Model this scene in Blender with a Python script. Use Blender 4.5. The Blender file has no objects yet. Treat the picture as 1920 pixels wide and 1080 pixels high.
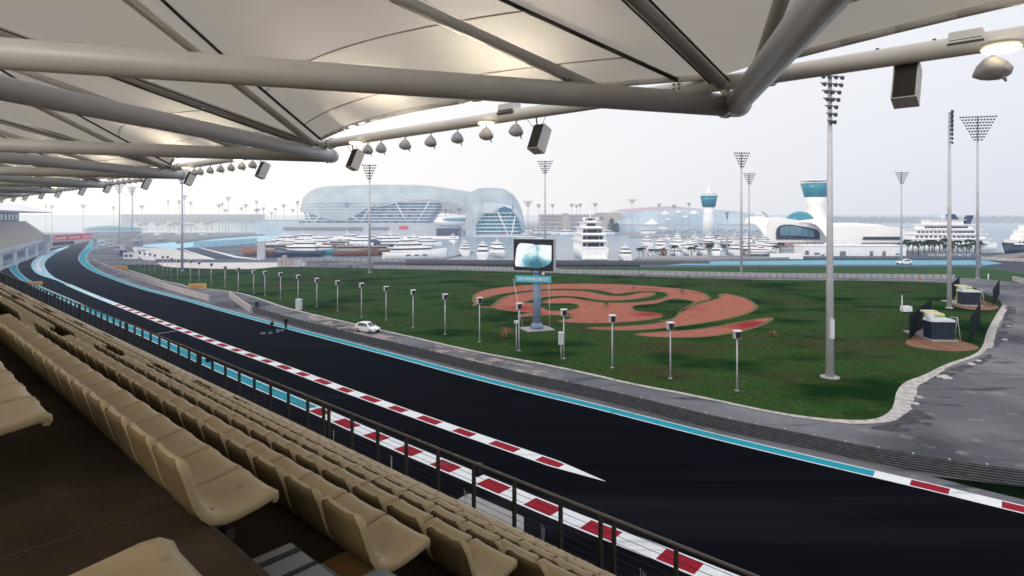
import bpy, bmesh, math, random
from mathutils import Vector, Matrix, noise
random.seed(7)
PI = math.pi
sc = bpy.context.scene
COL = sc.collection
H = 17.0          # eye height above the track
F = 1120.0        # focal length in photo pixels
HY = 405.0        # horizon row
TH = math.radians(47.45)
UX, UY = -math.sin(TH), math.cos(TH)     # along the grandstand, away to the left
VX, VY = math.cos(TH), math.sin(TH)      # across, towards the track

def G(px, py, z=0.0):
    t = (H - z) * F / (py - HY)
    return Vector((t * (px - 960) / F, t, z))
def GD(px, y, z=0.0):
    return Vector((y * (px - 960) / F, y, z))
def W(a, b, z):
    return Vector((UX * a + VX * b, UY * a + VY * b, H + z))
def ab_of(px, b):
    dx = (px - 960) / F
    return b * (UX * dx + UY) / (VX * dx + VY)
def zat(y, py):
    return H - (py - HY) * y / F

ORD = ['', 'first', 'second', 'third', 'fourth', 'fifth', 'sixth', 'seventh', 'eighth', 'ninth', 'tenth', 'eleventh', 'twelfth',
       'thirteenth', 'fourteenth', 'fifteenth', 'sixteenth', 'seventeenth', 'eighteenth', 'nineteenth', 'twentieth',
       'twenty-first', 'twenty-second', 'twenty-third', 'twenty-fourth', 'twenty-fifth', 'twenty-sixth', 'twenty-seventh',
       'twenty-eighth', 'twenty-ninth', 'thirtieth', 'thirty-first', 'thirty-second', 'thirty-third', 'thirty-fourth']

# ------------------------------------------------------------------ materials
def haze_group():  # distance haze painted into materials as emission, growing with distance from the origin
    g = bpy.data.node_groups.new('painted_haze', 'ShaderNodeTree')
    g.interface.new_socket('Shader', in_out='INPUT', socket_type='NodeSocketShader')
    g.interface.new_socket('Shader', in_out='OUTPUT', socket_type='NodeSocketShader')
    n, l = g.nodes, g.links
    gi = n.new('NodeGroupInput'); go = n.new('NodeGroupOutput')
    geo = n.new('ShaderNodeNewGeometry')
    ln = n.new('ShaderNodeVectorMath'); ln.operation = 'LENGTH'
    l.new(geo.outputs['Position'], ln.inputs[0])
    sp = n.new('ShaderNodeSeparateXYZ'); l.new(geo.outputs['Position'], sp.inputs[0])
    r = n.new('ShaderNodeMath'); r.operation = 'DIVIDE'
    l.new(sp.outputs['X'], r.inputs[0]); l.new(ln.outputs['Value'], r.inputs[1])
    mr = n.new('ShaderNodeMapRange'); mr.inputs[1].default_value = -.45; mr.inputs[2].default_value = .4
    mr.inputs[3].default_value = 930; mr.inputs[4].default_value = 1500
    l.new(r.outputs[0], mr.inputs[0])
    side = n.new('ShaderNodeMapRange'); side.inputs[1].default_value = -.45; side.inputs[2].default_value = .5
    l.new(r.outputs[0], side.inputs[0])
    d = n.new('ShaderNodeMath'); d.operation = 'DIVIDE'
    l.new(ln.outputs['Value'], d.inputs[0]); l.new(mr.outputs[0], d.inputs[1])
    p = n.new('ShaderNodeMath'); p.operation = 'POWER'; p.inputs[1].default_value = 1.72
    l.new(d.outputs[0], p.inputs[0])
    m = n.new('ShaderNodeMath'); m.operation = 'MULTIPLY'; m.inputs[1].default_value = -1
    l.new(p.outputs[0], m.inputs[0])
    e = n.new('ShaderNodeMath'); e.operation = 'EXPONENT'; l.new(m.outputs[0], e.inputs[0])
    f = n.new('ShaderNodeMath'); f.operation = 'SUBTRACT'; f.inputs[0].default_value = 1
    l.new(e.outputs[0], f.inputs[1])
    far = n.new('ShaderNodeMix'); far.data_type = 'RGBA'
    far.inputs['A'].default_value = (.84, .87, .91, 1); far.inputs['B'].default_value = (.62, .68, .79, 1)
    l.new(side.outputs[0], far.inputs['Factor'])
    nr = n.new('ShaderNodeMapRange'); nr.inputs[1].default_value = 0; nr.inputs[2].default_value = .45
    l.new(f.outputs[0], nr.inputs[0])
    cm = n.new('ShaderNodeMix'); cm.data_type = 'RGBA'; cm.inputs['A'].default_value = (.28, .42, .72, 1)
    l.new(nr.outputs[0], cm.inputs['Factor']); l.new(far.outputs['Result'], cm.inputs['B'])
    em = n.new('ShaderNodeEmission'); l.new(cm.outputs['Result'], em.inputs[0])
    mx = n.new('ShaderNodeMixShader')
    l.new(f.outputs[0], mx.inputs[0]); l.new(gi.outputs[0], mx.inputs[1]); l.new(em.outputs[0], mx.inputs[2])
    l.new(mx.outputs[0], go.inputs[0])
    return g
HAZE = haze_group()

def mat(name, c, rough=.7, spec=.3, metal=0.0, noise_s=None, c2=None, lo=.35, hi=.65, haze=True, detail=4, stretch=None,
        emit=None, estr=1.0, bump=0.0, bump_s=40, wave=None, trans=0.0, alpha=1.0, coords='pos'):
    m = bpy.data.materials.new(name); m.use_nodes = True
    n, l = m.node_tree.nodes, m.node_tree.links
    b = n['Principled BSDF']; out = n['Material Output']
    b.inputs['Base Color'].default_value = (*c, 1)
    b.inputs['Roughness'].default_value = rough
    b.inputs['Specular IOR Level'].default_value = spec
    b.inputs['Metallic'].default_value = metal
    if noise_s is None: noise_s, c2 = .8, tuple(min(1, v * .82) for v in c)
    geo = n.new('ShaderNodeNewGeometry')
    src = geo.outputs['Position']
    if coords == 'obj':
        tc = n.new('ShaderNodeTexCoord'); src = tc.outputs['Object']
    if stretch:
        mp = n.new('ShaderNodeMapping'); mp.inputs['Scale'].default_value = stretch[0]
        mp.inputs['Rotation'].default_value = (0, 0, stretch[1]); mp.vector_type = 'TEXTURE' if False else 'POINT'
        l.new(src, mp.inputs[0]); src = mp.outputs[0]
    t = n.new('ShaderNodeTexNoise'); t.inputs['Scale'].default_value = noise_s; t.inputs['Detail'].default_value = detail
    t.inputs['Roughness'].default_value = .62
    l.new(src, t.inputs['Vector'])
    mr = n.new('ShaderNodeMapRange'); mr.inputs[1].default_value = lo; mr.inputs[2].default_value = hi
    l.new(t.outputs['Fac'], mr.inputs[0])
    mx = n.new('ShaderNodeMix'); mx.data_type = 'RGBA'
    mx.inputs['A'].default_value = (*c, 1); mx.inputs['B'].default_value = (*(c2 or c), 1)
    l.new(mr.outputs[0], mx.inputs['Factor'])
    l.new(mx.outputs['Result'], b.inputs['Base Color'])
    m['mix'] = mx.name
    if bump:
        t2 = n.new('ShaderNodeTexNoise'); t2.inputs['Scale'].default_value = bump_s; t2.inputs['Detail'].default_value = 3
        l.new(geo.outputs['Position'], t2.inputs['Vector'])
        bp = n.new('ShaderNodeBump'); bp.inputs['Strength'].default_value = bump; bp.inputs['Distance'].default_value = .02
        l.new(t2.outputs['Fac'], bp.inputs['Height']); l.new(bp.outputs[0], b.inputs['Normal'])
    if emit:
        b.inputs['Emission Color'].default_value = (*emit, 1); b.inputs['Emission Strength'].default_value = estr
    last = b.outputs[0]
    if trans:
        tr = n.new('ShaderNodeBsdfTranslucent'); tr.inputs[0].default_value = (*c, 1)
        ms = n.new('ShaderNodeMixShader'); ms.inputs[0].default_value = trans
        l.new(last, ms.inputs[1]); l.new(tr.outputs[0], ms.inputs[2]); last = ms.outputs[0]
    if alpha < 1:
        tp = n.new('ShaderNodeBsdfTransparent'); ms = n.new('ShaderNodeMixShader'); ms.inputs[0].default_value = alpha
        l.new(tp.outputs[0], ms.inputs[1]); l.new(last, ms.inputs[2]); last = ms.outputs[0]
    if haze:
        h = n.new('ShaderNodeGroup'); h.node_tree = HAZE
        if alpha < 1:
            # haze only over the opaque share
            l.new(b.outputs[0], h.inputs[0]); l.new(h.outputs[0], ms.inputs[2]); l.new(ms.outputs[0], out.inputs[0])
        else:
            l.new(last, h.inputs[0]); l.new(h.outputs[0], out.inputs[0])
    else:
        l.new(last, out.inputs[0])
    return m

def add_layer(m, c, scale, lo, hi, stretch=None, detail=3, seed=0):
    """second colour layer on top of a material's base colour"""
    n, l = m.node_tree.nodes, m.node_tree.links
    prev = n[m['mix']]
    b = n['Principled BSDF']
    geo = n.new('ShaderNodeNewGeometry'); src = geo.outputs['Position']
    mp = n.new('ShaderNodeMapping'); mp.inputs['Location'].default_value = (seed * 13.7, seed * 7.1, 0)
    if stretch:
        mp.inputs['Scale'].default_value = stretch[0]; mp.inputs['Rotation'].default_value = (0, 0, stretch[1])
    l.new(src, mp.inputs[0])
    t = n.new('ShaderNodeTexNoise'); t.inputs['Scale'].default_value = scale; t.inputs['Detail'].default_value = detail
    l.new(mp.outputs[0], t.inputs['Vector'])
    mr = n.new('ShaderNodeMapRange'); mr.inputs[1].default_value = lo; mr.inputs[2].default_value = hi
    l.new(t.outputs['Fac'], mr.inputs[0])
    mx = n.new('ShaderNodeMix'); mx.data_type = 'RGBA'; mx.inputs['B'].default_value = (*c, 1)
    l.new(prev.outputs['Result'], mx.inputs['A']); l.new(mr.outputs[0], mx.inputs['Factor'])
    l.new(mx.outputs['Result'], b.inputs['Base Color'])
    m['mix'] = mx.name

ALONG = -math.atan2(UY, UX)     # rotate so that x runs along the straight
M = {}
M['ground'] = mat('weathered_grey_asphalt', (.105, .107, .122), .9, .1, noise_s=.06, c2=(.175, .175, .195), lo=.40, hi=.62, detail=9)
add_layer(M['ground'], (.06, .062, .074), .05, .55, .66, seed=3, detail=9)
add_layer(M['ground'], (.05, .052, .062), .35, .56, .68, stretch=((.4, 1.6, 1), .3), seed=21, detail=8)
add_layer(M['ground'], (.22, .215, .22), .5, .6, .75, seed=5, detail=6)
M['track'] = mat('race_asphalt', (.0034, .0036, .0068), .9, .02, noise_s=.5, c2=(.0020, .0022, .0045), detail=6, stretch=((.15, 1.2, 1), ALONG), bump=.3, bump_s=14)
add_layer(M['track'], (.0012, .0013, .003), .9, .5, .7, stretch=((.02, .9, 1), ALONG), seed=14, detail=4)
add_layer(M['track'], (.013, .013, .018), .22, .56, .8, stretch=((.06, 1, 1), ALONG), seed=2, detail=5)
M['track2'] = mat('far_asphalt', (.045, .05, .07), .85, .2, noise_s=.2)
M['white'] = mat('white_road_paint', (.78, .80, .82), .6, .3, noise_s=3, c2=(.66, .69, .72), detail=6)
M['red'] = mat('red_road_paint', (.30, .010, .024), .8, .08, noise_s=3, c2=(.24, .012, .026), detail=6)
M['cyan'] = mat('cyan_road_paint', (.018, .30, .40), .8, .08, noise_s=2, c2=(.022, .26, .34), detail=6)
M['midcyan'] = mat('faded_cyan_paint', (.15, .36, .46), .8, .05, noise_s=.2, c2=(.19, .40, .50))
M['blotch'] = mat('dark_asphalt', (.062, .064, .078), .7, .25, noise_s=.4, c2=(.030, .032, .042), detail=6)  # darker asphalt tone, cut into blotches by noise
for k_ in ('white', 'red', 'cyan'): add_layer(M[k_], (.10, .10, .11), .5, .56, .86, stretch=((.12, 2.4, 1), ALONG), seed=3 + len(k_), detail=7)
M['dust'] = mat('pale_dust', (.34, .28, .27), .95, .05, noise_s=.5, c2=(.27, .23, .23), detail=8)
for _k in ('blotch', 'dust'):
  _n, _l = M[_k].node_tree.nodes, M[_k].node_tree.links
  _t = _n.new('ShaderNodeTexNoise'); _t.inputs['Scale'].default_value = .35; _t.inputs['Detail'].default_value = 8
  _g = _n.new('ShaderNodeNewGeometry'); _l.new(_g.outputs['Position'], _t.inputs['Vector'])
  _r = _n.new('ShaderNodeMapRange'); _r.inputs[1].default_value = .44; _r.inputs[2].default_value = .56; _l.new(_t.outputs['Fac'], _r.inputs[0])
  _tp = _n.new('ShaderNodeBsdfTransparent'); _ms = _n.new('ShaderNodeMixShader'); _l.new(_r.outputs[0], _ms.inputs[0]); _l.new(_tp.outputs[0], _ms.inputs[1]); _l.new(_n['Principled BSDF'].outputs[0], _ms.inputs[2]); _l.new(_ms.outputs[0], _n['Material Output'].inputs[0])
M['palecyan'] = mat('pale_cyan_paint', (.42, .66, .76), .7, .2, noise_s=.3, c2=(.30, .56, .68))
M['grass'] = mat('lawn_grass', (.024, .068, .016), 1, 0, noise_s=.35, c2=(.038, .058, .022), lo=.38, hi=.62, detail=10, bump=.8, bump_s=2.5)
add_layer(M['grass'], (.045, .042, .020), .045, .52, .66, stretch=((1, 1.7, 1), .12), seed=4, detail=9)
add_layer(M['grass'], (.060, .080, .028), 1.4, .52, .72, stretch=((1, 1.5, 1), 0), seed=12, detail=8)
add_layer(M['grass'], (.007, .026, .006), .07, .50, .66, stretch=((1, 1.5, 1), -.1), seed=9, detail=9)
add_layer(M['grass'], (.008, .018, .007), 2.4, .54, .72, seed=15, detail=6)
M['darkgrass'] = mat('dark_verge_grass', (.002, .007, .002), 1, 0, noise_s=.6, c2=(.004, .010, .003))
M['farm_grass'] = mat('strip_grass', (.03, .085, .02), .95, .1, noise_s=.1, c2=(.02, .06, .02))
M['stones'] = mat('pale_kerb_stones', (.48, .45, .43), .9, .2, noise_s=1.3, c2=(.30, .28, .27), lo=.45, hi=.6, detail=6)
M['redgravel'] = mat('red_crushed_stone', (.345, .125, .093), 1, 0, noise_s=.5, c2=(.285, .103, .077), detail=10, bump=.5, bump_s=10)
add_layer(M['redgravel'], (.36, .16, .12), 1.3, .5, .75, seed=2, detail=8)
add_layer(M['redgravel'], (.20, .075, .05), .12, .58, .72, seed=7, detail=9)
add_layer(M['redgravel'], (.26, .03, .035), .03, .64, .70, seed=11)
M['tanedge'] = mat('tan_earth', (.16, .12, .06), .95, .1, noise_s=.8, c2=(.10, .09, .04))
M['hazedground'] = mat('hazed_far_ground', (.62, .64, .68), .9, .1, noise_s=.02, c2=(.50, .53, .58))  # pale tone paints the whitish haze over the far ground
M['sand'] = mat('pale_sand_fill', (.66, .62, .60), .95, .1, noise_s=.15, c2=(.56, .53, .52))
M['brown'] = mat('brown_earth', (.17, .085, .05), .95, .1, noise_s=.5, c2=(.22, .13, .09))
M['concrete'] = mat('pale_concrete', (.36, .35, .35), .85, .2, noise_s=1.2, c2=(.27, .265, .27), detail=6)
M['pinkwall'] = mat('pinkish_concrete_wall', (.42, .36, .36), .85, .2, noise_s=.6, c2=(.34, .31, .32), detail=6)
M['rail'] = mat('galvanised_barrier', (.15, .15, .16), .6, .4, .3, noise_s=2, c2=(.10, .10, .11))
M['backrail'] = mat('barrier_dark_backing', (.05, .05, .055), .8, .2)  # even dark grey backing colour
M['steelw'] = mat('white_painted_steel', (.60, .565, .51), .42, .45, noise_s=.9, c2=(.52, .49, .45), lo=.3, hi=.7, detail=5)
add_layer(M['steelw'], (.50, .44, .35), .25, .55, .75, seed=5, detail=6)
M['steelb'] = mat('blue_grey_painted_steel', (.62, .62, .63), .32, .55, noise_s=.7, c2=(.54, .55, .57), detail=5)
M['cable'] = mat('dark_steel_cable', (.035, .025, .02), .6, .4)
M['bolt'] = mat('dark_bolt', (.03, .03, .03), .5, .5)
M['wrap'] = mat('grey_plastic_wrap', (.62, .60, .60), .5, .5, noise_s=5, c2=(.42, .41, .41), detail=4, trans=.3)
M['spk'] = mat('grey_speaker_body', (.66, .63, .60), .6, .3)
M['spkfront'] = mat('dark_speaker_grille', (.035, .03, .025), .8, .2)
M['lamp'] = mat('lit_warm_lamp', (1, .9, .7), .5, .2, emit=(1, .86, .58), estr=3.2, haze=False)
M['seat'] = mat('tan_plastic', (.46, .35, .20), .42, .4, noise_s=1.4, c2=(.42, .315, .17), detail=5, haze=False)
add_layer(M['seat'], (.30, .225, .13), 9, .60, .75, seed=3, detail=5)
add_layer(M['seat'], (.45, .34, .19), 2.3, .58, .8, seed=8, detail=6)
M['seatback'] = mat('shaded_dirty_plastic_underside', (.20, .14, .068), .6, .25, noise_s=2, c2=(.16, .11, .05), haze=False)  # shade and dirt on seat backs and undersides put into the colour
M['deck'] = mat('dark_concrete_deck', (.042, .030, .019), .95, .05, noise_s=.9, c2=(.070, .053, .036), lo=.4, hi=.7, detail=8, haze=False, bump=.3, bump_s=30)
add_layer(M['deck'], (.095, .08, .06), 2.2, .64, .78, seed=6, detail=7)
M['stair'] = mat('grey_stair_concrete', (.30, .31, .33), .9, .1, noise_s=4, c2=(.22, .23, .25), detail=7, haze=False)
M['rust'] = mat('orange_brown_nosing', (.20, .10, .035), .8, .2, noise_s=5, c2=(.14, .08, .03), haze=False)
M['railing'] = mat('brown_grey_handrail', (.17, .145, .115), .45, .5, .2, noise_s=3, c2=(.12, .105, .085), haze=False)
M['post'] = mat('dark_rail_post', (.05, .045, .04), .5, .5, .2, noise_s=3, c2=(.03, .028, .025), haze=False)
M['mast'] = mat('galvanised_mast', (.50, .50, .53), .5, .4, .1, noise_s=.8, c2=(.40, .40, .43), detail=5)
M['lampdark'] = mat('dark_floodlight', (.05, .055, .08), .5, .4)
M['black'] = mat('black_plastic', (.012, .013, .018), .5, .4)
M['bluecol'] = mat('blue_grey_column', (.17, .23, .33), .5, .4, noise_s=1, c2=(.14, .19, .28))
M['cyansign'] = mat('cyan_sign_board', (.10, .42, .55), .5, .3)
M['cream'] = mat('warm_white_render', (.90, .88, .85), .8, .2, noise_s=.05, c2=(.84, .82, .80))
M['boatwhite'] = mat('white_gelcoat', (.90, .89, .88), .35, .5, noise_s=.3, c2=(.80, .80, .81))
M['boatglass'] = mat('dark_tinted_glass', (.04, .05, .07), .15, .6)
M['boatteal'] = mat('teal_hull_paint', (.05, .32, .38), .4, .5)
M['boatwood'] = mat('varnished_wood_hull', (.22, .10, .06), .5, .4, noise_s=.5, c2=(.14, .07, .05))
M['boatnavy'] = mat('navy_hull_paint', (.025, .04, .08), .3, .5)
M['grey'] = mat('light_grey_cladding', (.50, .52, .55), .7, .3, noise_s=.1, c2=(.42, .44, .48))
M['dgrey'] = mat('slate_cladding', (.17, .20, .25), .7, .3, noise_s=.1, c2=(.13, .16, .21))
M['glass'] = mat('blue_tinted_glazing', (.10, .19, .26), .2, .6, noise_s=.15, c2=(.16, .27, .34))
M['tealglass'] = mat('teal_glazing', (.02, .20, .27), .2, .6, noise_s=.2, c2=(.03, .25, .32))
M['slate_blue'] = mat('blue_roof_sheet', (.46, .53, .58), .7, .2, noise_s=.03, c2=(.34, .43, .50), lo=.4, hi=.6)
M['pinkroof'] = mat('faded_red_roof', (.55, .20, .22), .7, .3)
M['beige'] = mat('beige_render', (.48, .42, .36), .85, .2, noise_s=.05, c2=(.42, .37, .33))
M['yellow'] = mat('ochre_yellow_board', (.50, .30, .06), .6, .3, noise_s=1, c2=(.42, .26, .07))
M['redtext'] = mat('red_lettering', (.55, .02, .03), .6, .3)
M['redsign'] = mat('bright_red_sign', (.70, .03, .06), .5, .3)
M['whitetext'] = mat('white_lettering', (.92, .92, .92), .5, .3)
M['water'] = mat('harbour_water', (.20, .27, .33), .25, .5, noise_s=.05, c2=(.17, .24, .30), bump=.5, bump_s=.4)
M['palm'] = mat('palm_fronds', (.05, .075, .03), .8, .2, noise_s=2, c2=(.03, .05, .02))
M['seam'] = mat('welded_seam', (.40, .33, .26), .8, .1, noise_s=.6, c2=(.28, .22, .16), haze=False)
M['trunk'] = mat('palm_trunk', (.14, .11, .08), .9, .1, noise_s=3, c2=(.09, .07, .05))
M['bush'] = mat('shrub_leaves', (.025, .055, .015), .8, .2, noise_s=3, c2=(.015, .035, .012))
M['drybush'] = mat('orange_dry_leaves', (.26, .10, .035), .8, .2, noise_s=3, c2=(.16, .07, .03))
M['trees'] = mat('distant_tree_foliage', (.05, .08, .07), .9, .1, noise_s=.06, c2=(.03, .05, .05))
M['carwhite'] = mat('white_car_paint', (.82, .84, .86), .25, .6)
M['tyre'] = mat('tyre_rubber', (.012, .012, .014), .8, .2)
M['chrome'] = mat('alloy_rim', (.5, .5, .52), .3, .5, .8)
M['headlight'] = mat('headlight_glass', (.6, .62, .65), .15, .6)
M['skin'] = mat('skin', (.22, .12, .08), .6, .3)
M['clothes'] = mat('dark_blue_clothing', (.012, .014, .025), .9, .1)
M['hair'] = mat('black_hair', (.01, .008, .007), .6, .3)
M['greenbox'] = mat('yellow_green_cabinet', (.32, .40, .12), .6, .3, noise_s=1.5, c2=(.22, .30, .09))
M['creambox'] = mat('cream_cabinet_roof', (.60, .56, .38), .7, .3, noise_s=1.5, c2=(.50, .48, .34))
M['darkblue'] = mat('dark_blue_container', (.014, .022, .045), .5, .4)
M['netting'] = mat('dark_green_netting', (.008, .016, .018), .9, .1)
M['roofing'] = mat('crinkled_white_sheet', (.60, .62, .66), .8, .2, noise_s=3, c2=(.45, .47, .52), bump=.8, bump_s=5)
M['crowd'] = mat('crowd_clothes', (.35, .12, .14), .9, .1, noise_s=1.2, c2=(.30, .29, .32), lo=.45, hi=.55)

# membrane roof: glows from the sky above and the uplights and added spots below
def membrane():
    m = bpy.data.materials.new('pvc_membrane'); m.use_nodes = True
    n, l = m.node_tree.nodes, m.node_tree.links
    n.remove(n['Principled BSDF'])
    geo = n.new('ShaderNodeNewGeometry')
    t = n.new('ShaderNodeTexNoise'); t.inputs['Scale'].default_value = .35; t.inputs['Detail'].default_value = 5
    l.new(geo.outputs['Position'], t.inputs['Vector'])
    mx = n.new('ShaderNodeMix'); mx.data_type = 'RGBA'
    mx.inputs['A'].default_value = (.60, .575, .53, 1); mx.inputs['B'].default_value = (.51, .48, .43, 1)
    l.new(t.outputs['Fac'], mx.inputs['Factor'])
    d = n.new('ShaderNodeBsdfDiffuse'); tr = n.new('ShaderNodeBsdfTranslucent')
    l.new(mx.outputs['Result'], d.inputs[0])
    tr.inputs[0].default_value = (.65, .60, .53, 1)
    ms = n.new('ShaderNodeMixShader'); ms.inputs[0].default_value = .37
    l.new(d.outputs[0], ms.inputs[1]); l.new(tr.outputs[0], ms.inputs[2])
    l.new(ms.outputs[0], n['Material Output'].inputs[0])
    return m
M['membrane'] = membrane()

# ------------------------------------------------------------------ mesh builder
class MB:
    def __init__(s): s.v = []; s.f = []; s.mi = []; s.sm = []
    def face(s, pts, mi=0, smooth=False):
        i = len(s.v); s.v += [tuple(p) for p in pts]; s.f.append(tuple(range(i, i + len(pts)))); s.mi.append(mi); s.sm.append(smooth)
    def box(s, c, size, rz=0.0, mi=0, taper=1.0, ax=None):
        sx, sy, sz = (v / 2 for v in size); cx, cy, cz = c
        pts = []
        for z, k in ((-sz, 1.0), (sz, taper)):
            for x, y in ((-sx, -sy), (sx, -sy), (sx, sy), (-sx, sy)):
                p = Vector((x * k, y * k, z))
                if ax is not None: p = ax @ p
                else:
                    c_, s_ = math.cos(rz), math.sin(rz); p = Vector((p.x * c_ - p.y * s_, p.x * s_ + p.y * c_, p.z))
                pts.append((p.x + cx, p.y + cy, p.z + cz))
        i = len(s.v); s.v += pts
        for q in ((0, 3, 2, 1), (4, 5, 6, 7), (0, 1, 5, 4), (1, 2, 6, 5), (2, 3, 7, 6), (3, 0, 4, 7)):
            s.f.append(tuple(i + k for k in q)); s.mi.append(mi); s.sm.append(False)
    def tube(s, p0, p1, r0, r1=None, n=8, mi=0, cap=True, smooth=True):
        r1 = r0 if r1 is None else r1
        p0, p1 = Vector(p0), Vector(p1); d = (p1 - p0)
        if d.length < 1e-6: return
        d.normalize(); u = d.orthogonal().normalized(); w = d.cross(u)
        i = len(s.v)
        for p, r in ((p0, r0), (p1, r1)):
            for k in range(n):
                a = 2 * PI * k / n; s.v.append(tuple(p + (u * math.cos(a) + w * math.sin(a)) * r))
        for k in range(n):
            k2 = (k + 1) % n
            s.f.append((i + k, i + k2, i + n + k2, i + n + k)); s.mi.append(mi); s.sm.append(smooth)
        if cap:
            s.f.append(tuple(i + k for k in reversed(range(n)))); s.mi.append(mi); s.sm.append(False)
            s.f.append(tuple(i + n + k for k in range(n))); s.mi.append(mi); s.sm.append(False)
    def path(s, pts, r, n=8, mi=0):
        for a, b in zip(pts, pts[1:]): s.tube(a, b, r, r, n, mi)
    def lathe(s, prof, c=(0, 0, 0), n=16, mi=0, ax=None, cap=True):
        i = len(s.v)
        for r, z in prof:
            for k in range(n):
                a = 2 * PI * k / n; p = Vector((r * math.cos(a), r * math.sin(a), z))
                if ax is not None: p = ax @ p
                s.v.append((p.x + c[0], p.y + c[1], p.z + c[2]))
        for j in range(len(prof) - 1):
            for k in range(n):
                k2 = (k + 1) % n
                s.f.append((i + j * n + k, i + j * n + k2, i + (j + 1) * n + k2, i + (j + 1) * n + k)); s.mi.append(mi); s.sm.append(True)
        if cap:
            s.f.append(tuple(i + k for k in reversed(range(n)))); s.mi.append(mi); s.sm.append(False)
            j = len(prof) - 1
            s.f.append(tuple(i + j * n + k for k in range(n))); s.mi.append(mi); s.sm.append(False)
    def prism(s, poly, z0, z1, mi=0, poly2=None, mi_side=None, smooth=False, cap=True):
        p2 = poly2 or poly; n = len(poly); i = len(s.v)
        s.v += [(p[0], p[1], z0 if len(p) < 3 else p[2]) for p in poly]
        s.v += [(p[0], p[1], z1 if len(p) < 3 else p[2]) for p in p2]
        for k in range(n):
            k2 = (k + 1) % n
            s.f.append((i + k, i + k2, i + n + k2, i + n + k)); s.mi.append(mi if mi_side is None else mi_side); s.sm.append(smooth)
        if cap:
            s.f.append(tuple(i + k for k in reversed(range(n)))); s.mi.append(mi); s.sm.append(False)
            s.f.append(tuple(i + n + k for k in range(n))); s.mi.append(mi); s.sm.append(False)
    def grid(s, rows, mi=0, smooth=True, close=False):
        i = len(s.v); nc = len(rows[0])
        for r in rows: s.v += [tuple(p) for p in r]
        for j in range(len(rows) - 1):
            for k in range(nc if close else nc - 1):
                k2 = (k + 1) % nc
                s.f.append((i + j * nc + k, i + j * nc + k2, i + (j + 1) * nc + k2, i + (j + 1) * nc + k)); s.mi.append(mi); s.sm.append(smooth)
    def mesh(s, name, mats):
        me = bpy.data.meshes.new(name); me.from_pydata(s.v, [], s.f)
        for m in (mats if isinstance(mats, (list, tuple)) else [mats]): me.materials.append(m)
        for p, mi, sm in zip(me.polygons, s.mi, s.sm): p.material_index = mi; p.use_smooth = sm
        me.validate(); me.update()
        return me
    def build(s, name, mats, parent=None):
        return obj(name, s.mesh(name, mats), parent)

def obj(name, me, parent=None):
    o = bpy.data.objects.new(name, me); COL.objects.link(o)
    if parent is not None:
        o.parent = parent
    return o
def tag(o, label=None, cat=None, group=None, kind=None):
    if label: o['label'] = label
    if cat: o['category'] = cat
    if group: o['group'] = group
    if kind: o['kind'] = kind
    return o
def empty(name, loc=(0, 0, 0), rz=0.0, label=None, cat=None, group=None):
    o = bpy.data.objects.new(name, None); COL.objects.link(o)
    o.location = loc; o.rotation_euler = (0, 0, rz); o.empty_display_size = .3
    return tag(o, label, cat, group)
def dup(o, parent=None, **kw):
    c = o.copy(); COL.objects.link(c); c.parent = parent
    for ch in list(KIDS.get(o.name, [])): dup(ch, c)
    return c
KIDS = {}
def reg(root):
    """remember the children of a prototype before copying it"""
    def rec(o):
        KIDS[o.name] = [c for c in COL.objects if c.parent == o]
        for c in KIDS[o.name]: rec(c)
    rec(root); return root
def place(proto, first, loc, rz=0.0, scale=None, label=None, cat=None, group=None):
    o = proto if first else dup(proto)
    o.location = loc; o.rotation_euler = (0, 0, rz)
    if scale is not None: o.scale = scale if isinstance(scale, tuple) else (scale,) * 3
    return tag(o, label, cat, group)
def struct(name, mb, mats):
    return tag(mb.build(name, mats), kind='structure')

def chaikin(p, it=2, closed=False):
    for _ in range(it):
        q = []
        n = len(p)
        rng = range(n) if closed else range(n - 1)
        if not closed: q.append(p[0])
        for i in rng:
            a, b = p[i], p[(i + 1) % n]
            q.append(a.lerp(b, .25)); q.append(a.lerp(b, .75))
        if not closed: q.append(p[-1])
        p = q
    return p
def resample(p, step):
    out = [p[0].copy()]; s = [0.0]; acc = 0.0; tot = 0.0
    for a, b in zip(p, p[1:]):
        L = (b - a).length
        while acc + L >= step and L > 1e-9:
            t = (step - acc) / L; a = a.lerp(b, t); L = (b - a).length; acc = 0.0
            tot += step; out.append(a.copy()); s.append(tot)
        acc += L
    return out, s
def offset_pt(p, i, d):
    a = p[max(0, i - 1)]; b = p[min(len(p) - 1, i + 1)]
    t = (b - a); t.z = 0; t.normalize()
    return Vector((p[i].x + t.y * d, p[i].y - t.x * d, p[i].z))
def flat(poly, z):
    return [(p[0], p[1], z) for p in poly]
def sheet(name, poly, z, m):
    """ground sheet from a polygon outline, triangulated"""
    bm = bmesh.new()
    vs = [bm.verts.new((p[0], p[1], z)) for p in poly]
    f = bm.faces.new(vs); bmesh.ops.triangulate(bm, faces=[f])
    bm.normal_update()
    for f in bm.faces:
        if f.normal.z < 0: f.normal_flip()
    me = bpy.data.meshes.new(name); bm.to_mesh(me); bm.free(); me.materials.append(m)
    return me

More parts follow.
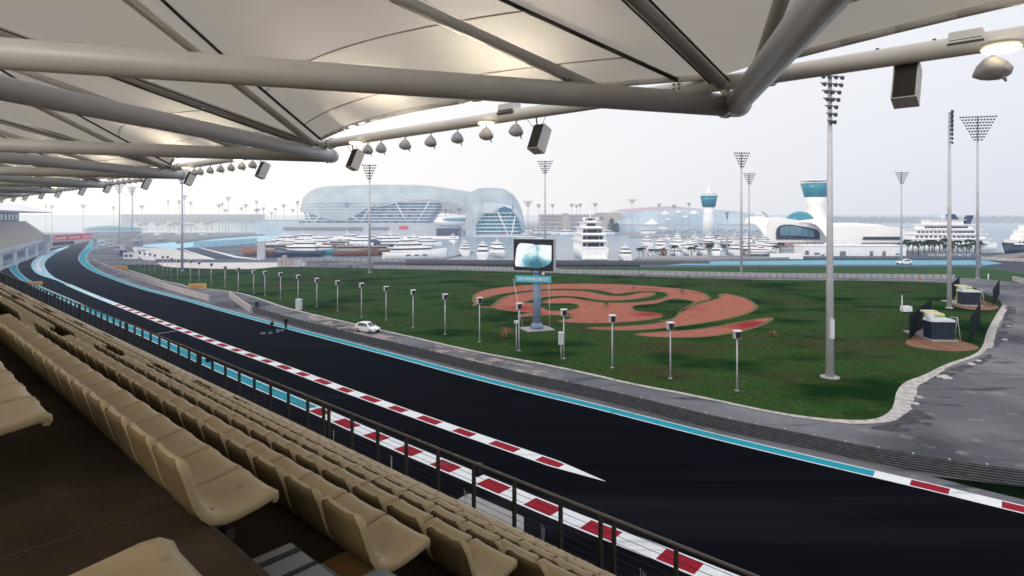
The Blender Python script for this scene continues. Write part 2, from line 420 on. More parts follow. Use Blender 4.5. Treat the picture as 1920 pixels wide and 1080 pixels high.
# ------------------------------------------------------------------ world and light
w = bpy.data.worlds.new('World'); sc.world = w; w.use_nodes = True
n, l = w.node_tree.nodes, w.node_tree.links
bg = n['Background']
SUN_EL, SUN_AZ = math.radians(20), math.radians(-125)      # low, hazy, off to the left
sky = n.new('ShaderNodeTexSky'); sky.sky_type = 'NISHITA'; sky.sun_disc = False
sky.sun_elevation = SUN_EL; sky.sun_rotation = SUN_AZ
sky.dust_density = 4; sky.air_density = 1.0
bg.inputs['Strength'].default_value = .1
geo = n.new('ShaderNodeTexCoord')
sep = n.new('ShaderNodeSeparateXYZ'); l.new(geo.outputs['Generated'], sep.inputs[0])
mr = n.new('ShaderNodeMapRange'); mr.inputs[1].default_value = -.35; mr.inputs[2].default_value = .75
l.new(sep.outputs['X'], mr.inputs[0])
hz = n.new('ShaderNodeMix'); hz.data_type = 'RGBA'      # haze at the horizon, left to right
hz.inputs['A'].default_value = (11.3, 10.9, 10.5, 1); hz.inputs['B'].default_value = (7.3, 7.7, 8.8, 1)
l.new(mr.outputs[0], hz.inputs['Factor'])
up = n.new('ShaderNodeMix'); up.data_type = 'RGBA'
up.inputs['A'].default_value = (11.0, 10.8, 10.7, 1); up.inputs['B'].default_value = (8.9, 9.1, 9.7, 1)
l.new(mr.outputs[0], up.inputs['Factor'])
el = n.new('ShaderNodeMapRange'); el.inputs[1].default_value = 0.0; el.inputs[2].default_value = .24
l.new(sep.outputs['Z'], el.inputs[0])
hm = n.new('ShaderNodeMix'); hm.data_type = 'RGBA'
l.new(el.outputs[0], hm.inputs['Factor']); l.new(hz.outputs['Result'], hm.inputs['A']); l.new(up.outputs['Result'], hm.inputs['B'])
fin = n.new('ShaderNodeMix'); fin.data_type = 'RGBA'; fin.inputs['Factor'].default_value = .93
l.new(sky.outputs[0], fin.inputs['A']); l.new(hm.outputs['Result'], fin.inputs['B'])
bk = n.new('ShaderNodeMapRange'); bk.inputs[1].default_value = .15; bk.inputs[2].default_value = -.75; bk.inputs[3].default_value = 1.0; bk.inputs[4].default_value = 1.75
l.new(sep.outputs['Y'], bk.inputs[0])
vm = n.new('ShaderNodeVectorMath'); vm.operation = 'SCALE'; l.new(fin.outputs['Result'], vm.inputs[0]); l.new(bk.outputs[0], vm.inputs['Scale'])
l.new(vm.outputs[0], bg.inputs['Color'])
sl = bpy.data.lights.new('sun', 'SUN'); sl.energy = .7; sl.angle = math.radians(16); sl.color = (1, .94, .86)
so = bpy.data.objects.new('sun', sl); COL.objects.link(so)
sd = Vector((math.sin(SUN_AZ) * math.cos(SUN_EL), math.cos(SUN_AZ) * math.cos(SUN_EL), math.sin(SUN_EL)))
so.rotation_euler = (-sd).to_track_quat('-Z', 'Y').to_euler(); so.location = (0, 0, 80)

# ------------------------------------------------------------------ camera
cd = bpy.data.cameras.new('camera'); cam = bpy.data.objects.new('camera', cd); COL.objects.link(cam)
cam.location = (0, 0, H); cam.rotation_euler = (PI / 2, 0, 0)
cd.sensor_width = 36; cd.lens = 36 * F / 1920; cd.shift_y = -(540 - HY) / 1920
cd.clip_start = .05; cd.clip_end = 20000
sc.camera = cam
sc.view_settings.view_transform = 'Standard'; sc.view_settings.look = 'None'
sc.view_settings.exposure = 0; sc.view_settings.gamma = 1
sc.cycles.max_bounces = 6; sc.cycles.diffuse_bounces = 4; sc.cycles.glossy_bounces = 2; sc.cycles.transparent_max_bounces = 12
sc.cycles.caustics_reflective = False; sc.cycles.caustics_refractive = False
sc.cycles.use_denoising = True
sc.cycles.filter_width = 1.6

# ================================================================== GROUND
def px(*pts): return [G(a, b) for a, b in pts]
mb = MB()
R_ = 9000
mb.face([(-R_, -400, 0), (R_, -400, 0), (R_, R_, 0), (-R_, R_, 0)])
struct('ground', mb, M['ground'])

K1 = [(1135, 902.7), (1026.7, 865), (940, 835), (866.7, 810), (801.7, 786.7), (743, 766), (691.7, 747.3), (643, 730), (529, 687), (412, 645.6),
      (329, 614), (254.8, 585.4), (185, 557.8), (155.6, 546), (126, 533)]
K2 = [(1275, 1052), (1140, 1000), (1023, 953), (930, 913), (845, 877.7), (773, 847.7), (708, 820), (653, 796), (603, 773), (520, 738), (434, 701),
      (360, 668), (301, 641), (258.5, 621.5), (160, 578), (123, 560.7), (78.5, 542), (40, 521.5), (25, 505), (24.4, 497.8), (32.6, 486), (49, 477), (80, 468)]
K3 = [(1920, 955.8), (1837, 936), (1738.5, 911.7), (1564.8, 871.5), (1359, 823), (1229.6, 790.4), (1100, 757.5), (982, 730), (871, 702), (760, 672),
      (622, 635.6), (511, 606.8), (400, 576.6), (351, 562), (277, 543.7), (235.6, 530.4), (192.6, 514), (170.4, 503.7), (157, 491.9), (153.3, 483),
      (160, 472.6), (170.4, 462.2), (177.8, 454), (182, 448)]
def curve(pts, step=.5, pre=None):
    p = px(*pts)
    if pre: p = [pre] + p
    return resample(chaikin(p, 3), step)
# extend the straights past the right edge of the frame
d0 = (G(*K3[0]) - G(*K3[4])).normalized()
k3, s3 = curve(K3, .5, G(*K3[0]) + d0 * 60)
d2 = (G(*K2[0]) - G(*K2[4])).normalized()
k2, s2 = curve(K2, .5, G(*K2[0]) + d2 * 30)
k1, s1 = curve(K1, .5)

# race track surface
poly = [k3[i] for i in range(0, len(k3), 4)]
poly += [G(135, 459), G(70, 470), G(0, 492), G(-60, 520), W(190, 9.0, 0), W(-60, 9.0, 0), W(-60, 40, 0)]
o = tag(obj('race_track', sheet('race_track', poly, .004, M['track'])), kind='structure')

def ribbon(name, p, s, width, cols, mats, z=.012, edge=.14, wfun=None, z_step=0.0):
    mb = MB()
    for i in range(len(p) - 1):
        wd = wfun(s[i]) if wfun else width; wd2 = wfun(s[i + 1]) if wfun else width
        mi = cols(s[i] + .25)
        e0, e1 = min(edge, wd / 3), min(edge, wd2 / 3)
        A = [offset_pt(p, i, -wd / 2), offset_pt(p, i, -wd / 2 + e0), offset_pt(p, i, wd / 2 - e0), offset_pt(p, i, wd / 2)]
        B = [offset_pt(p, i + 1, -wd2 / 2), offset_pt(p, i + 1, -wd2 / 2 + e1), offset_pt(p, i + 1, wd2 / 2 - e1), offset_pt(p, i + 1, wd2 / 2)]
        for k, m_ in ((0, 0), (1, mi), (2, 0)):
            q = [A[k], A[k + 1], B[k + 1], B[k]]
            mb.face([(v.x, v.y, z) for v in q], m_)
    return struct(name, mb, mats)
PAL = [M['white'], M['red'], M['cyan'], M['palecyan']]
def near_s(p, s, pt):
    g = G(*pt); i = min(range(len(p)), key=lambda i: (p[i] - g).length); return s[i]
c1 = near_s(k1, s1, (1026.7, 865))
def col1(s):
    if s > near1: return 3
    return 1 if abs(((s - c1 + 2.1) % 4.25) - 2.1) < 1.02 and s > c1 - 2 else 0
near1 = near_s(k1, s1, (215, 569))
ribbon('pit_exit_kerb', k1, s1, 1.15, col1, PAL, wfun=lambda s: .03 + min(1.12, .27 * s) + (0 if s < 160 else (s - 160) * .05))
c2 = near_s(k2, s2, (1023, 953)); e2 = near_s(k2, s2, (585, 765)); w2 = near_s(k2, s2, (600, 772))
def col2(s):
    if s > e2: return 2
    return 1 if abs(((s - c2 + 2.07) % 4.15) - 2.07) < 1.03 else 0
ribbon('pit_lane_kerb', k2, s2, 1.5, col2, PAL, wfun=lambda s: 1.45 + max(0, (s - e2 - 150)) * .012)
r3 = near_s(k3, s3, (1634, 887)); c3 = near_s(k3, s3, (1738.5, 911.7))
def col3(s):
    if s > r3: return 2
    return 1 if abs(((s - c3 + 2.2) % 4.5) - 2.2) < 1.12 else 0
ribbon('track_edge_kerb', k3, s3, 1.3, col3, PAL, wfun=lambda s: 1.3 + max(0, s - r3 - 170) * .012)
# wide pale run-off painted where the pit exit joins
poly = px((165, 550.5), (140, 541), (104, 524.5), (67, 514), (57, 499), (61, 489.4), (72, 479.7), (97, 470), (129, 461), (131, 461.9), (111, 471), (97, 479.7),
          (84.7, 489.4), (83, 500.5), (97, 518), (120, 529), (165, 548))
tag(obj('painted_run_off', sheet('painted_run_off', chaikin(poly, 2, True), .018, M['palecyan'])), kind='structure')
poly = px((72, 510), (66, 500), (68, 490), (78, 482), (84, 482), (75, 490), (73, 499), (80, 508))
tag(obj('white_run_off', sheet('white_run_off', chaikin(poly, 2, True), .024, M['white'])), kind='structure')
# thin painted lines on the track
def line(name, a, b, wd, m, z=.022):
    mb = MB(); d = (b - a).normalized(); q = Vector((d.y, -d.x, 0)) * wd / 2
    mb.face([(v.x, v.y, z) for v in (a - q, a + q, b + q, b - q)]); return struct(name, mb, m)
line('painted_line', G(294, 626), G(331, 620.5), .25, M['concrete'])
line('painted_line', G(32, 501.5), G(57, 500.5), .6, M['stones'])

# lawn
GR = [(237, 505.5), (274, 516), (303.7, 527), (337, 532), (357, 540), (413, 543.5), (459, 551), (500, 564.5), (533, 576.5), (589, 590), (644.4, 603), (711, 618.5),
      (760, 629), (826.7, 644.5), (915.6, 664.5), (1004, 679.5), (1115.6, 703), (1177.8, 718.5), (1281.5, 737.5), (1359, 754), (1437, 770.8),
      (1515, 783.5), (1577.8, 789), (1629.6, 790), (1660, 783), (1680, 765), (1683, 735), (1700, 716), (1738, 704), (1773, 684), (1827, 668), (1846, 652), (1852, 622), (1870, 590),
      (1882, 572), (1871, 560), (1850, 552), (1824, 537), (1785, 530), (1678.5, 527), (1566, 526), (1455, 525.7), (1220, 519), (1048.5, 512.7), (962, 510), (714, 503.6),
      (584, 501), (519, 499.7), (480, 505), (385, 503.7), (311, 501), (292.6, 496), (237, 496), (222, 499)]
gp = chaikin(px(*GR), 2, True)
tag(obj('lawn', sheet('lawn', gp, .03, M['grass'])), kind='structure')
# white stone edging of the lawn: uneven ribbon
edge = resample(chaikin(px(*GR[:35]), 2), .7)[0]
mb = MB()
for i in range(len(edge) - 1):
    def wv(j):
        nz = noise.noise(edge[j] * .35) * .5 + noise.noise(edge[j] * 1.1) * .3
        far = max(0.0, 1 - (edge[j] - G(1690, 740)).length / 16)
        return .42 + .25 * nz + 1.0 * far * (1 + .5 * nz) + (0.45 if (edge[j] - G(1875, 610)).length < 22 else 0)
    a, b = wv(i), wv(i + 1)
    q = [offset_pt(edge, i, -.15), offset_pt(edge, i, a), offset_pt(edge, i + 1, b), offset_pt(edge, i + 1, -.15)]
    mb.face([(v.x, v.y, .045) for v in q])
struct('lawn_kerb_stones', mb, M['stones'])
# darker noise-edged patches on the service road beside the stones
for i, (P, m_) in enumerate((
        ([(1700, 765), (1745, 770), (1775, 785), (1740, 800), (1700, 812), (1660, 808), (1620, 802), (1690, 790)], 'blotch'),
        ([(1775, 692), (1830, 678), (1860, 660), (1858, 676), (1820, 690), (1770, 712), (1745, 712)], 'blotch'),
        ([(1890, 570), (1908, 575), (1898, 612), (1872, 650), (1862, 652), (1880, 605)], 'blotch'))):
    tag(obj('dark_patch', sheet('dark_patch', chaikin(px(*P), 2, True), .008 + .004 * i, M[m_])), kind='structure')
tag(obj('dusty_patch', sheet('dusty_patch', chaikin(px((790, 640), (860, 656), (930, 672), (1010, 690), (1040, 704), (985, 706), (900, 690), (830, 668)), 2, True), .021, M['dust'])), kind='structure')
tag(obj('dusty_patch', sheet('dusty_patch', chaikin(px((560, 583), (660, 610), (700, 622), (760, 636), (730, 642), (640, 618), (570, 597)), 2, True), .021, M['dust'])), kind='structure')
poly = px((1745, 893), (1800, 899), (1925, 914), (1990, 922), (1990, 952), (1925, 938), (1850, 920))
tag(obj('grass_verge', sheet('grass_verge', poly, .02, M['darkgrass'])), kind='structure')

# far strip of grass, roads and run-off in front of the harbour
def quadsheet(name, pts, z, m, sm=0):
    p = px(*pts)
    if sm: p = chaikin(p, sm, True)
    return tag(obj(name, sheet(name, p, z, m)), kind='structure')
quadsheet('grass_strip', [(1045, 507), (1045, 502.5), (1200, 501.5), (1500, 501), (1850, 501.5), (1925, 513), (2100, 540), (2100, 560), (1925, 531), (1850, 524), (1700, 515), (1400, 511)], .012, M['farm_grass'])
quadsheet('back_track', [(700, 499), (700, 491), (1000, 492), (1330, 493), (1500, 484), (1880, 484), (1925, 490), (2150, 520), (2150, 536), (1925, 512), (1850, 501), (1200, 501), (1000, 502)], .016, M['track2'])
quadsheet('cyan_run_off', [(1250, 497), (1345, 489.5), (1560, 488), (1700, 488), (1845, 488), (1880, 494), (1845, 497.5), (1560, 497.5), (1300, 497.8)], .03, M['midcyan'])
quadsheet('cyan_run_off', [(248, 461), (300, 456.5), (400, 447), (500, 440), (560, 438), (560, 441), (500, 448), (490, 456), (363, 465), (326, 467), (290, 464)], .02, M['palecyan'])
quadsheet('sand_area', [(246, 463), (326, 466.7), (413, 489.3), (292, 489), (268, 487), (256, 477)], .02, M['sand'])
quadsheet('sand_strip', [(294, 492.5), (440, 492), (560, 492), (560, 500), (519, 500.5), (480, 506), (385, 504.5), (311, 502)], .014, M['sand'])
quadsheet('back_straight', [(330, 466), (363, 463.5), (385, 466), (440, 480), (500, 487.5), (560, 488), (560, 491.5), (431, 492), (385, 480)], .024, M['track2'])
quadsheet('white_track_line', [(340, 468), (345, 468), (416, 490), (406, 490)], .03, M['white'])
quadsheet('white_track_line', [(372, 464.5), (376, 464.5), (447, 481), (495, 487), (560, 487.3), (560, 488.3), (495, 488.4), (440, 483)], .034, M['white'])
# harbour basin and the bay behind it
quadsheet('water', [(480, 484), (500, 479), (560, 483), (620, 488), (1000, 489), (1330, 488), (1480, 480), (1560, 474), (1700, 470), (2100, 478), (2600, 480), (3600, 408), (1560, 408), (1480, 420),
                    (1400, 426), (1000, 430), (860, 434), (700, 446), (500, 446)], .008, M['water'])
quadsheet('far_ground', [(-400, 436), (560, 436), (560, 406.2), (-400, 406.2)], .05, M['hazedground'])
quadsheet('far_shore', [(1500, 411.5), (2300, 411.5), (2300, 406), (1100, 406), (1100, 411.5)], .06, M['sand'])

# brown earth under the generator sets
quadsheet('bare_earth', [(1692, 645), (1715, 628), (1742, 600), (1762, 612), (1800, 640), (1838, 650), (1830, 658), (1780, 660), (1720, 653)], .05, M['brown'], 2)
quadsheet('bare_earth', [(1780, 572), (1790, 556), (1806, 545), (1830, 560), (1875, 574), (1870, 582), (1820, 582)], .05, M['brown'], 2)

# red stone swirl laid in the lawn
def Z(pts): return [G(860 + x / 3, 440 + y / 3) for x, y in pts]
R1 = [(130, 412), (85, 385), (80, 350), (110, 325), (180, 305), (330, 287), (600, 277), (850, 278), (1080, 290), (1280, 308), (1370, 325), (1425, 362), (1340, 380),
      (1300, 400), (1240, 440), (1160, 455), (1100, 475), (980, 490), (800, 500), (640, 497), (540, 488), (660, 470), (600, 455), (480, 452), (330, 466), (345, 450),
      (430, 440), (300, 432), (220, 420), (190, 408), (150, 413)]
R2 = [(1465, 335), (1520, 333), (1620, 360), (1682, 402), (1660, 430), (1560, 465), (1400, 495), (1200, 522), (1000, 541), (800, 537), (690, 525), (900, 520), (1100, 505),
      (1200, 482), (1240, 440), (1330, 395), (1420, 372), (1478, 358)]
R3 = [(965, 563), (1100, 550), (1300, 540), (1450, 520), (1600, 490), (1775, 462), (1740, 495), (1620, 540), (1450, 570), (1300, 581), (1100, 577)]
for r in (R1, R2, R3):
    p = chaikin(Z(r), 2, True)
    tag(obj('red_stone_swirl', sheet('red_stone_swirl', p, .048, M['redgravel'])), kind='structure')
    q = p + [p[0]]; mb = MB()
    for i in range(len(q) - 1):
        pr = q[i - 1] if i else q[-2]
        def off(j, d):
            a = q[j - 1] if j > 0 else q[-2]; b = q[j + 1] if j < len(q) - 1 else q[1]
            t = (b - a); t.normalize(); return Vector((q[j].x + t.y * d, q[j].y - t.x * d, 0))
        A = [off(i, -.32), off(i, .32), off(i + 1, .32), off(i + 1, -.32)]
        mb.face([(v.x, v.y, .054) for v in A])
    struct('swirl_border', mb, M['tanedge'])
G1 = [(135, 405), (190, 355), (300, 330), (450, 313), (620, 309), (760, 316), (840, 335), (900, 345), (980, 327), (1060, 321), (1135, 324), (1145, 342), (1080, 364), (950, 377),
      (820, 379), (740, 369), (660, 353), (560, 350), (470, 360), (405, 388)]
p, s_ = resample(chaikin(Z(G1), 2), 1.0)
mb = MB()
for i in range(len(p) - 1):
    wd = 1.5 + .9 * math.sin(s_[i] * .09 + 1) ** 2
    for z, k, mi in ((.058, 1.0, 1), (.062, .62, 0)):
        mb.face([(v.x, v.y, z) for v in (offset_pt(p, i, -wd * k), offset_pt(p, i, wd * k), offset_pt(p, i + 1, wd * k), offset_pt(p, i + 1, -wd * k))], mi)
struct('swirl_grass', mb, [M['grass'], M['tanedge']])
for P in ([(400, 395), (440, 385), (560, 388), (640, 385), (692, 400), (670, 420), (600, 432), (490, 430), (480, 412), (420, 408)],
          [(965, 405), (1000, 395), (1100, 390), (1150, 375), (1200, 357), (1290, 365), (1345, 378), (1300, 398), (1250, 430), (1222, 472), (1160, 492), (1120, 484), (1160, 455), (1100, 440), (1000, 435), (970, 420)]):
    p = chaikin(Z(P), 2, True)
    c = sum(p, Vector()) / len(p)
    tag(obj('swirl_grass', sheet('swirl_grass', [c + (v - c) * 1.0 for v in p], .060, M['tanedge'])), kind='structure')
    tag(obj('swirl_grass', sheet('swirl_grass', [c + (v - c) * .93 for v in p], .066, M['grass'])), kind='structure')

# short grass tufts that break up the lawn edge and surface
mb = MB()
rg = random.Random(3)
import mathutils
def inside(x, y, P):
    c = False; j = len(P) - 1
    for i in range(len(P)):
        if (P[i].y > y) != (P[j].y > y) and x < (P[j].x - P[i].x) * (y - P[i].y) / (P[j].y - P[i].y) + P[i].x: c = not c
        j = i
    return c
reds = [chaikin(Z(r), 1, True) for r in (R1, R2, R3)]
nt = 0
while nt < 5000:
    yy = 42 + (rg.random() ** 1.7) * 90; xx = rg.uniform(-60, 80)
    if not inside(xx, yy, gp) or any(inside(xx, yy, r) for r in reds): continue
    nt += 1
    h = rg.uniform(.02, .07); r = rg.uniform(.05, .12); a = rg.uniform(0, PI)
    dx, dy = math.cos(a) * r, math.sin(a) * r
    mb.face([(xx - dx, yy - dy, .025), (xx + dx, yy + dy, .025), (xx + dx * .3 + rg.uniform(-.05, .05), yy + dy * .3, h)])
o = mb.build('grass', M['grass']); tag(o, 'short green turf growing over the infield lawn', 'grass', kind='stuff')

# ================================================================== GRANDSTAND
NROW = 10
def row_b(k): return 1.24 + .82 * k              # riser line (back of the seats in row k)
def row_z(k): return -(1.61 + .46 * k + .008 * k * k)   # level of the deck behind row k
A_MIN, A_MAX = -12.0, 108.0
stand = empty('grandstand', W(0, 5, -H), 0, 'tiered concrete grandstand with rows of tan seats under the tent roof', 'grandstand')
SM = Matrix(((UX, VX, 0), (UY, VY, 0), (0, 0, 1)))
def Wv(a, b, z): return W(a, b, z)
mb = MB()
# walkway behind the first full row, then the tiers
def slab(mb, a0, a1, b0, b1, z, zb, mi=0):
    pts = [W(a0, b0, 0), W(a1, b0, 0), W(a1, b1, 0), W(a0, b1, 0)]
    pts = pts[::-1]
    mb.prism([(p.x, p.y) for p in pts], H + zb, H + z, mi)
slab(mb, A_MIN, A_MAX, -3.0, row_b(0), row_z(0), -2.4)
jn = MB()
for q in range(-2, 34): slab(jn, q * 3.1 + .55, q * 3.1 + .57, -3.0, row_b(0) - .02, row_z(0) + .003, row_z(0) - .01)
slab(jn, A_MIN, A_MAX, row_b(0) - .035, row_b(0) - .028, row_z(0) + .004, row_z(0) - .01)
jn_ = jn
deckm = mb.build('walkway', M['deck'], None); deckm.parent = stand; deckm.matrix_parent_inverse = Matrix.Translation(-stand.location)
def under(o, root):
    """attach a mesh written in world coordinates to its thing"""
    o.parent = root; o.matrix_parent_inverse = Matrix.Translation(-Vector(root.location)) if abs(root.rotation_euler[2]) < 1e-9 else \
        (Matrix.Translation(root.location) @ Matrix.Rotation(root.rotation_euler[2], 4, 'Z')).inverted()
    return o
under(jn_.build('joint_line', M['cable']), stand)
mb = MB()
for k in range(NROW):
    b0 = row_b(k); b1 = row_b(k + 1) if k < NROW - 1 else row_b(k) + 1.02
    slab(mb, A_MIN, A_MAX, b0 + .003, b1, row_z(k + 1) , row_z(k + 1) - .9)
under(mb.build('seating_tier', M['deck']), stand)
mb = MB()
bF = row_b(NROW - 1) + 1.15
slab(mb, A_MIN, A_MAX, bF - .12, bF - .04, row_z(NROW) - .01, -H + .1)
under(mb.build('front_wall', M['deck']), stand)
mb = MB(); slab(mb, A_MIN, A_MAX, -9, -3.01, row_z(0) + .46, -3)
for k in range(1, 6): slab(mb, A_MIN, A_MAX, -9, -3.01 - .85 * k, row_z(0) + .46 + .5 * k, row_z(0) + .46 + .5 * (k - 1))
slab(mb, A_MIN, A_MAX, -9.4, -9.01, 1.6, -H + .1)
under(mb.build('rear_tier', M['deck']), stand)
AISLES = [(1.5, 2.88), (12.5, 13.7), (23.25, 24.45), (34, 35.2), (44.75, 45.95), (55.5, 56.7), (66.25, 67.45), (77, 78.2), (87.75, 88.95), (98.5, 99.7)]
for i, (a0, a1) in enumerate(AISLES[:5]):
    st = MB(); nz = MB()
    A1_ = a1
    for k in range(0, NROW):
        b = row_b(k); a1 = A1_ + (.36 if k == 0 and i == 0 else 0)
        z = (row_z(k) + row_z(k + 1)) / 2
        slab(st, a0 + .04, a1 - .04, b + .006, b + .40, z, row_z(k + 1) + .002)
        slab(st, a0 + .04, a1 - .04, b + .41, b + .815, row_z(k + 1) + .035, row_z(k + 1) + .004)
        nz = MB(); slab(nz, a0 + .04, a0 + .30, b + .28, b + .402, z + .004, z - .03)
        if k < 4 and i < 2: under(nz.build('stair_marking', M['rust']), stand)
        nz = MB(); slab(nz, a1 - .32, a1 - .04, b + .60, b + .817, row_z(k + 1) + .04, row_z(k + 1) + .005)
        if k < 4 and i < 2: under(nz.build('stair_marking', M['rust']), stand)
    under(st.build('stair', M['stair']), stand)
slot = MB()
slab(slot, 3.08, 3.12, row_b(0) + .01, row_b(0) + .40, (row_z(0) + row_z(1)) / 2 + .008, (row_z(0) + row_z(1)) / 2 - .01)
slab(slot, 2.90, 2.93, row_b(0) + .01, row_b(0) + .40, (row_z(0) + row_z(1)) / 2 + .008, (row_z(0) + row_z(1)) / 2 - .01)
under(slot.build('drain_slot', M['backrail']), stand)

# ---- one seat: x along the row, y towards the track, origin on the deck edge behind it
def seat_profile():
    # (y, z, half width) along the shell from the top of the back to the front lip
    return [(-.146, .366, .160), (-.143, .357, .186), (-.138, .341, .201), (-.127, .308, .212), (-.110, .250, .219), (-.093, .186, .223), (-.072, .122, .226), (-.040, .064, .229), (.004, .026, .231),
            (.07, .012, .232), (.15, .018, .232), (.235, .032, .231), (.300, .045, .227), (.330, .045, .220), (.348, .029, .210), (.354, .004, .203), (.350, -.018, .197)]
def seat_mesh(full=True):
    prof = seat_profile()
    if not full: prof = [prof[i] for i in (0, 2, 5, 8, 10, 13, 15)]
    nl = 28 if full else 8; th = .027
    mb = MB(); N = len(prof); rows = []
    for i, (y, z, hw) in enumerate(prof):
        a = prof[max(0, i - 1)]; b = prof[min(N - 1, i + 1)]
        ty, tz = b[0] - a[0], b[1] - a[1]; L = math.hypot(ty, tz); ny, nz = -tz / L, ty / L
        row = []; tf = {0: .30, 1: .72, N - 1: .45, N - 2: .8}.get(i, 1.0)
        for k in range(nl):
            t = 2 * PI * (k + .5) / nl; c_, s_ = math.cos(t), math.sin(t)
            x = hw * math.copysign(abs(c_) ** .32, c_); n_ = th * tf * math.copysign(abs(s_) ** .45, s_)
            e = abs(x) / hw
            dish = .020 * e ** 2.5 - .012
            droop = -.030 * max(0, e - .9) / .1 * (1 if s_ < 0 else .35)
            row.append((x, y + ny * (n_ + dish + droop * .6), z + nz * (n_ + dish + droop)))
        rows.append(row)
    i0 = len(mb.f); mb.grid(rows, 0, True, True)
    for q in range(N - 1):
        for k in range(nl):
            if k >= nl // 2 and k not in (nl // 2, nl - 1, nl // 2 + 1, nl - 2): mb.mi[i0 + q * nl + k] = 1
    mb.face(rows[0][::-1], 0, True); mb.face(rows[-1], 0, True)
    if full:
        for x, y in ((-.13, .03), (.13, .03)): mb.lathe([(.008, .0), (.006, .003)], (x, y, .040), 8, 2)
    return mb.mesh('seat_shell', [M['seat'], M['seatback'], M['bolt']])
ME_FULL = seat_mesh(True); ME_LOW = seat_mesh(False)
mb = MB()
for x in (-.13, .13):
    mb.box((x, .06, -.035), (.05, .24, .05)); mb.box((x, -.0 + .02, -.16), (.05, .05, .24))
mb.box((0, .10, -.10), (.40, .05, .06))
ME_BR = mb.mesh('bracket', M['post'])

SP = .474
rz_seat = math.atan2(UY, UX)   # local x -> along +a ; local y -> -b, so flip
# local x along -a, local y along +b
rzs = math.atan2(-UY, -UX)
allseats = []
for k in range(NROW):
    for bi in range(len(AISLES)):
        a0 = AISLES[bi][1]; a1 = AISLES[bi + 1][0] if bi + 1 < len(AISLES) else A_MAX
        j = 0; a = a0 + (.60 if k == 0 and bi == 0 else .25)
        while a < a1 - .2:
            j += 1; allseats.append((k, bi, j, a)); a += SP
# rows in front of camera first: pick the 300 that show largest
def seat_pos(k, a): return W(a, row_b(k), row_z(k))
rows_lab = ['nearest row', 'second row down', 'third row down', 'fourth row down', 'fifth row down', 'sixth row down', 'seventh row down',
            'eighth row down', 'second row up', 'front row']
cand = []
for s in allseats:
    p = seat_pos(s[0], s[3]); pxx = 960 + F * p.x / max(.1, p.y); pyy = 405 + (H - p.z) * F / max(.1, p.y)
    vis = p.y > .3 and -120 < pxx < 2000 and pyy < 1240
    cand.append((p.length if False else (Vector((p.x, p.y, p.z - H))).length + (0 if vis else 1000), s, vis))
cand.sort(key=lambda c: c[0])
seat_root = empty('seat'); s0 = obj('seat_shell', ME_FULL, seat_root); b0_ = obj('bracket', ME_BR, seat_root)
KIDS['seat'] = [s0, b0_]
first = True
near300 = cand[:294]
for c, (k, bi, j, a), vis in near300:
    if not vis: continue
    blk = ['', ', beyond the second stairs', ', beyond the third stairs'][bi] if bi < 3 else ' far block'
    lb = 'tan seat, %s from the stairs, %s%s' % (ORD[j], rows_lab[k], blk)
    place(seat_root, first, seat_pos(k, a), rzs, None, lb, 'seat', 'tan grandstand seats'); first = False
# seats of the row behind the walkway: far side of the stairs and the single back close to the lens
for j in range(14):
    a = 4.58 + j * SP
    place(seat_root, False, W(a, .27, -1.215), rzs, (1, 1.33, 1), 'tan plastic seat at the left edge, %s in the row behind the walkway' % ORD[j + 1], 'seat', 'tan grandstand seats')
for j, a in enumerate((2.17, 2.17 - SP)):
    place(seat_root, False, W(a, .27, -1.215), rzs, (1, 1.33, 1), ['tan seat pan cut off by the bottom edge beside the stairs', 'tan seat just below the picture beside the cut off pan'][j], 'seat')
me = ME_LOW
V = [v.co.copy() for v in me.vertices]; FC = [(tuple(p.vertices), p.material_index) for p in me.polygons]
vs, fs, ms = [], [], []
Rz = Matrix.Rotation(rzs, 3, 'Z')
for c, (k, bi, j, a), vis in cand[294:]:
    if c > 1000: continue
    p = seat_pos(k, a); i0 = len(vs)
    vs += [tuple(Rz @ v + p) for v in V]
    for f_, mi in FC: fs.append(tuple(i + i0 for i in f_)); ms.append(mi)
me = bpy.data.meshes.new('seat_rows'); me.from_pydata(vs, [], fs); me.materials.append(M['seat']); me.materials.append(M['seatback'])
for p, m_ in zip(me.polygons, ms): p.material_index = m_; p.use_smooth = True
tag(obj('seat_rows', me), 'far blocks of tan seats running down to the railing', 'seats', kind='stuff')

# ---- guard rail at the front of the stand
BR = 9.6; ZT = -.593 * BR; ZB = row_z(NROW)
rail = empty('guard_rail', W(30, BR, ZB), 0, 'brown metal guard rail with thin cables along the front row', 'railing')
a0r, a1r = -6, 106
mb = MB(); mb.tube(W(a0r, BR, ZT - .03), W(a1r, BR, ZT - .03), .034, n=10); under(mb.build('top_rail', M['railing']), rail)
for q in range(7):
    z = ZT - .17 - q * .145
    mb = MB(); mb.tube(W(a0r, BR, z), W(a1r, BR, z), .0055, n=5); under(mb.build('cable', M['cable']), rail)
mb = MB(); mb.box((0, 0, (ZT - ZB - .05) / 2), (.05, .09, ZT - ZB - .05)); mb.box((0, 0, .01), (.12, .16, .02))
pm = mb.mesh('post', M['post'])
ai = []; a = ab_of(1405, BR) - 4 * 1.27; q = 0
while a < 100 and len(ai) < 96:
    ai.append(a)
    if q % 8 == 6: ai.append(a + .30)
    a += 1.27; q += 1
for a in ai:
    p = obj('post', pm); p.location = W(a, BR, ZB); p.rotation_euler = (0, 0, rzs); under(p, rail)
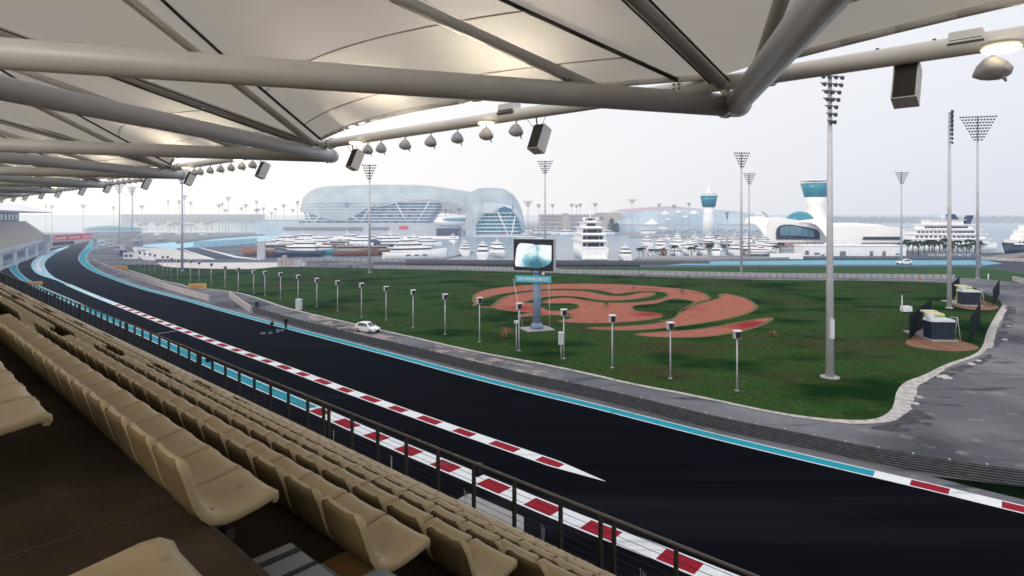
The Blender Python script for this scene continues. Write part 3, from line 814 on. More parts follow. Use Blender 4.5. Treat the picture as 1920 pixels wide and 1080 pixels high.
for i, (ax, ay) in enumerate(((886, 907), (383, 686), (97, 553))):
    a = ab_of(ax, BR); s_ = empty('monitor_speaker', W(a, BR + .05, ZT - .25), rzs, ['small dark speaker box on the nearest railing stretch', 'small dark speaker box halfway along the railing', 'small dark speaker box at the far railing end'][i], 'speaker')
    mb = MB(); mb.box((0, .13, 0), (.16, .20, .26), taper=.92); mb.build('body', M['black'], s_)
    mb = MB(); mb.box((-.083, .13, .0), (.006, .16, .09)); mb.build('badge', M['concrete'], s_)
    mb = MB(); mb.box((0, .02, 0), (.05, .06, .05)); mb.build('bracket', M['post'], s_)
# bird spikes along the front tier edge
for i, a in enumerate([5.2, 7.4, 9.6, 12.3, 15.0]):
    t = MB()
    for q in (-.03, 0, .04): t.tube(W(a, 8.95, ZB + .0), W(a + q * 2, 8.95 + q, ZB + 1.0), .005, n=4)
    tag(t.build('wire_prong', M['mast']), 'thin bent wire sticking up behind the front seats, %s along the row' % ORD[i + 1], 'wire', 'loose wires behind the front row')
# paved pad in front of the stand
p = [G(*q) for q in ((846, 943), (880, 926), (940, 952), (982, 970), (982, 1016), (905, 992))]
tag(obj('paved_pad', sheet('paved_pad', p, .03, M['concrete'])), kind='structure')

# ================================================================== ROOF
BT = 13.0; ZTIP = 2.42; A0 = 5.25; D = 16.5; BRL = 12.3; ZRL = .2285 * BRL
roof = empty('grandstand_roof', W(A0, BT, -H), 0, 'white tensile membrane roof on big tubular booms over the grandstand', 'roof')
PKB, PKZ = -1.0, 8.4
K0, K1_ = -1, 7
def tipa(k): return A0 + D * k
for k in range(K0, K1_ + 1):
    ta = tipa(k)
    m1 = MB(); m1.tube(W(ta, BT, ZTIP), W(ta + 8.25, -1.1, ZTIP + .1), .245, n=20)
    under(m1.build('boom', M['steelw']), roof)
    m1 = MB(); m1.tube(W(ta + .02, BT - .02, ZTIP), W(ta - 8.25, -1.1, ZTIP + .1), .245, n=20)
    under(m1.build('boom', M['steelb']), roof)
    m1 = MB()
    for s_ in (1, -1):
        d = (W(ta + s_ * 8.25, -1.1, ZTIP + .1) - W(ta, BT, ZTIP)).normalized(); c = W(ta, BT, ZTIP) + d * .26
        m1.tube(c - d * .05, c + d * .05, .285, n=20)
    under(m1.build('tip_collar', M['steelb']), roof)
# fascia rail segments and flange plates
for k in range(K0, K1_ + 1):
    ta = tipa(k)
    m1 = MB(); m1.tube(W(ta - D + .0, BRL, ZRL), W(ta, BRL, ZRL), .165, n=16); under(m1.build('fascia_rail', M['steelw']), roof)
    m1 = MB(); b_ = MB()
    for q in (ta + .95, ta - .95):
        d = (W(q + 1, BRL, ZRL) - W(q, BRL, ZRL))
        m1.tube(W(q - .10, BRL, ZRL), W(q + .10, BRL, ZRL), .215, n=16)
        c = W(q, BRL - .2, ZRL)
        for u in (-.06, .06):
            for v in (-.1, 0, .1):
                b_.tube(W(q + u, BRL - .20, ZRL + v - .02), W(q + u, BRL - .245, ZRL + v - .02), .022, n=6)
    m1.tube(W(ta, BRL, ZRL - .1), W(ta, BT - .25, ZTIP + .15), .1, n=10)
    m1.tube(W(ta + .5, BRL, ZRL - .1), W(ta + .35, BRL + .2, ZTIP), .06, n=8)
    m1.tube(W(ta - .5, BRL, ZRL - .1), W(ta - .35, BRL + .2, ZTIP), .06, n=8)
    under(m1.build('flange_plate', M['steelw']), roof); under(b_.build('bolts', M['bolt']), roof)
    # valley gutter with a lamp strip, and the masts with their ties
    m1 = MB(); m2 = MB()
    zv = lambda b: ZRL + .08 + .245 * (BRL - b)
    m1.tube(W(ta, BRL, zv(BRL) - .12), W(ta, -2, zv(-2) - .12), .13, n=12)
    for u in (-.2, .2): m2.tube(W(ta + u, BRL - .1, zv(BRL) - .10), W(ta + u, -2, zv(-2) - .10), .022, n=6)
    under(m1.build('valley_tube', M['steelw']), roof); under(m2.build('cable', M['cable']), roof)
    pk = ta + 8.25
    m1 = MB()
    m1.tube(W(ta + 1.68, 10.13, ZTIP + .15), W(pk, -1, 7.15), .12, n=12)
    m1.tube(W(ta + D - 1.0, 11.5, ZTIP + .3), W(pk, -1, 7.15), .12, n=12)
    under(m1.build('strut', M['steelw']), roof)
    b_ = MB(); e0 = W(ta + 1.68, 10.13, ZTIP + .15); dd = (W(pk, -1, 7.15) - e0).normalized()
    for u in (.30, .42):
        for v in (-.05, .05): c = e0 + dd * (u + .25) + Vector((0, 0, v)); c2 = c - Vector((VX, VY, 0)) * .14; b_.tube(c2, c2 - Vector((VX, VY, 0)) * .02, .022, n=6)
    under(b_.build('bolts', M['bolt']), roof)
    m1 = MB(); m1.tube(W(pk, -1.1, -1.6), W(pk, -1.1, PKZ), .22, n=16); under(m1.build('mast', M['steelw']), roof)

# membrane: a tent in every bay, from the raised peak to the valleys and the scalloped front edge
def zvl(b): return ZRL + .16 + .245 * (BRL - b)
def perim(ta):
    pts = []
    for i in range(15):           # right valley, going forward
        b = -9 + (BRL + 9) * i / 14; pts.append((ta, b, zvl(b)))
    for i in range(1, 20):        # scalloped front edge
        t = i / 20; s_ = math.sin(PI * t)
        pts.append((ta + D * t, BRL - 1.55 * s_ ** .8, zvl(BRL) + .12 * s_))
    for i in range(15):
        b = BRL - (BRL + 9) * i / 14; pts.append((ta + D, b, zvl(b)))
    for i in range(1, 12):
        t = i / 12; pts.append((ta + D * (1 - t), -9, zvl(-9) + .0))
    return pts
for k in range(K0 - 1, K1_ + 1):
    ta = tipa(k); P = perim(ta); pk = (ta + D / 2, PKB, PKZ)
    rows = []
    NR = 16
    for r in range(NR + 1):
        t = r / NR; row = []
        for (a, b, z) in P + [P[0]]:
            aa = pk[0] + (a - pk[0]) * (.05 + .95 * t); bb = pk[1] + (b - pk[1]) * (.05 + .95 * t)
            zz = pk[2] + (z - pk[2]) * t - .35 * math.sin(PI * t) * (1 - .3 * t)
            row.append(W(aa, bb, zz))
        rows.append(row)
    m1 = MB(); m1.grid(rows, 0)
    under(m1.build('membrane', M['membrane']), roof)
    # edge pocket of the front scallop
    m1 = MB(); fr = [W(a, b, z - .03) for a, b, z in P[14:34]]
    m1.path(fr, .07, 8); under(m1.build('edge_pocket', M['steelw']), roof)
    # dark cables on the membrane, thin welded seams
    m1 = MB()
    for i_ in (15, 18, 24, 30, 33):
        a, b, z = P[i_]
        pts = []
        for r in range(9):
            t = 1 - r / 8; pts.append(W(pk[0] + (a - pk[0]) * (.05 + .95 * t), pk[1] + (b - pk[1]) * (.05 + .95 * t), pk[2] + (z - pk[2]) * t - .35 * math.sin(PI * t) * (1 - .3 * t) - .06))
        if i_ in (15, 33): m1.path(pts, .045, 6)
    under(m1.build('cable', M['cable']), roof)
    m1 = MB()
    def surf(a, b, z, t, dz=.012): return W(pk[0] + (a - pk[0]) * (.05 + .95 * t), pk[1] + (b - pk[1]) * (.05 + .95 * t), pk[2] + (z - pk[2]) * t - .35 * math.sin(PI * t) * (1 - .3 * t) - dz)
    for t in (.76, .92):
        m1.path([surf(a, b, z, t) for (a, b, z) in P[15:34]], .016, 4)
    for i_ in (7, 41):
        a, b, z = P[i_]; m1.path([surf(a, b, z, 1 - q / 10 * .9) for q in range(11)], .012, 4)
    under(m1.build('seam', M['seam']), roof)

# ---- things hung from the fascia rail
def hang(name, a, dz=-.165): return empty(name, W(a, BRL, ZRL + dz), rzs)
# wrapped floodlight: bag-like bell on a short stem
def wrapped_light():
    r = empty('wrapped_floodlight')
    mb = MB(); mb.tube((0, 0, .10), (0, 0, -.22), .03, n=8); mb.box((0, 0, 0.02), (.12, .12, .05)); mb.build('stem', M['steelw'], r)
    mb = MB(); rows = []
    prof = [(.03, -.12), (.10, -.16), (.20, -.27), (.26, -.42), (.25, -.52), (.16, -.60), (.04, -.63)]
    for rr, z in prof:
        row = []
        for q in range(18):
            a = 2 * PI * q / 18; f = 1 + .10 * math.sin(3 * a + z * 9) + .06 * math.sin(7 * a - z * 17)
            row.append((rr * f * math.cos(a) * 1.15, rr * f * math.sin(a) * .9 + (-.42 - z) * .12, z))
        rows.append(row)
    mb.grid(rows, 0, True, True); mb.face(rows[-1][::-1]); mb.build('wrapping', M['wrap'], r)
    mb = MB(); mb.tube((.14, .05, -.55), (.20, .08, -.74), .05, .012, n=7); mb.build('loose_wrap_tail', M['wrap'], r)
    return reg(r)
def hung_speaker():
    r = empty('hanging_speaker')
    tilt = Matrix.Rotation(math.radians(-24), 3, 'X')
    mb = MB(); mb.tube((0, 0, .05), (0, .05, -.2), .02, n=6)
    for s_ in (-1, 1): mb.tube((s_ * .42, 0, .12), (s_ * .13, .05, -.25), .008, n=5); mb.box((s_ * .42, 0, .10), (.05, .05, .06))
    mb.build('hanger', M['bolt'], r)
    mb = MB(); mb.box((0, .14, -.56), (.38, .34, .74), ax=tilt); mb.build('cabinet', M['spk'], r)
    mb = MB(); mb.box(tuple(Vector((0, .14, -.56)) + tilt @ Vector((0, -.176, 0))), (.33, .02, .69), ax=tilt); mb.build('grille', M['spkfront'], r)
    return reg(r)
def uplight():
    r = empty('uplight')
    mb = MB(); mb.lathe([(.12, .0), (.24, .07), (.25, .10), (.21, .10)], (0, -.30, -.10), 18); mb.tube((0, 0, .10), (0, -.28, -.02), .03, n=8); mb.build('housing', M['steelw'], r)
    mb = MB(); mb.lathe([(.02, 0), (.20, .012), (.02, .02)], (0, -.30, -.015), 18, cap=False); mb.lathe([(.235, .02), (.19, -.02), (.02, -.035)], (0, -.30, -.10), 20); mb.build('lens', M['lamp'], r)
    return reg(r)
def ballast():
    r = empty('ballast_box')
    mb = MB(); mb.box((0, 0, .30), (.62, .34, .26), taper=.9); mb.build('case', M['spk'], r)
    mb = MB(); mb.box((0, -.178, .24), (.54, .012, .03)); mb.box((0, -.19, .17), (.60, .04, .05)); mb.build('mounting_strip', M['bolt'], r)
    return reg(r)
WL, HS, UL, BB = wrapped_light(), hung_speaker(), uplight(), ballast()
base = {'w': [ab_of(p, BRL) - D for p in (690, 715, 760, 808, 858, 912, 968)], 's': [ab_of(660, BRL) - D, ab_of(1005, BRL)], 'u': [ab_of(678, BRL) - D, ab_of(925, BRL)],
        'b': [ab_of(955, BRL)]}
bay_names = ['in the bay over the lens', 'in the bay above the giant screen', 'in the second bay away', 'in the third bay away', 'in the fourth bay away', 'in the fifth bay away', 'in the sixth bay away', 'in the farthest bay']
fw = fs_ = fu = fb = True
for k in range(0, 7):
    where = bay_names[min(k + 1, 7)]
    for i, a in enumerate(sorted(ab_of(p, BRL) for p in (690, 715, 760, 808, 858, 912, 968))):
        place(WL, fw, W(a + D * k, BRL, ZRL - .165), rzs + .2 * math.sin(i * 2 + k), (.74, .74, .70 + .06 * math.sin(i * 3.1)),
              'grey wrapped floodlight, %s from the right %s' % (ORD[i + 1], where), 'floodlight', 'wrapped floodlights under the roof edge'); fw = False
    for i, a in enumerate((ab_of(1005, BRL), ab_of(660, BRL))):
        place(HS, fs_, W(a + D * k, BRL, ZRL - .165), rzs, None, 'grey box speaker hanging at the %s end %s' % (('right', 'left')[i], where), 'speaker', 'box speakers under the roof edge'); fs_ = False
    for i, a in enumerate((ab_of(925, BRL), ab_of(680, BRL))):
        place(UL, fu, W(a + D * k, BRL, ZRL - .1), rzs, None, 'lit warm uplight, %s one %s' % (('right', 'left')[i], where), 'uplight', 'warm uplights on the fascia rail'); fu = False
    place(BB, fb, W(ab_of(955, BRL) + D * k, BRL, ZRL - .1), rzs, None, 'grey ballast box on the rail %s' % where, 'ballast box', 'ballast boxes on the fascia rail'); fb = False
# the bay over the lens, right of the frame
place(WL, False, W(ab_of(1862, BRL), BRL, ZRL - .165), rzs - 1.1, (1.05, 1.05, .72), 'torn plastic-wrapped floodlight hanging at the top right corner', 'floodlight')
place(HS, False, W(ab_of(1697, BRL), BRL, ZRL + .06), rzs, (1, 1, 1), 'big grey box speaker with dark grille hanging at upper right', 'speaker')
place(UL, False, W(ab_of(1880, BRL), BRL, ZRL - .12), rzs, (1.1, 1.1, 1.1), 'bright warm lamp glowing at the top right corner', 'uplight')
place(BB, False, W(ab_of(1812, BRL), BRL, ZRL - .12), rzs, (.8, .8, .8), 'grey ballast box beside the glowing lamp at top right', 'ballast box')
mbx = MB(); p0 = W(ab_of(1290, BRL), BRL, ZRL - .15)
cam_r = empty('security_camera', p0, rzs, 'small cream camera under the rail beside the boom tip', 'camera')
mb = MB(); mb.tube((0, 0, .02), (0, 0, -.14), .02, n=8); mb.build('stem', M['steelw'], cam_r)
mb = MB(); mb.box((0, -.02, -.19), (.34, .12, .11)); mb.box((0, -.02, -.125), (.40, .15, .02)); mb.build('housing', M['steelw'], cam_r)
mb = MB(); mb.tube((-.17, -.02, -.19), (-.21, -.02, -.20), .04, n=10); mb.build('lens', M['black'], cam_r)
# spots for the lit uplights, plus added fixtureless spots brightening the membrane
for k in range(0, 6):
    for a, e in ((ab_of(925, BRL), 170), (ab_of(680, BRL), 120), (ab_of(1880, BRL), 150)):
        if k > 0 and e == 150: continue
        da = {170: -2.9, 120: -4.6, 150: -1.6}[e]
        for nm, P_, sp_, b_, tb, tz in (('uplight_beam', 300, 62, BRL - 1.15, 9.3, 3.9), ('added_roof_glow', 330, 150, 9.4, 8.9, 6.0)):
            L = bpy.data.lights.new(nm, 'SPOT'); L.energy = P_; L.color = (1, .90, .72); L.spot_size = math.radians(sp_); L.spot_blend = 1.0; L.shadow_soft_size = .2
            o = bpy.data.objects.new(nm, L); COL.objects.link(o); p = W(a + D * k + (da if nm == 'added_roof_glow' else 0), b_, ZRL - (.40 if nm != 'added_roof_glow' else .95)); o.location = p
            o.rotation_euler = (W(a + D * k + da, tb, tz) - p).to_track_quat('-Z', 'Y').to_euler()

# ================================================================== TRACKSIDE
def at(pxx, pyy): return G(pxx, pyy)
# crash barrier right of the track
BP = [(1925, 912.5), (1811, 898.7), (1707, 880.6), (1604, 861), (1500, 838), (1359, 809.8), (1229.6, 776), (1100, 743.7), (982, 719), (871, 691), (755.6, 661), (622, 629), (533, 604.4), (471, 584.4)]
bp = px(*BP); dd = (bp[0] - bp[3]).normalized(); bp = [bp[0] + dd * 14] + bp
bp = resample(chaikin(bp, 3), 2.0)[0]
bar = empty('crash_barrier', bp[0], 0, 'long grey multi-rail crash barrier between the track and the service road', 'barrier')
for q in range(6):
    m1 = MB(); z = .10 + q * .165
    for i in range(len(bp) - 1):
        a, b = offset_pt(bp, i, 0), offset_pt(bp, i + 1, 0)
        a2, b2 = offset_pt(bp, i, .07), offset_pt(bp, i + 1, .07)
        m1.face([(a.x, a.y, z), (b.x, b.y, z), (b2.x, b2.y, z + .05), (a2.x, a2.y, z + .05)])
        m1.face([(a2.x, a2.y, z + .05), (b2.x, b2.y, z + .05), (b.x, b.y, z + .125), (a.x, a.y, z + .125)])
    under(m1.build('rail', M['rail']), bar)
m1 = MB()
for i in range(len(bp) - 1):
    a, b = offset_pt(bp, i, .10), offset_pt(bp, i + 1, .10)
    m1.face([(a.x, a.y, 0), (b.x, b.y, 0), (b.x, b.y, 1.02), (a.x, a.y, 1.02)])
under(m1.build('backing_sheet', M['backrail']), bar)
pm2 = MB(); pm2.box((0, 0, .55), (.10, .12, 1.10)); pm2.box((0, .35, .28), (.07, .70, .07), ax=Matrix.Rotation(-.65, 3, 'X')); pm2 = pm2.mesh('post', M['mast'])
for i in range(0, min(len(bp), 98)):
    if i >= len(bp): break
    c = offset_pt(bp, i, .2); p = obj('post', pm2); j = min(i, len(bp) - 2); d_ = bp[j + 1] - bp[j]
    p.location = c; p.rotation_euler = (0, 0, math.atan2(d_.y, d_.x) + PI); under(p, bar)

def wall(name, pts, h, t, m, label, cat, cap=None, z0=0.0, step=2.0):
    p = resample(chaikin(px(*pts), 2), step)[0]
    root = empty(name, p[0], 0, label, cat); mb = MB()
    A = [offset_pt(p, i, -t / 2) for i in range(len(p))]; B = [offset_pt(p, i, t / 2) for i in range(len(p))]
    mb.prism([(v.x, v.y) for v in A + B[::-1]], z0, h, 0) if len(p) < 3 else None
    if len(p) >= 3:
        for i in range(len(p) - 1):
            a, b, c, d = A[i], A[i + 1], B[i + 1], B[i]
            for q in ([(a, z0), (b, z0), (b, h), (a, h)], [(d, z0), (d, h), (c, h), (c, z0)], [(a, h), (b, h), (c, h), (d, h)]):
                mb.face([(v.x, v.y, z) for v, z in q])
        for v, u in ((A[0], B[0]), (A[-1], B[-1])):
            mb.face([(v.x, v.y, z0), (u.x, u.y, z0), (u.x, u.y, h), (v.x, v.y, h)])
    under(mb.build('wall_panel', m), root)
    if cap:
        mb = MB(); mb.path([Vector((v.x, v.y, h + .05)) for v in p], .06, 5); under(mb.build('coping', cap), root)
    return root, p
wall('concrete_wall', [(392, 564.5), (329.6, 547), (274, 529), (225, 514), (196, 502), (172, 491)], 1.15, .35, M['pinkwall'], 'long pinkish concrete wall right of the far bend', 'wall')
wall('concrete_wall', [(471, 586), (452, 574), (440, 564), (430, 556.5)], 1.1, .35, M['pinkwall'], 'short pinkish wall curving away beside the gap in the barrier', 'wall')
# trackside lamp posts
def lamp_post():
    r = empty('lamp_post')
    mb = MB(); mb.tube((0, 0, 0), (0, 0, 4.75), .085, .06, 10); mb.box((0, 0, .03), (.34, .34, .06)); mb.build('pole', M['mast'], r)
    mb = MB(); mb.box((0, .0, 5.08), (.62, .50, .66), taper=.96); mb.build('lamp_box', M['mast'], r)
    mb = MB(); mb.box((0, -.262, 5.06), (.52, .03, .54)); mb.lathe([(.15, 0), (.17, .05)], (0, -.28, 5.08), 12, ax=Matrix.Rotation(PI / 2, 3, 'X')); mb.build('lens', M['black'], r)
    mb = MB(); mb.box((0, -.04, 5.44), (.74, .64, .04)); mb.build('cap', M['white'], r)
    return reg(r)
LP = lamp_post()
lp = [(1382, 733, 627), (1257, 710, 611), (1148, 690, 597), (1057, 673, 585.7), (973, 658, 574), (899, 641, 563), (834.4, 627, 556), (774.5, 614.5, 548),
      (723.8, 600.5, 541), (677.8, 595, 535), (633, 583, 530), (594, 575.6, 525), (559, 568, 519), (526, 560, 514), (496.7, 554.4, 511.5), (475.6, 550.5, 509.5), (446.7, 545.6, 504.5),
      (422, 539, 501.5), (396, 535, 496), (373, 528, 493), (357, 529.6, 490), (333, 524, 489), (321, 520, 486), (314, 512, 482), (305, 513, 482), (290, 511, 479), (281, 508, 477), (271, 507, 476), (262, 506, 474)]
for i, (x, yb, yt) in enumerate(lp):
    g = at(x, yb); h = (yb - yt) * g.y / F
    s_ = 1.0 if i < 18 else .92
    place(LP, i == 0, g, math.atan2(g.x, g.y) * -1 + .5 - .12 * (i % 3) * .3, (s_, s_, h / 5.1), 'slim grey lamp post with black box head on the lawn, %s from the right' % ORD[i + 1], 'lamp post', 'lamp posts along the lawn edge')
# small cabinets fixed by two posts
def cabinet(x, yb, wpx, h, z0, label):
    g = at(x, yb); r = empty('electric_cabinet', g, -.3, label, 'cabinet'); mb = MB(); wd = wpx * g.y / F
    mb.box((0, 0, z0 + h / 2), (wd, wd * .7, h)); mb.build('body', M['grey'], r)
    mb = MB(); mb.box((0, 0, z0 + h + .02), (wd * 1.1, wd * .8, .05)); mb.build('lid', M['white'], r)
    mb = MB(); mb.box((.0, -wd * .36, z0 + h / 2), (.03, .02, h * .8)); mb.build('door_seam', M['dgrey'], r)
    if z0 > .2:
        mb = MB(); mb.tube((0, 0, 0), (0, 0, z0), .05); mb.build('stand_pipe', M['mast'], r)
cabinet(560.5, 581, 10, 1.9, 0, 'white electric cabinet at the foot of a lamp post beside the wall')
cabinet(1052, 676, 9, 1.4, 1.9, 'small white box on the lamp post right of the screen column')
cabinet(968, 660, 7, .25, 4 * .9, 'small ledge box on the lamp post left of the screen column')

# floodlight masts
def flood_mast(name_h, rows, wtop, edge=False, yaw=0.0):
    r = empty('floodlight_mast')
    mb = MB(); hm = name_h; mb.tube((0, 0, 0), (0, 0, hm), .42, .20, 12); mb.lathe([(.62, 0), (.62, .12), (.45, .14)], n=12); mb.build('mast', M['mast'], r)
    mb = MB(); mb.tube((0, 0, 3.6), (0, 0, 6.6), .60, .58, 10)
    n_ = rows; lampm = MB()
    lampm.lathe([(.05, .16), (.16, .12), (.24, -.08), (.25, -.14)], n=8, ax=Matrix.Rotation(math.radians(55), 3, 'X')); lm = lampm.mesh('lamp', M['lampdark'])
    pole = mb
    for j in range(n_):
        z = hm - .1 - j * .78; wd = wtop * (1 - j / n_ * .82)
        m1 = MB(); m1.box((0, -.25, z), (wd, .10, .10)); m1.build('crossarm', M['lampdark'] if not edge else M['mast'], r)
        nl = max(2, int(round(wd / .72)))
        for q in range(nl):
            o = obj('lamp', lm, r); o.location = (-wd / 2 + wd * (q + .5) / nl, -.45, z - .12)
    return r
def copyflat(proto):
    return dup(proto)
def mk_flood(x, yb, yt, rows, wpx, yaw, label, group=None):
    g = at(x, yb); h = (yb - yt) * g.y / F; wt = wpx * g.y / F
    r = flood_mast(h, rows, wt); r.location = g; r.rotation_euler = (0, 0, yaw); tag(r, label, 'floodlight mast', group)
    return r
m0 = mk_flood(1556, 708, 142, 7, 56, .25, 'tallest floodlight mast, nearest one standing on the lawn in front of the tower', None)
mb = MB(); mb.box((-.1, -.42, 5.2), (.40, .24, 2.0)); mb.build('control_box', M['steelb'], m0)
mb = MB(); mb.lathe([(.95, 0), (.95, .12), (.7, .16)], n=14); mb.build('footing', M['concrete'], m0)
mk_flood(1780, 578, 210, 8, 60, .96, 'floodlight mast seen edge on, beside the generator enclosures')
m1_ = mk_flood(1833, 522, 218, 9, 62, -.25, 'floodlight mast with wide triangle of lamps, rightmost on the service road')
mb = MB(); mb.box((0, -.5, 4.6), (1.1, .6, 3.6)); mb.build('control_box', M['dgrey'], m1_)
mk_flood(1390, 514, 286, 6, 32, .1, 'floodlight mast beside the small tower, front one of the close pair')
mk_flood(1404.5, 486, 325, 6, 24, 0, 'floodlight mast behind the front one of the close pair')
mk_flood(1690, 490, 323, 6, 26, 0, 'floodlight mast in front of the long white building')
mk_flood(1022, 496, 302, 6, 30, 0, 'floodlight mast rising behind the giant screen')
mk_flood(693, 511, 309, 6, 28, 0, 'floodlight mast in front of the glass shell hotel')
mk_flood(341.5, 508, 318, 6, 22, 0, 'floodlight mast at the left end of the lawn')
mk_flood(224, 468, 346, 6, 18, .2, 'thick floodlight mast beyond the far bend')
mk_flood(248, 466, 350, 6, 16, .2, 'thin floodlight mast right of the thick one beyond the bend')
mk_flood(990, 455, 377, 5, 18, 0, 'floodlight mast between the hotel and the beige flats')
mk_flood(1185, 440, 374, 5, 18, 0, 'floodlight mast standing in front of the low blue roof')
mk_flood(651, 446, 381, 5, 14, 0, 'floodlight mast at the foot of the hotel shell')
mk_flood(1363, 478, 0 + 398, 4, 8, 0, 'thin grey light pole among the moored boats')
def small_mast():
    r = empty('distant_floodlight')
    mb = MB(); mb.tube((0, 0, 0), (0, 0, 30), .32, .20, 6); mb.build('mast', M['mast'], r)
    mb = MB()
    for j in range(4): mb.box((0, 0, 29.6 - j * .9), (4.4 - j * 1.0, .5, .5))
    mb.build('lamp_rack', M['lampdark'], r)
    return reg(r)
SMM = small_mast()
dm = [(86, 384), (97, 385), (156, 384), (213, 387), (266, 385), (315, 376), (336, 376), (346, 366), (357.6, 378), (410.7, 383), (417, 380), (428, 369), (423, 392), (453, 389), (461, 383), (481, 376),
      (484, 391), (494, 389), (509, 398), (532, 383), (516, 390), (549, 392), (558, 377), (566, 390), (836, 392), (845, 394), (861, 391), (1010, 383), (1036, 383), (1072, 382), (1081, 384), (1088, 382), (1116, 381), (1236, 382), (1264, 384), (1292, 380), (480, 392)]
dmn = sorted(range(len(dm)), key=lambda i: dm[i][0])
for k, i in enumerate(dmn):
    x, yt = dm[i]; yb = 437 + (i * 7 % 5); g = at(x, yb); h = (yb - yt) * g.y / F
    place(SMM, k == 0, g, (i * 1.7) % 1.2 - .6, (1, 1, h / 30), 'tiny hazy floodlight mast on the skyline', 'floodlight mast', 'distant floodlight masts')

# giant screen on a column
sg = at(1007, 619); sy = sg.y; u = sy / F
scr = empty('giant_screen', sg, 0, 'giant video screen on a blue grey column standing on the lawn', 'screen')
yaw = math.radians(14)
rot = Matrix.Rotation(yaw, 3, 'Z')
zc = zat(sy, 478); hw_, hh_ = 3.07, 2.36
def sbox(name, c, size, m, parent=scr, taper=1):
    mb = MB(); cc = rot @ Vector(c); mb.box(tuple(cc), size, rz=yaw, taper=taper); return mb.build(name, m, parent)
def swap(x): return x
yaw_s = -math.radians(17)
rot = Matrix.Rotation(yaw_s, 3, 'Z'); yaw = yaw_s
off = Vector((-.55, 0, 0))
mb = MB(); cc = rot @ Vector((0, .75, zc)) + off; mb.box(tuple(cc), (hw_ * 2, 1.5, hh_ * 2), rz=yaw); mb.build('cabinet', M['grey'], scr)
mb = MB(); cc = rot @ Vector((0, -.03, zc)) + off; mb.box(tuple(cc), (hw_ * 2 - .02, .06, hh_ * 2 - .02), rz=yaw); mb.build('bezel', M['black'], scr)
def screen_mat():
    m = bpy.data.materials.new('video_picture'); m.use_nodes = True
    n, l = m.node_tree.nodes, m.node_tree.links; b = n['Principled BSDF']
    tc = n.new('ShaderNodeTexCoord')
    t = n.new('ShaderNodeTexNoise'); t.inputs['Scale'].default_value = 1.6; t.inputs['Detail'].default_value = 3; l.new(tc.outputs['Generated'], t.inputs['Vector'])
    sp = n.new('ShaderNodeSeparateXYZ'); l.new(tc.outputs['Generated'], sp.inputs[0])
    # figure-like teal mass right of centre
    dx_ = n.new('ShaderNodeMath'); dx_.operation = 'SUBTRACT'; dx_.inputs[1].default_value = .62; l.new(sp.outputs['X'], dx_.inputs[0])
    ab = n.new('ShaderNodeMath'); ab.operation = 'ABSOLUTE'; l.new(dx_.outputs[0], ab.inputs[0])
    zz = n.new('ShaderNodeMath'); zz.operation = 'MULTIPLY_ADD'; zz.inputs[1].default_value = .42; zz.inputs[2].default_value = 0; l.new(sp.outputs['Z'], zz.inputs[0])
    s1_ = n.new('ShaderNodeMath'); s1_.operation = 'MULTIPLY_ADD'; s1_.inputs[1].default_value = 1.15; l.new(ab.outputs[0], s1_.inputs[0]); l.new(zz.outputs[0], s1_.inputs[2])
    s2_ = n.new('ShaderNodeMath'); s2_.operation = 'SUBTRACT'; l.new(s1_.outputs[0], s2_.inputs[0]); l.new(t.outputs['Fac'], s2_.inputs[1])
    r = n.new('ShaderNodeValToRGB'); l.new(s2_.outputs[0], r.inputs[0])
    # shift range
    ad = n.new('ShaderNodeMath'); ad.operation = 'ADD'; ad.inputs[1].default_value = .5; l.new(s2_.outputs[0], ad.inputs[0]); l.new(ad.outputs[0], r.inputs[0])
    e = r.color_ramp.elements; e[0].position = .18; e[0].color = (.02, .16, .22, 1); e[1].position = .62; e[1].color = (.95, .98, 1, 1)
    x = e.new(.34); x.color = (.16, .45, .55, 1); x = e.new(.44); x.color = (.42, .72, .82, 1); x = e.new(.50); x.color = (.85, .93, .96, 1)
    l.new(r.outputs[0], b.inputs['Emission Color']); b.inputs['Emission Strength'].default_value = .95; b.inputs['Base Color'].default_value = (.02, .02, .02, 1)
    return m
mb = MB()
pic = [(-2.75, -1.75), (-2.85, -1.2), (-2.6, .9), (-2.3, 1.55), (-1.9, 1.75), (-.2, 1.65), (.4, 1.50), (1.5, 1.52), (2.75, 1.45), (2.8, 1.3), (2.75, -.9), (2.4, -1.35), (1.6, -1.72), (.6, -1.95), (-.4, -1.9), (-1.5, -1.8)]
pts = [rot @ Vector((x, -.066, zc + z)) + off for x, z in pic]
mb.face([tuple(p) for p in pts]); mb.build('picture', screen_mat(), scr)
mb = MB(); mb.tube((0, .6, 0), (0, .6, zc - hh_ - .0), .62, .60, 16); mb.lathe([(.95, 0), (.95, .5), (.7, .9)], (0, .6, .12), 16); mb.lathe([(.7, 0), (.9, .5)], (0, .6, zc - hh_ - .5), 12); mb.build('column', M['bluecol'], scr)
mb = MB(); mb.box((0, .6, .08), (4.4, 3.4, .16), rz=.35); mb.build('foundation', M['concrete'], scr)
zs = zat(sy, 523)
mb = MB(); cc = rot @ Vector((0, -.15, zs)) + off; mb.box(tuple(cc), (5.5, .12, .95), rz=yaw)
nb = mb.build('name_board', M['cyansign'], scr)
def text_mesh(txt, size, m, name='lettering', wide=1.0):
    c = bpy.data.curves.new(name, 'FONT'); c.body = txt; c.size = size; c.align_x = 'CENTER'; c.align_y = 'CENTER'; c.extrude = .01
    o = bpy.data.objects.new('tmp', c); COL.objects.link(o); dg = bpy.context.evaluated_depsgraph_get(); dg.update()
    me = bpy.data.meshes.new_from_object(o.evaluated_get(dg)); COL.objects.unlink(o); bpy.data.objects.remove(o)
    me.materials.clear(); me.materials.append(m); me.name = name
    for v in me.vertices: v.co.x *= wide
    return me
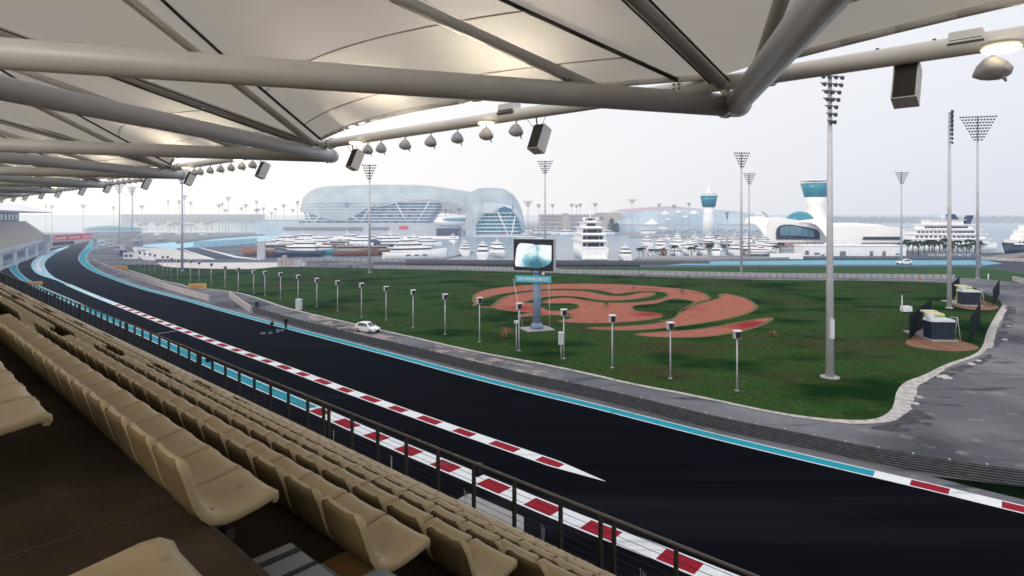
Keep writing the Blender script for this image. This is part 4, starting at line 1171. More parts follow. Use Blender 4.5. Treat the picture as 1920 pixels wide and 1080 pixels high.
def letter(txt, size, m, parent, loc, rz, wide=1.0):
    o = obj('lettering', text_mesh(txt, size, m, 'lettering', wide), parent); o.location = loc; o.rotation_euler = (PI / 2, 0, rz); return o
tl = letter('YAS MARINA CIRCUIT', .62, M['whitetext'], nb, rot @ Vector((0, -.225, zs)) + off, yaw, .78)
for x0, x1, y1 in ((-3.2, -2.1, .2), (2.3, 1.9, .1)):
    mb = MB(); p1 = rot @ Vector((x0, .2, zs)) + off; mb.tube(tuple(p1), (x1, y1, .12), .03, n=5); mb.build('stay_wire', M['white'], scr)
mb = MB(); p1 = rot @ Vector((1.4, .4, zc - hh_ - .3)) + off; mb.box(tuple(p1), (.35, .35, .55)); mb.build('junction_box', M['white'], scr)

# parked car on the service road
def hatchback(g, rz, label, s=1.0):
    r = empty('parked_car', g, rz, label, 'car')
    # sections along x (front +x): (x, floor z, belt z, roof z, half width low, half width roof)
    body = MB()
    st = [(-1.95, .42, .80, .80, .62, .60), (-1.90, .28, .92, .95, .78, .62), (-1.6, .24, .96, 1.36, .84, .60), (-1.2, .22, .96, 1.50, .86, .62), (-.5, .22, .95, 1.55, .86, .63), (.2, .22, .93, 1.50, .86, .62),
          (.65, .22, .92, 1.22, .86, .66), (1.0, .22, .90, .95, .85, .72), (1.5, .24, .80, .84, .83, .68), (1.85, .30, .64, .66, .74, .60), (1.96, .42, .55, .56, .60, .52)]
    rows = []
    for x, zf, zb, zr, wl, wr in st:
        rows.append([(x, -wl * .9, zf), (x, -wl, zf + .18), (x, -wl, zb - .08), (x, -wl * .97, zb), (x, -wr, zr - .06), (x, -wr * .82, zr), (x, 0, zr + .03), (x, wr * .82, zr), (x, wr, zr - .06), (x, wl * .97, zb), (x, wl, zb - .08), (x, wl, zf + .18), (x, wl * .9, zf)])
    body.grid(rows, 0); body.face(rows[0][::-1]); body.face(rows[-1]); body.build('body', M['carwhite'], r)
    def pane(name, pts):
        m1 = MB(); m1.face(pts); m1.build(name, M['boatglass'], r)
    for sgy in (-1, 1):
        pane('side_window', [(-1.45, sgy * .832, .99), (-.02, sgy * .842, .97), (-.02, sgy * .660, 1.44), (-1.15, sgy * .668, 1.44)][::sgy])
        pane('side_window', [(.05, sgy * .842, .97), (.72, sgy * .835, .95), (.30, sgy * .675, 1.38), (.05, sgy * .665, 1.43)][::sgy])
    pane('windscreen', [(.98, -.62, 1.0), (.98, .62, 1.0), (.36, .52, 1.46), (.36, -.52, 1.46)])
    pane('rear_window', [(-1.86, .55, 1.02), (-1.86, -.55, 1.02), (-1.60, -.50, 1.34), (-1.60, .50, 1.34)])
    for x in (-1.25, 1.22):
        for sgy in (-1, 1):
            wq = MB(); wq.lathe([(.18, -.10), (.31, -.10), (.32, 0), (.31, .10), (.18, .10)], (x, sgy * .80, .31), 18, ax=Matrix.Rotation(PI / 2, 3, 'X'))
            wh = wq.build('wheel', M['tyre'], r)
            wq = MB(); wq.lathe([(.02, sgy * -.112), (.18, sgy * -.108)], (x, sgy * .80, .31), 14, ax=Matrix.Rotation(PI / 2, 3, 'X')); wq.build('rim', M['chrome'], wh)
    for sgy in (-1, 1):
        m1 = MB(); m1.box((1.80, sgy * .60, .70), (.22, .24, .12)); m1.build('headlight', M['headlight'], r)
        m1 = MB(); m1.box((-1.90, sgy * .66, .92), (.10, .14, .26)); m1.build('tail_light', M['redsign'], r)
        m1 = MB(); m1.box((.62, sgy * .95, 1.0), (.12, .18, .12)); m1.build('wing_mirror', M['carwhite'], r)
    m1 = MB(); m1.box((1.95, 0, .42), (.06, .8, .14)); m1.build('grille', M['black'], r)
    r.scale = (s, s, s); return r
hatchback(at(689.5, 622.5), math.radians(-28), 'small white hatchback driving on the service road beside the barrier', .96)
hatchback(at(1695, 496), math.radians(-175), 'pale car blurred with distance on the cyan run-off at right', 1.25)

# people
def person(g, rz, pose, label, s=1.0, dark=True):
    r = empty('person', g, rz, label, 'person')
    if pose == 'stand': J = {'pel': (0, 0, .95), 'chest': (0, .01, 1.30), 'neck': (0, 0, 1.48), 'head': (0, -.02, 1.62), 'top': (0, -.01, 1.76), 'lh': (-.09, 0, .92), 'rh': (.09, 0, .92),
                             'lk': (-.11, -.02, .50), 'rk': (.11, -.03, .50), 'la': (-.12, .02, .08), 'ra': (.12, .0, .08), 'lf': (-.13, -.16, .04), 'rf': (.14, -.17, .04),
                             'ls': (-.19, 0, 1.42), 'rs': (.19, 0, 1.42), 'le': (-.25, .03, 1.14), 're': (.25, .02, 1.14), 'lw': (-.25, -.05, .88), 'rw': (.26, -.07, .89)}
    else: J = {'pel': (0, .18, .62), 'chest': (0, -.12, .92), 'neck': (0, -.25, 1.05), 'head': (0, -.34, 1.14), 'top': (0, -.40, 1.26), 'lh': (-.09, .16, .60), 'rh': (.09, .16, .60),
               'lk': (-.15, -.22, .48), 'rk': (.15, -.20, .50), 'la': (-.14, .08, .08), 'ra': (.14, .10, .08), 'lf': (-.15, -.10, .04), 'rf': (.15, -.08, .04),
               'ls': (-.18, -.20, .99), 'rs': (.18, -.20, .99), 'le': (-.22, -.34, .72), 're': (.22, -.34, .72), 'lw': (-.12, -.52, .58), 'rw': (.12, -.52, .58)}
    R = {'pel': .15, 'chest': .16, 'neck': .06, 'head': .095, 'top': .07, 'lh': .10, 'rh': .10, 'lk': .065, 'rk': .065, 'la': .045, 'ra': .045, 'lf': .04, 'rf': .04, 'ls': .075, 'rs': .075, 'le': .048, 're': .048, 'lw': .032, 'rw': .032}
    ks = list(J); E_ = [('pel', 'chest'), ('chest', 'neck'), ('neck', 'head'), ('head', 'top'), ('pel', 'lh'), ('pel', 'rh'), ('lh', 'lk'), ('rh', 'rk'), ('lk', 'la'), ('rk', 'ra'), ('la', 'lf'), ('ra', 'rf'), ('chest', 'ls'), ('chest', 'rs'), ('ls', 'le'), ('rs', 're'), ('le', 'lw'), ('re', 'rw')]
    me = bpy.data.meshes.new('sk'); me.from_pydata([J[k] for k in ks], [(ks.index(a), ks.index(b)) for a, b in E_], [])
    o = bpy.data.objects.new('body', me); COL.objects.link(o)
    md = o.modifiers.new('s', 'SKIN'); md.use_smooth_shade = True
    for i, k in enumerate(ks): me.skin_vertices[0].data[i].radius = (R[k], R[k] * (.75 if k in ('chest', 'pel') else 1)); me.skin_vertices[0].data[i].use_root = (k == 'pel')
    o.modifiers.new('u', 'SUBSURF').levels = 1
    dg = bpy.context.evaluated_depsgraph_get(); dg.update(); m2 = bpy.data.meshes.new_from_object(o.evaluated_get(dg)); m2.name = 'body'
    COL.objects.unlink(o); bpy.data.objects.remove(o)
    m2.materials.clear(); m2.materials.append(M['skin']); b = obj('body', m2, r)
    def cloth(name, keep, m, infl):
        bm = bmesh.new(); bm.from_mesh(m2); bm.normal_update()
        dele = [f for f in bm.faces if not keep(f.calc_center_median())]
        for v in bm.verts: v.co += v.normal * infl
        bmesh.ops.delete(bm, geom=dele, context='FACES'); me3 = bpy.data.meshes.new(name); bm.to_mesh(me3); bm.free(); me3.materials.clear(); me3.materials.append(m); obj(name, me3, b)
    hz_ = J['neck'][2]; pz = J['pel'][2]
    cloth('jacket', lambda c: pz - .04 < c.z < hz_ - .01 and not (abs(c.x) > .10 and c.z < pz and pose == 'stand'), M['clothes'], .014)
    cloth('trousers', lambda c: .10 < c.z < pz + .02 and abs(c.x) < .22 and not (pose != 'stand' and c.y < -.3), M['clothes'], .012)
    cloth('shoes', lambda c: c.z < .11, M['black'], .012)
    hd = Vector(J['head'])
    cloth('hair', lambda c: (c - hd).length < .22 and (c.z > hd.z + .05 or (c.y > hd.y + .03 and c.z > hd.z - .04)), M['hair'], .014)
    m1 = MB(); f = Vector(J['head'])
    m1.tube(f + Vector((0, -.09, .0)), f + Vector((0, -.125, -.03)), .012, .018, 6); m1.build('nose', M['skin'], b)
    for sx in (-.035, .035):
        m1 = MB(); m1.lathe([(.001, -.012), (.012, 0), (.001, .012)], tuple(f + Vector((sx, -.092, .02))), 8); m1.build('eye', M['black'], b)
        m1 = MB(); m1.lathe([(.005, -.03), (.018, 0), (.005, .03)], tuple(f + Vector((sx * 2.8, .0, .0))), 8); m1.build('ear', M['skin'], b)
    for sx, kw in ((-1, 'lw'), (1, 'rw')):
        wv = Vector(J[kw])
        m1 = MB(); m1.box(tuple(wv + Vector((0, -.01, -.05))), (.035, .08, .09))
        for q in range(4):
            a = wv + Vector((0, -.045 + q * .024, -.09)); m1.tube(a, a + Vector((-sx * .012, 0, -.04 - .008 * (q in (1, 2)))), .010, .008, 6)
            a2 = a + Vector((-sx * .012, 0, -.04 - .008 * (q in (1, 2)))); m1.tube(a2, a2 + Vector((-sx * .018, 0, -.026)), .008, .006, 6)
        a = wv + Vector((-sx * .01, -.05, -.04)); m1.tube(a, a + Vector((-sx * .02, -.03, -.045)), .011, .008, 6)
        m1.build('hand', M['skin'], b)
    r.scale = (s,) * 3
    return r
person(at(190, 557), .6, 'stand', 'person in dark clothes standing alone on the track, left of the pair', 1.0)
person(at(201, 558), -.9, 'stand', 'person in dark clothes on the track, left one of the close pair', 1.05)
person(at(208, 557), -1.6, 'stand', 'person in dark clothes on the track, right one of the close pair', 1.02)
person(at(510, 621), 1.0, 'stand', 'person in dark clothes beside the equipment at the cyan track edge', .95)
person(at(536, 618), -.3, 'stand', 'person in black leaning by the cyan track edge line', 1.1)
# bits of survey equipment beside them
for i, (x, y, s_) in enumerate(((493, 627, .5), (507, 626, .45), (521, 623, .6), (529, 621, .4))):
    r = empty('equipment_case', at(x, y), i, 'small grey equipment case on the asphalt, %s of four from the left' % ORD[i + 1], 'case', 'equipment cases on the track')
    mb = MB(); mb.box((0, 0, s_ * .3), (s_ * 1.1, s_ * .7, s_ * .6), taper=.94); mb.build('case', M['dgrey'], r)
    mb = MB(); mb.tube((-.12, 0, s_ * .62), (.12, 0, s_ * .62), .02); mb.build('handle', M['black'], r)
r = empty('wheeled_bin', at(482, 577), .4, 'dark blue wheeled bin on the service road by the short pink wall', 'bin')
mb = MB(); mb.box((0, 0, .6), (.62, .7, 1.0), taper=1.15); mb.build('body', M['darkblue'], r)
mb = MB(); mb.box((0, 0, 1.14), (.76, .86, .08)); mb.build('lid', M['black'], r)
for sx in (-.25, .25):
    mb = MB(); mb.lathe([(.09, -.03), (.1, 0), (.09, .03)], (sx, .33, .1), 10, ax=Matrix.Rotation(PI / 2, 3, 'Y')); mb.build('wheel', M['tyre'], r)
# advertising boards
mat_tan = mat('tan_print', (.42, .27, .12), .6, .3, noise_s=2)
def adboard(x, y, wpx, hpx, rz, label, txt='DHL'):
    g = at(x, y); wd = wpx * g.y / F; h = hpx * g.y / F
    r = empty('advertising_board', g, rz, label, 'sign')
    mb = MB(); mb.box((0, 0, h / 2 + .05), (wd, .25, h)); mb.build('board', M['yellow'], r)
    b = MB(); b.box((0, -.135, h * .42), (wd * .62, .02, h * .55)); p = b.build('panel', mat_tan, r)
    letter(txt, h * .8, M['redtext'], r, (0, -.16, h * .40), 0, 1.5)
adboard(370, 541, 31, 9, .25, 'yellow advertising board with red lettering at the lawn edge')
adboard(225, 507.5, 26, 9, .1, 'yellow advertising board at the far left tip of the lawn')
adboard(66, 535, 22, 7, .5, 'small yellow board left of the pit lane behind the railing')

# bushes and young palms on the lawn
def clump(mb, c, r, h, n_, rg, sz):
    for _ in range(n_):
        a = rg.uniform(0, 2 * PI); e = rg.random() ** .6; z = rg.random()
        k = math.sin(PI * min(1, .15 + z * .85)) ** .6
        p = Vector((c[0] + math.cos(a) * r * e * k, c[1] + math.sin(a) * r * e * k, c[2] + h * z))
        d = Vector((rg.uniform(-1, 1), rg.uniform(-1, 1), rg.uniform(-.4, 1))).normalized() * sz
        q = d.orthogonal().normalized() * sz * .45
        mb.face([p - q, p + d, p + q])
def young_palm(big=False, dry=False):
    r = empty('young_palm'); rg = random.Random(5 if not dry else 9)
    mb = MB(); mb.tube((0, 0, 0), (0, 0, .75), .09, .07, 7); mb.build('trunk', M['trunk'], r)
    mb = MB()
    for q in range(16):
        a = q * 2.4; L = rg.uniform(.7, 1.05); up_ = rg.uniform(.3, 1.0); pts = []
        for j in range(5):
            t = j / 4; pts.append(Vector((math.cos(a) * L * t, math.sin(a) * L * t, .75 + up_ * t - .9 * t * t)))
        for j in range(4):
            d = Vector((-math.sin(a), math.cos(a), 0)) * .10 * (1 - j / 5)
            mb.face([pts[j] - d, pts[j + 1] - d * .7, pts[j + 1] + d * .7, pts[j] + d])
    mb.build('crown', M['drybush'] if dry else M['bush'], r); return reg(r)
YP, YD = young_palm(), young_palm(dry=True)
sap = [(1205, 519, 'left of the top pair beyond the swirl'), (1290, 524, 'right of the top pair beyond the swirl'), (1187, 543, 'upper middle of the red swirl'), (1279, 551, 'upper right of the red swirl'), (1137, 576, 'centre of the red swirl'), (1066, 594, 'beside the lower left of the swirl'),
       (1443, 553, 'left of two right of the swirl tip'), (1453, 548, 'right of two near the swirl tip'), (1502, 552, 'left of the nearest tall mast'), (655, 504, 'left of three at the top lawn edge'), (660, 502, 'middle of three at the top lawn edge'), (671, 504, 'right of three at the top lawn edge'),
       (644, 543, 'behind the lamp posts at left'), (661, 537, 'behind the lamp posts, second'), (668, 540, 'behind the lamp posts, third'), (830, 518, 'alone on the far lawn'), (1469, 640, 'middle of three right of the swirl tail'), (1503, 650, 'nearest of three right of the swirl tail'), (790, 583, 'left of the swirl beside a lamp post'), (825, 587, 'just left of the red swirl'), (1525, 633, 'left of the nearest mast foot')]
for i, (x, y, t_) in enumerate(sap):
    g = at(x, y); place(YP, i == 0, g, i * 1.3, .85 + .2 * math.sin(i * 2.3), 'small dark young palm on the lawn, %s' % t_, 'palm', 'young palms on the lawn')
for i, (x, y, s_, t_) in enumerate(((950, 635, 1.5, 'orange brown dry young palm left of the screen column'), (1450, 632, .9, 'orange brown young palm right of the swirl tail'), (1086, 547, .6, 'tiny brownish palm at the top left of the swirl'))):
    place(YD, i == 0, at(x, y), i, s_, t_, 'palm', 'dry young palms')

# generator enclosures
def generator(gx, gy, k, label, yaw_):
    g = at(gx, gy); r = empty('generator_set', g, yaw_, label, 'generator'); r.scale = (k * .86, k, k * 1.22)
    mb = MB(); mb.box((0, 3.6, .10), (4.6, 8.2, .2)); mb.build('plinth', M['concrete'], r)
    mb = MB(); mb.box((0, 1.2, 1.35), (4.0, 2.2, 2.3)); mb.build('container', M['darkblue'], r)
    mb = MB()
    for q in range(9): mb.box((-1.8 + q * .45, .085, 1.35), (.10, .03, 2.1))
    mb.build('corrugation', M['netting'], r)
    mb = MB(); mb.box((0, 1.2, 2.64), (4.25, 2.4, .30), taper=.93); mb.build('sheet_cover', M['roofing'], r)
    mb = MB(); mb.box((-1.65, 1.0, 3.0), (.95, 1.1, .5)); mb.build('vent_box', M['roofing'], r)
    mb = MB(); mb.box((1.0, 4.0, 1.6), (1.9, 3.1, 2.9)); mb.build('cabinet', M['greenbox'], r)
    mb = MB(); mb.box((.7, 3.4, 3.12), (2.6, 1.5, .22)); mb.build('cabinet_roof', M['creambox'], r)
    mb = MB(); mb.box((.9, 5.2, 3.22), (2.3, 1.5, .22)); mb.build('cabinet_roof', M['creambox'], r)
    mb = MB()
    for a, b in (((2.0, .4, 0), (2.9, .7, 3.0)), ((3.1, .2, 0), (2.9, .7, 3.0)), ((2.5, 2.4, 0), (3.0, 2.6, 2.8)), ((2.9, .7, 3.0), (3.0, 2.6, 2.8))): mb.tube(a, b, .05, n=6)
    mb.build('pipe_frame', M['mast'], r)
generator(1769, 640, .86, 'nearer dark blue generator set with crumpled white cover', -.1)
generator(1823, 574, .86, 'farther dark blue generator set behind the nearer one', -.1)
def netfence(a, b, h, label):
    A, B = at(*a), at(*b); r = empty('netting_fence', A, 0, label, 'fence'); d = B - A; n_ = 9
    for i in range(n_ + 1):
        p = d * (i / n_); mb = MB(); mb.tube((p.x, p.y, 0), (p.x, p.y, h + .08), .04, n=6); mb.build('post', M['netting'], r)
    for i in range(n_):
        p, q = d * (i / n_), d * ((i + 1) / n_); mb = MB(); o_ = .03
        for j in range(6):
            p_, q_ = p.lerp(q, j / 6), p.lerp(q, (j + 1) / 6); e = .03 * (j % 2)
            mb.face([(p_.x + e, p_.y, .05), (q_.x + .03 - e, q_.y, .05), (q_.x + .03 - e, q_.y, h), (p_.x + e, p_.y, h)])
        mb.build('net_panel', M['netting'], r)
netfence((1705, 638), (1746, 600), 3.4, 'dark green netting fence left of the nearer generator set')
netfence((1819, 643), (1838, 608), 3.4, 'dark netting fence right of the nearer generator set')
netfence((1783, 563), (1799, 545), 3.2, 'dark netting fence left of the farther generator set')
netfence((1862, 574), (1874, 552), 3.2, 'dark netting fence right of the farther generator set')
g = at(1696, 587); r = empty('white_machine', g, .2, 'small white box machine with upright post on the lawn', 'machine')
mb = MB(); mb.box((.35, 0, .75), (1.5, 1.0, .9)); mb.build('body', M['white'], r)
mb = MB(); mb.tube((-.55, 0, .2), (-.5, 0, 3.1), .09, .07, 8); mb.build('post', M['white'], r)
for sx in (-.1, .8):
    mb = MB(); mb.lathe([(.24, -.08), (.26, 0), (.24, .08)], (sx, -.4, .26), 12, ax=Matrix.Rotation(PI / 2, 3, 'X')); mb.build('wheel', M['tyre'], r)
# loose lumps of stone by the kerb
rg = random.Random(2)
def rock():
    bm = bmesh.new(); bmesh.ops.create_icosphere(bm, subdivisions=2, radius=.5)
    for v in bm.verts: v.co *= 1 + .35 * noise.noise(v.co * 2.2); v.co.z *= .5
    me = bpy.data.meshes.new('stone'); bm.to_mesh(me); bm.free(); me.materials.append(M['stones']); return obj('stone', me)
RK = rock()
for i, (x, y, s_, t_) in enumerate(((1772, 708, 1.5, 'tan stone lump alone on the road beside the lawn corner'), (1725, 745, .8, 'pale stone by the wide kerb corner, upper'), (1716, 757, .7, 'pale stone by the wide kerb corner, lower'), (1890, 612, .8, 'dark stone right of the far kerb, upper'), (1883, 637, .9, 'dark stone right of the far kerb, lower'),
                                   (1822, 683, .8, 'flat pale stone along the kerb gap, left'), (1835, 677, .7, 'flat pale stone along the kerb gap, middle'))):
    place(RK, i == 0, at(x, y), i, (s_, s_ * .8, s_ * .8), t_, 'stone', 'loose stones')

# ================================================================== HARBOUR
def fblock(name, x0, x1, yb, yt, depth, m, parent=None, y=None, z0=None, taper=1.0):
    """box whose front spans pixel columns x0..x1 at the ground row yb, top at yt"""
    Y = y if y is not None else G(0, yb).y
    X0, X1 = (x0 - 960) / F * Y, (x1 - 960) / F * Y; z1 = zat(Y, yt); zz = 0.0 if z0 is None else z0
    mb = MB(); mb.box(((X0 + X1) / 2, Y + depth / 2, (zz + z1) / 2), (abs(X1 - X0), depth, z1 - zz), taper=taper)
    o = mb.build(name, m)
    if parent is not None: under(o, parent)
    return o
def root_at(name, x, yb, label, cat, group=None, y=None):
    g = G(x, yb) if y is None else GD(x, y); return empty(name, (g.x, g.y, 0), 0, label, cat, group)
def windows_row(parent, x0, x1, yt, yb_, Y, n_, m, frac=.62, name='window', off=.12):
    for i in range(n_):
        a = x0 + (x1 - x0) * (i + (1 - frac) / 2) / n_; b = x0 + (x1 - x0) * (i + (1 + frac) / 2) / n_
        X0, X1 = (a - 960) / F * Y, (b - 960) / F * Y; mb = MB(); za, zb = zat(Y, yb_), zat(Y, yt)
        mb.box(((X0 + X1) / 2, Y - off, (za + zb) / 2), (X1 - X0, .2, zb - za)); under(mb.build(name, m), parent)

# --- boats
def boat(L, Bm, tiers=2, hull='boatwhite', stripe=False, dhow=False, tall=1.0, win=True):
    r = empty('moored_boat'); Hh = L * .085 + .7
    rows = []
    N = 12
    for i in range(N + 1):
        t = i / N; x = -L / 2 + L * t; w_ = Bm / 2 * (1 - max(0, t - .45) ** 2 / .3025 * .96) * (.88 + .12 * min(1, t * 5))
        zd = Hh * (1 + .55 * max(0, t - .3) ** 1.5 * 1.4); rake = L * .05 * max(0, t - .8) / .2
        rows.append([(x - rake, 0, -.4), (x - rake * .8, -w_ * .55, -.35), (x - rake * .4, -w_ * .86, Hh * .35), (x, -w_, zd), (x, -w_ * .93, zd + .02), (x, 0, zd + .06), (x, w_ * .93, zd + .02), (x, w_, zd), (x - rake * .4, w_ * .86, Hh * .35), (x - rake * .8, w_ * .55, -.35)])
    mb = MB(); mb.grid(rows, 0, True, True); mb.face(rows[0]); mb.face(rows[-1][::-1]); mb.build('hull', M[hull], r)
    mb = MB()
    for s_ in (-1, 1):
        for q in range(3):
            x = -L * .15 + q * L * .13; mb.box((x, s_ * Bm * .468, Hh * .62), (L * .07, .06, Hh * .16))
    if win: mb.build('porthole_window', M['boatglass'], r)
    z = Hh * 1.05; x0, x1 = -L * .38, L * .24; wd = Bm * .80; th = (1.9 if L < 30 else 2.35) * tall
    for q in range(tiers):
        def fp(k, e=0.0): return [(x0 - e, -wd / 2 * k - e), (x1 - L * .10, -wd / 2 * k - e), (x1 + e, -wd * .22 * k), (x1 + e, wd * .22 * k), (x1 - L * .10, wd / 2 * k + e), (x0 - e, wd / 2 * k + e)]
        mb = MB(); mb.prism(fp(1), z, z + th * .46, 0); mb.prism(fp(1.02, .05), z + th * .80, z + th, 0, fp(.94, -.05))
        mb.prism([(x0 - L * .05, -wd * .54), (x0, -wd * .54), (x0, wd * .54), (x0 - L * .05, wd * .54)], z + th * .86, z + th * .98, 0)
        mb.build('deckhouse', M['boatwhite'] if not dhow else M['beige'], r)
        mb = MB(); mb.prism(fp(.97), z + th * .46, z + th * .80, 0); mb.build('window_band', M['boatglass'], r)
        z += th; x0 += L * (.05 + .03 * q); x1 -= L * (.15 - .02 * q); wd *= .82; th *= .86
    mb = MB(); mb.tube((x0 + L * .12, 0, z), (x0 + L * .08, 0, z + L * .07 + 1.2), .10, .05, 6)
    mb.box((x0 + L * .11, 0, z + .6), (.5, Bm * .45, .14)); mb.lathe([(.05, 0), (.34, .12), (.36, .4), (.05, .55)], (x0 + L * .12, 0, z + .7), 8); mb.build('radar_mast', M['boatwhite'], r)
    mb = MB()
    for i in range(6, N):
        a, b = rows[i], rows[i + 1]
        for k_ in (3, 7):
            mb.tube((a[k_][0], a[k_][1], a[k_][2] + .7), (b[k_][0], b[k_][1], b[k_][2] + .7), .03, n=4); mb.tube(a[k_], (a[k_][0], a[k_][1], a[k_][2] + .7), .025, n=4)
    mb.build('bow_rail', M['mast'], r)
    if dhow:
        mb = MB(); mb.box((-L * .1, 0, Hh * 1.05 + tiers * th + .25), (L * .55, Bm * .95, .18)); mb.build('awning', M['beige'], r)
    return reg(r)
def put(p, x, yb, rz, label, group=None, s=1.0, cat='boat'):
    g = G(x, yb); fst = p.get('used') is None; p['used'] = 1
    o = place(p, fst, (g.x, g.y, .0), rz, s, label, cat, group)
    if 'used' in o.keys() and o is not p: del o['used']
    return o
B_s = boat(11, 3.6, 1); B_m = boat(17, 4.8, 2); B_l = boat(26, 6.2, 3); B_teal = boat(17, 4.6, 1, 'boatteal'); B_wood = boat(19, 5.4, 1, 'boatwood', dhow=True); B_navy = boat(20, 5.2, 2, 'boatnavy')
def sailboat():
    r = boat(12, 3.4, 1, 'boatwhite'); r.name = 'sailing_boat'
    mb = MB(); mb.tube((.5, 0, 1), (.3, 0, 15.5), .11, .06, 6); mb.tube((.5, 0, 3.2), (-4.6, 0, 3.0), .10, .09, 6); mb.tube((.4, -1.1, 9), (.4, 1.1, 9), .04, n=5); mb.build('sailing_mast', M['mast'], r)
    mb = MB(); mb.lathe([(.10, -2.3), (.26, -1.6), (.24, 1.6), (.10, 2.3)], (-2.1, 0, 3.35), 8, ax=Matrix.Rotation(PI / 2, 3, 'Y')); mb.build('furled_sail', M['slate_blue'], r)
    mb = MB()
    for p1 in ((5.6, 0, 2.2), (-5.8, 0, 1.8), (.3, 1.5, 1.8), (.3, -1.5, 1.8)): mb.tube((.3, 0, 15.2), p1, .025, n=4)
    mb.build('rigging', M['mast'], r); return reg(r)
B_sail = sailboat()
protos = [B_s, B_m, B_l, B_teal, B_wood, B_navy, B_sail]
# the named ones, left basin
put(B_l, 780, 486, .42, 'large white yacht lying diagonally beside the jetty', 'white motor yachts', .98)
put(B_teal, 605, 478, .05, 'boat with a bright teal hull among the white yachts')
put(B_wood, 668, 480, .08, 'wooden dhow with awning, left of two', 'wooden dhows')
put(B_wood, 712, 478, .16, 'wooden dhow with awning, right of two beside the diagonal yacht', 'wooden dhows', .9)
put(B_navy, 742, 466, .3, 'navy hulled yacht behind the right dhow')
put(B_m, 905, 485, PI / 2 + .05, 'white yacht seen from astern left of the screen', 'white motor yachts', 1.0)
put(B_l, 870, 478, PI / 2 + .15, 'tall white yacht seen from astern, middle of the gap', 'white motor yachts', .72)
put(B_m, 935, 481, -PI / 2 + .3, 'white yacht with bow this way just left of the screen', 'white motor yachts', 1.0)
put(B_l, 850, 458, -PI / 2 + .2, 'white yacht below the hotel with its bow this way', 'white motor yachts', .7)
put(B_l, 992, 455, .5, 'white yacht just above the giant screen', 'white motor yachts', .75)
put(B_m, 1170, 487, PI / 2, 'small white flybridge boat right of the huge yacht', 'white motor yachts', .85)
lab_l = ['at the far left of the basin', 'left of the teal boat', 'behind the teal boat', 'behind the left dhow', 'behind the right dhow']
k = 0
rg = random.Random(11)
spots = [(512, 472, .1, 'm'), (530, 478, .15, 'm'), (525, 462, .0, 's'), (548, 470, .1, 'm'), (560, 481, .1, 'm'), (568, 462, .05, 'm'), (590, 464, .1, 'm'), (612, 460, -.1, 'm'), (632, 465, .1, 'm'),
         (650, 460, .1, 's'), (672, 462, .1, 'm'), (695, 460, .1, 'm'), (722, 460, .2, 'm'), (752, 458, .2, 'm'), (780, 460, .2, 'm'), (804, 463, .3, 'm'), (540, 455, .1, 's'), (576, 452, 0, 's'), (618, 452, 0, 's'), (660, 452, .1, 's'), (700, 452, .1, 's'), (736, 451, .1, 's'), (772, 451, .1, 's'), (502, 480, .1, 's')]
for i, (x, y, a, t_) in enumerate(sorted(spots)):
    p = (B_m if t_ == 'm' else B_s) if i % 6 else (B_navy if i % 12 else B_wood)
    put(p, x, y, a + rg.uniform(-.15, .15) + (PI if i % 3 == 0 else 0), '%s boat in the crowded left basin, %s from the left' % ('navy hulled' if p is B_navy else 'wooden' if p is B_wood else 'white', ORD[i + 1]), 'boats moored in the left basin', rg.uniform(.75, 1.1) if t_ == 'm' else rg.uniform(.9, 1.3))
rs = []
for row, (y, n_, x0, x1) in enumerate(((479, 9, 1200, 1440), (471, 9, 1195, 1450), (463, 9, 1200, 1450), (456, 8, 1230, 1445), (449, 8, 1240, 1430))):
    for i in range(n_):
        x = x0 + (x1 - x0) * (i + .5 + rg.uniform(-.25, .25)) / n_
        p = [B_m, B_s, B_m, B_s, B_l, B_sail, B_navy, B_sail][rg.randrange(8)] if row > 0 else [B_m, B_s, B_sail][rg.randrange(3)]
        put(p, x, y + rg.uniform(-1.5, 1.5), PI / 2 + rg.uniform(-.25, .25) + (PI if rg.random() < .4 else 0),
            '%s in the right marina, %s from the left in the %s row back' % ('sailing boat' if p is B_sail else 'navy boat' if p is B_navy else 'white boat', ORD[i + 1], ORD[row + 1]), 'boats moored in the right marina', (.82 if p is not B_l else .62) * rg.uniform(.8, 1.2))
put(B_navy, 1428, 483, .05, 'dark navy boat at the right end of the marina quay', None, .62)
for i, x in enumerate((1030, 1048, 1066, 1216, 1120, 1140, 1010)):
    put(B_s, x, 440 + (i % 3), .1 * i, 'small white boat moored under the beige flats, %s listed' % ORD[i + 1] if False else 'small hazy boat moored under the beige flats', 'small boats under the beige flats', 1.3)
for p in protos:
    if 'used' in p.keys(): del p['used']
# huge yacht seen from astern
g = G(1115, 487); r = empty('superyacht', (g.x, g.y, 0), PI / 2, 'huge white superyacht seen from astern with stacked open decks', 'yacht')
Wb = 11.8; L = 46
rows = []
for i in range(13):
    t = i / 12; x = L * t; w_ = Wb / 2 * (1 - max(0, t - .5) ** 2 / .25 * .95) * (.93 + .07 * min(1, t * 8)); zd = 4.3 + 2.2 * max(0, t - .35)
    rows.append([(x, 0, -.5), (x - .3, -w_ * .8, -.4), (x, -w_ * .96, 2), (x, -w_, zd), (x, 0, zd + .05), (x, w_, zd), (x, w_ * .96, 2), (x - .3, w_ * .8, -.4)])
mb = MB(); mb.grid(rows, 0, True, True); mb.face(rows[0]); mb.build('hull', M['boatwhite'], r)
mb = MB(); mb.box((-.8, 0, .45), (1.8, Wb * .86, .5)); mb.build('swim_platform', M['boatwhite'], r)
z = 4.3
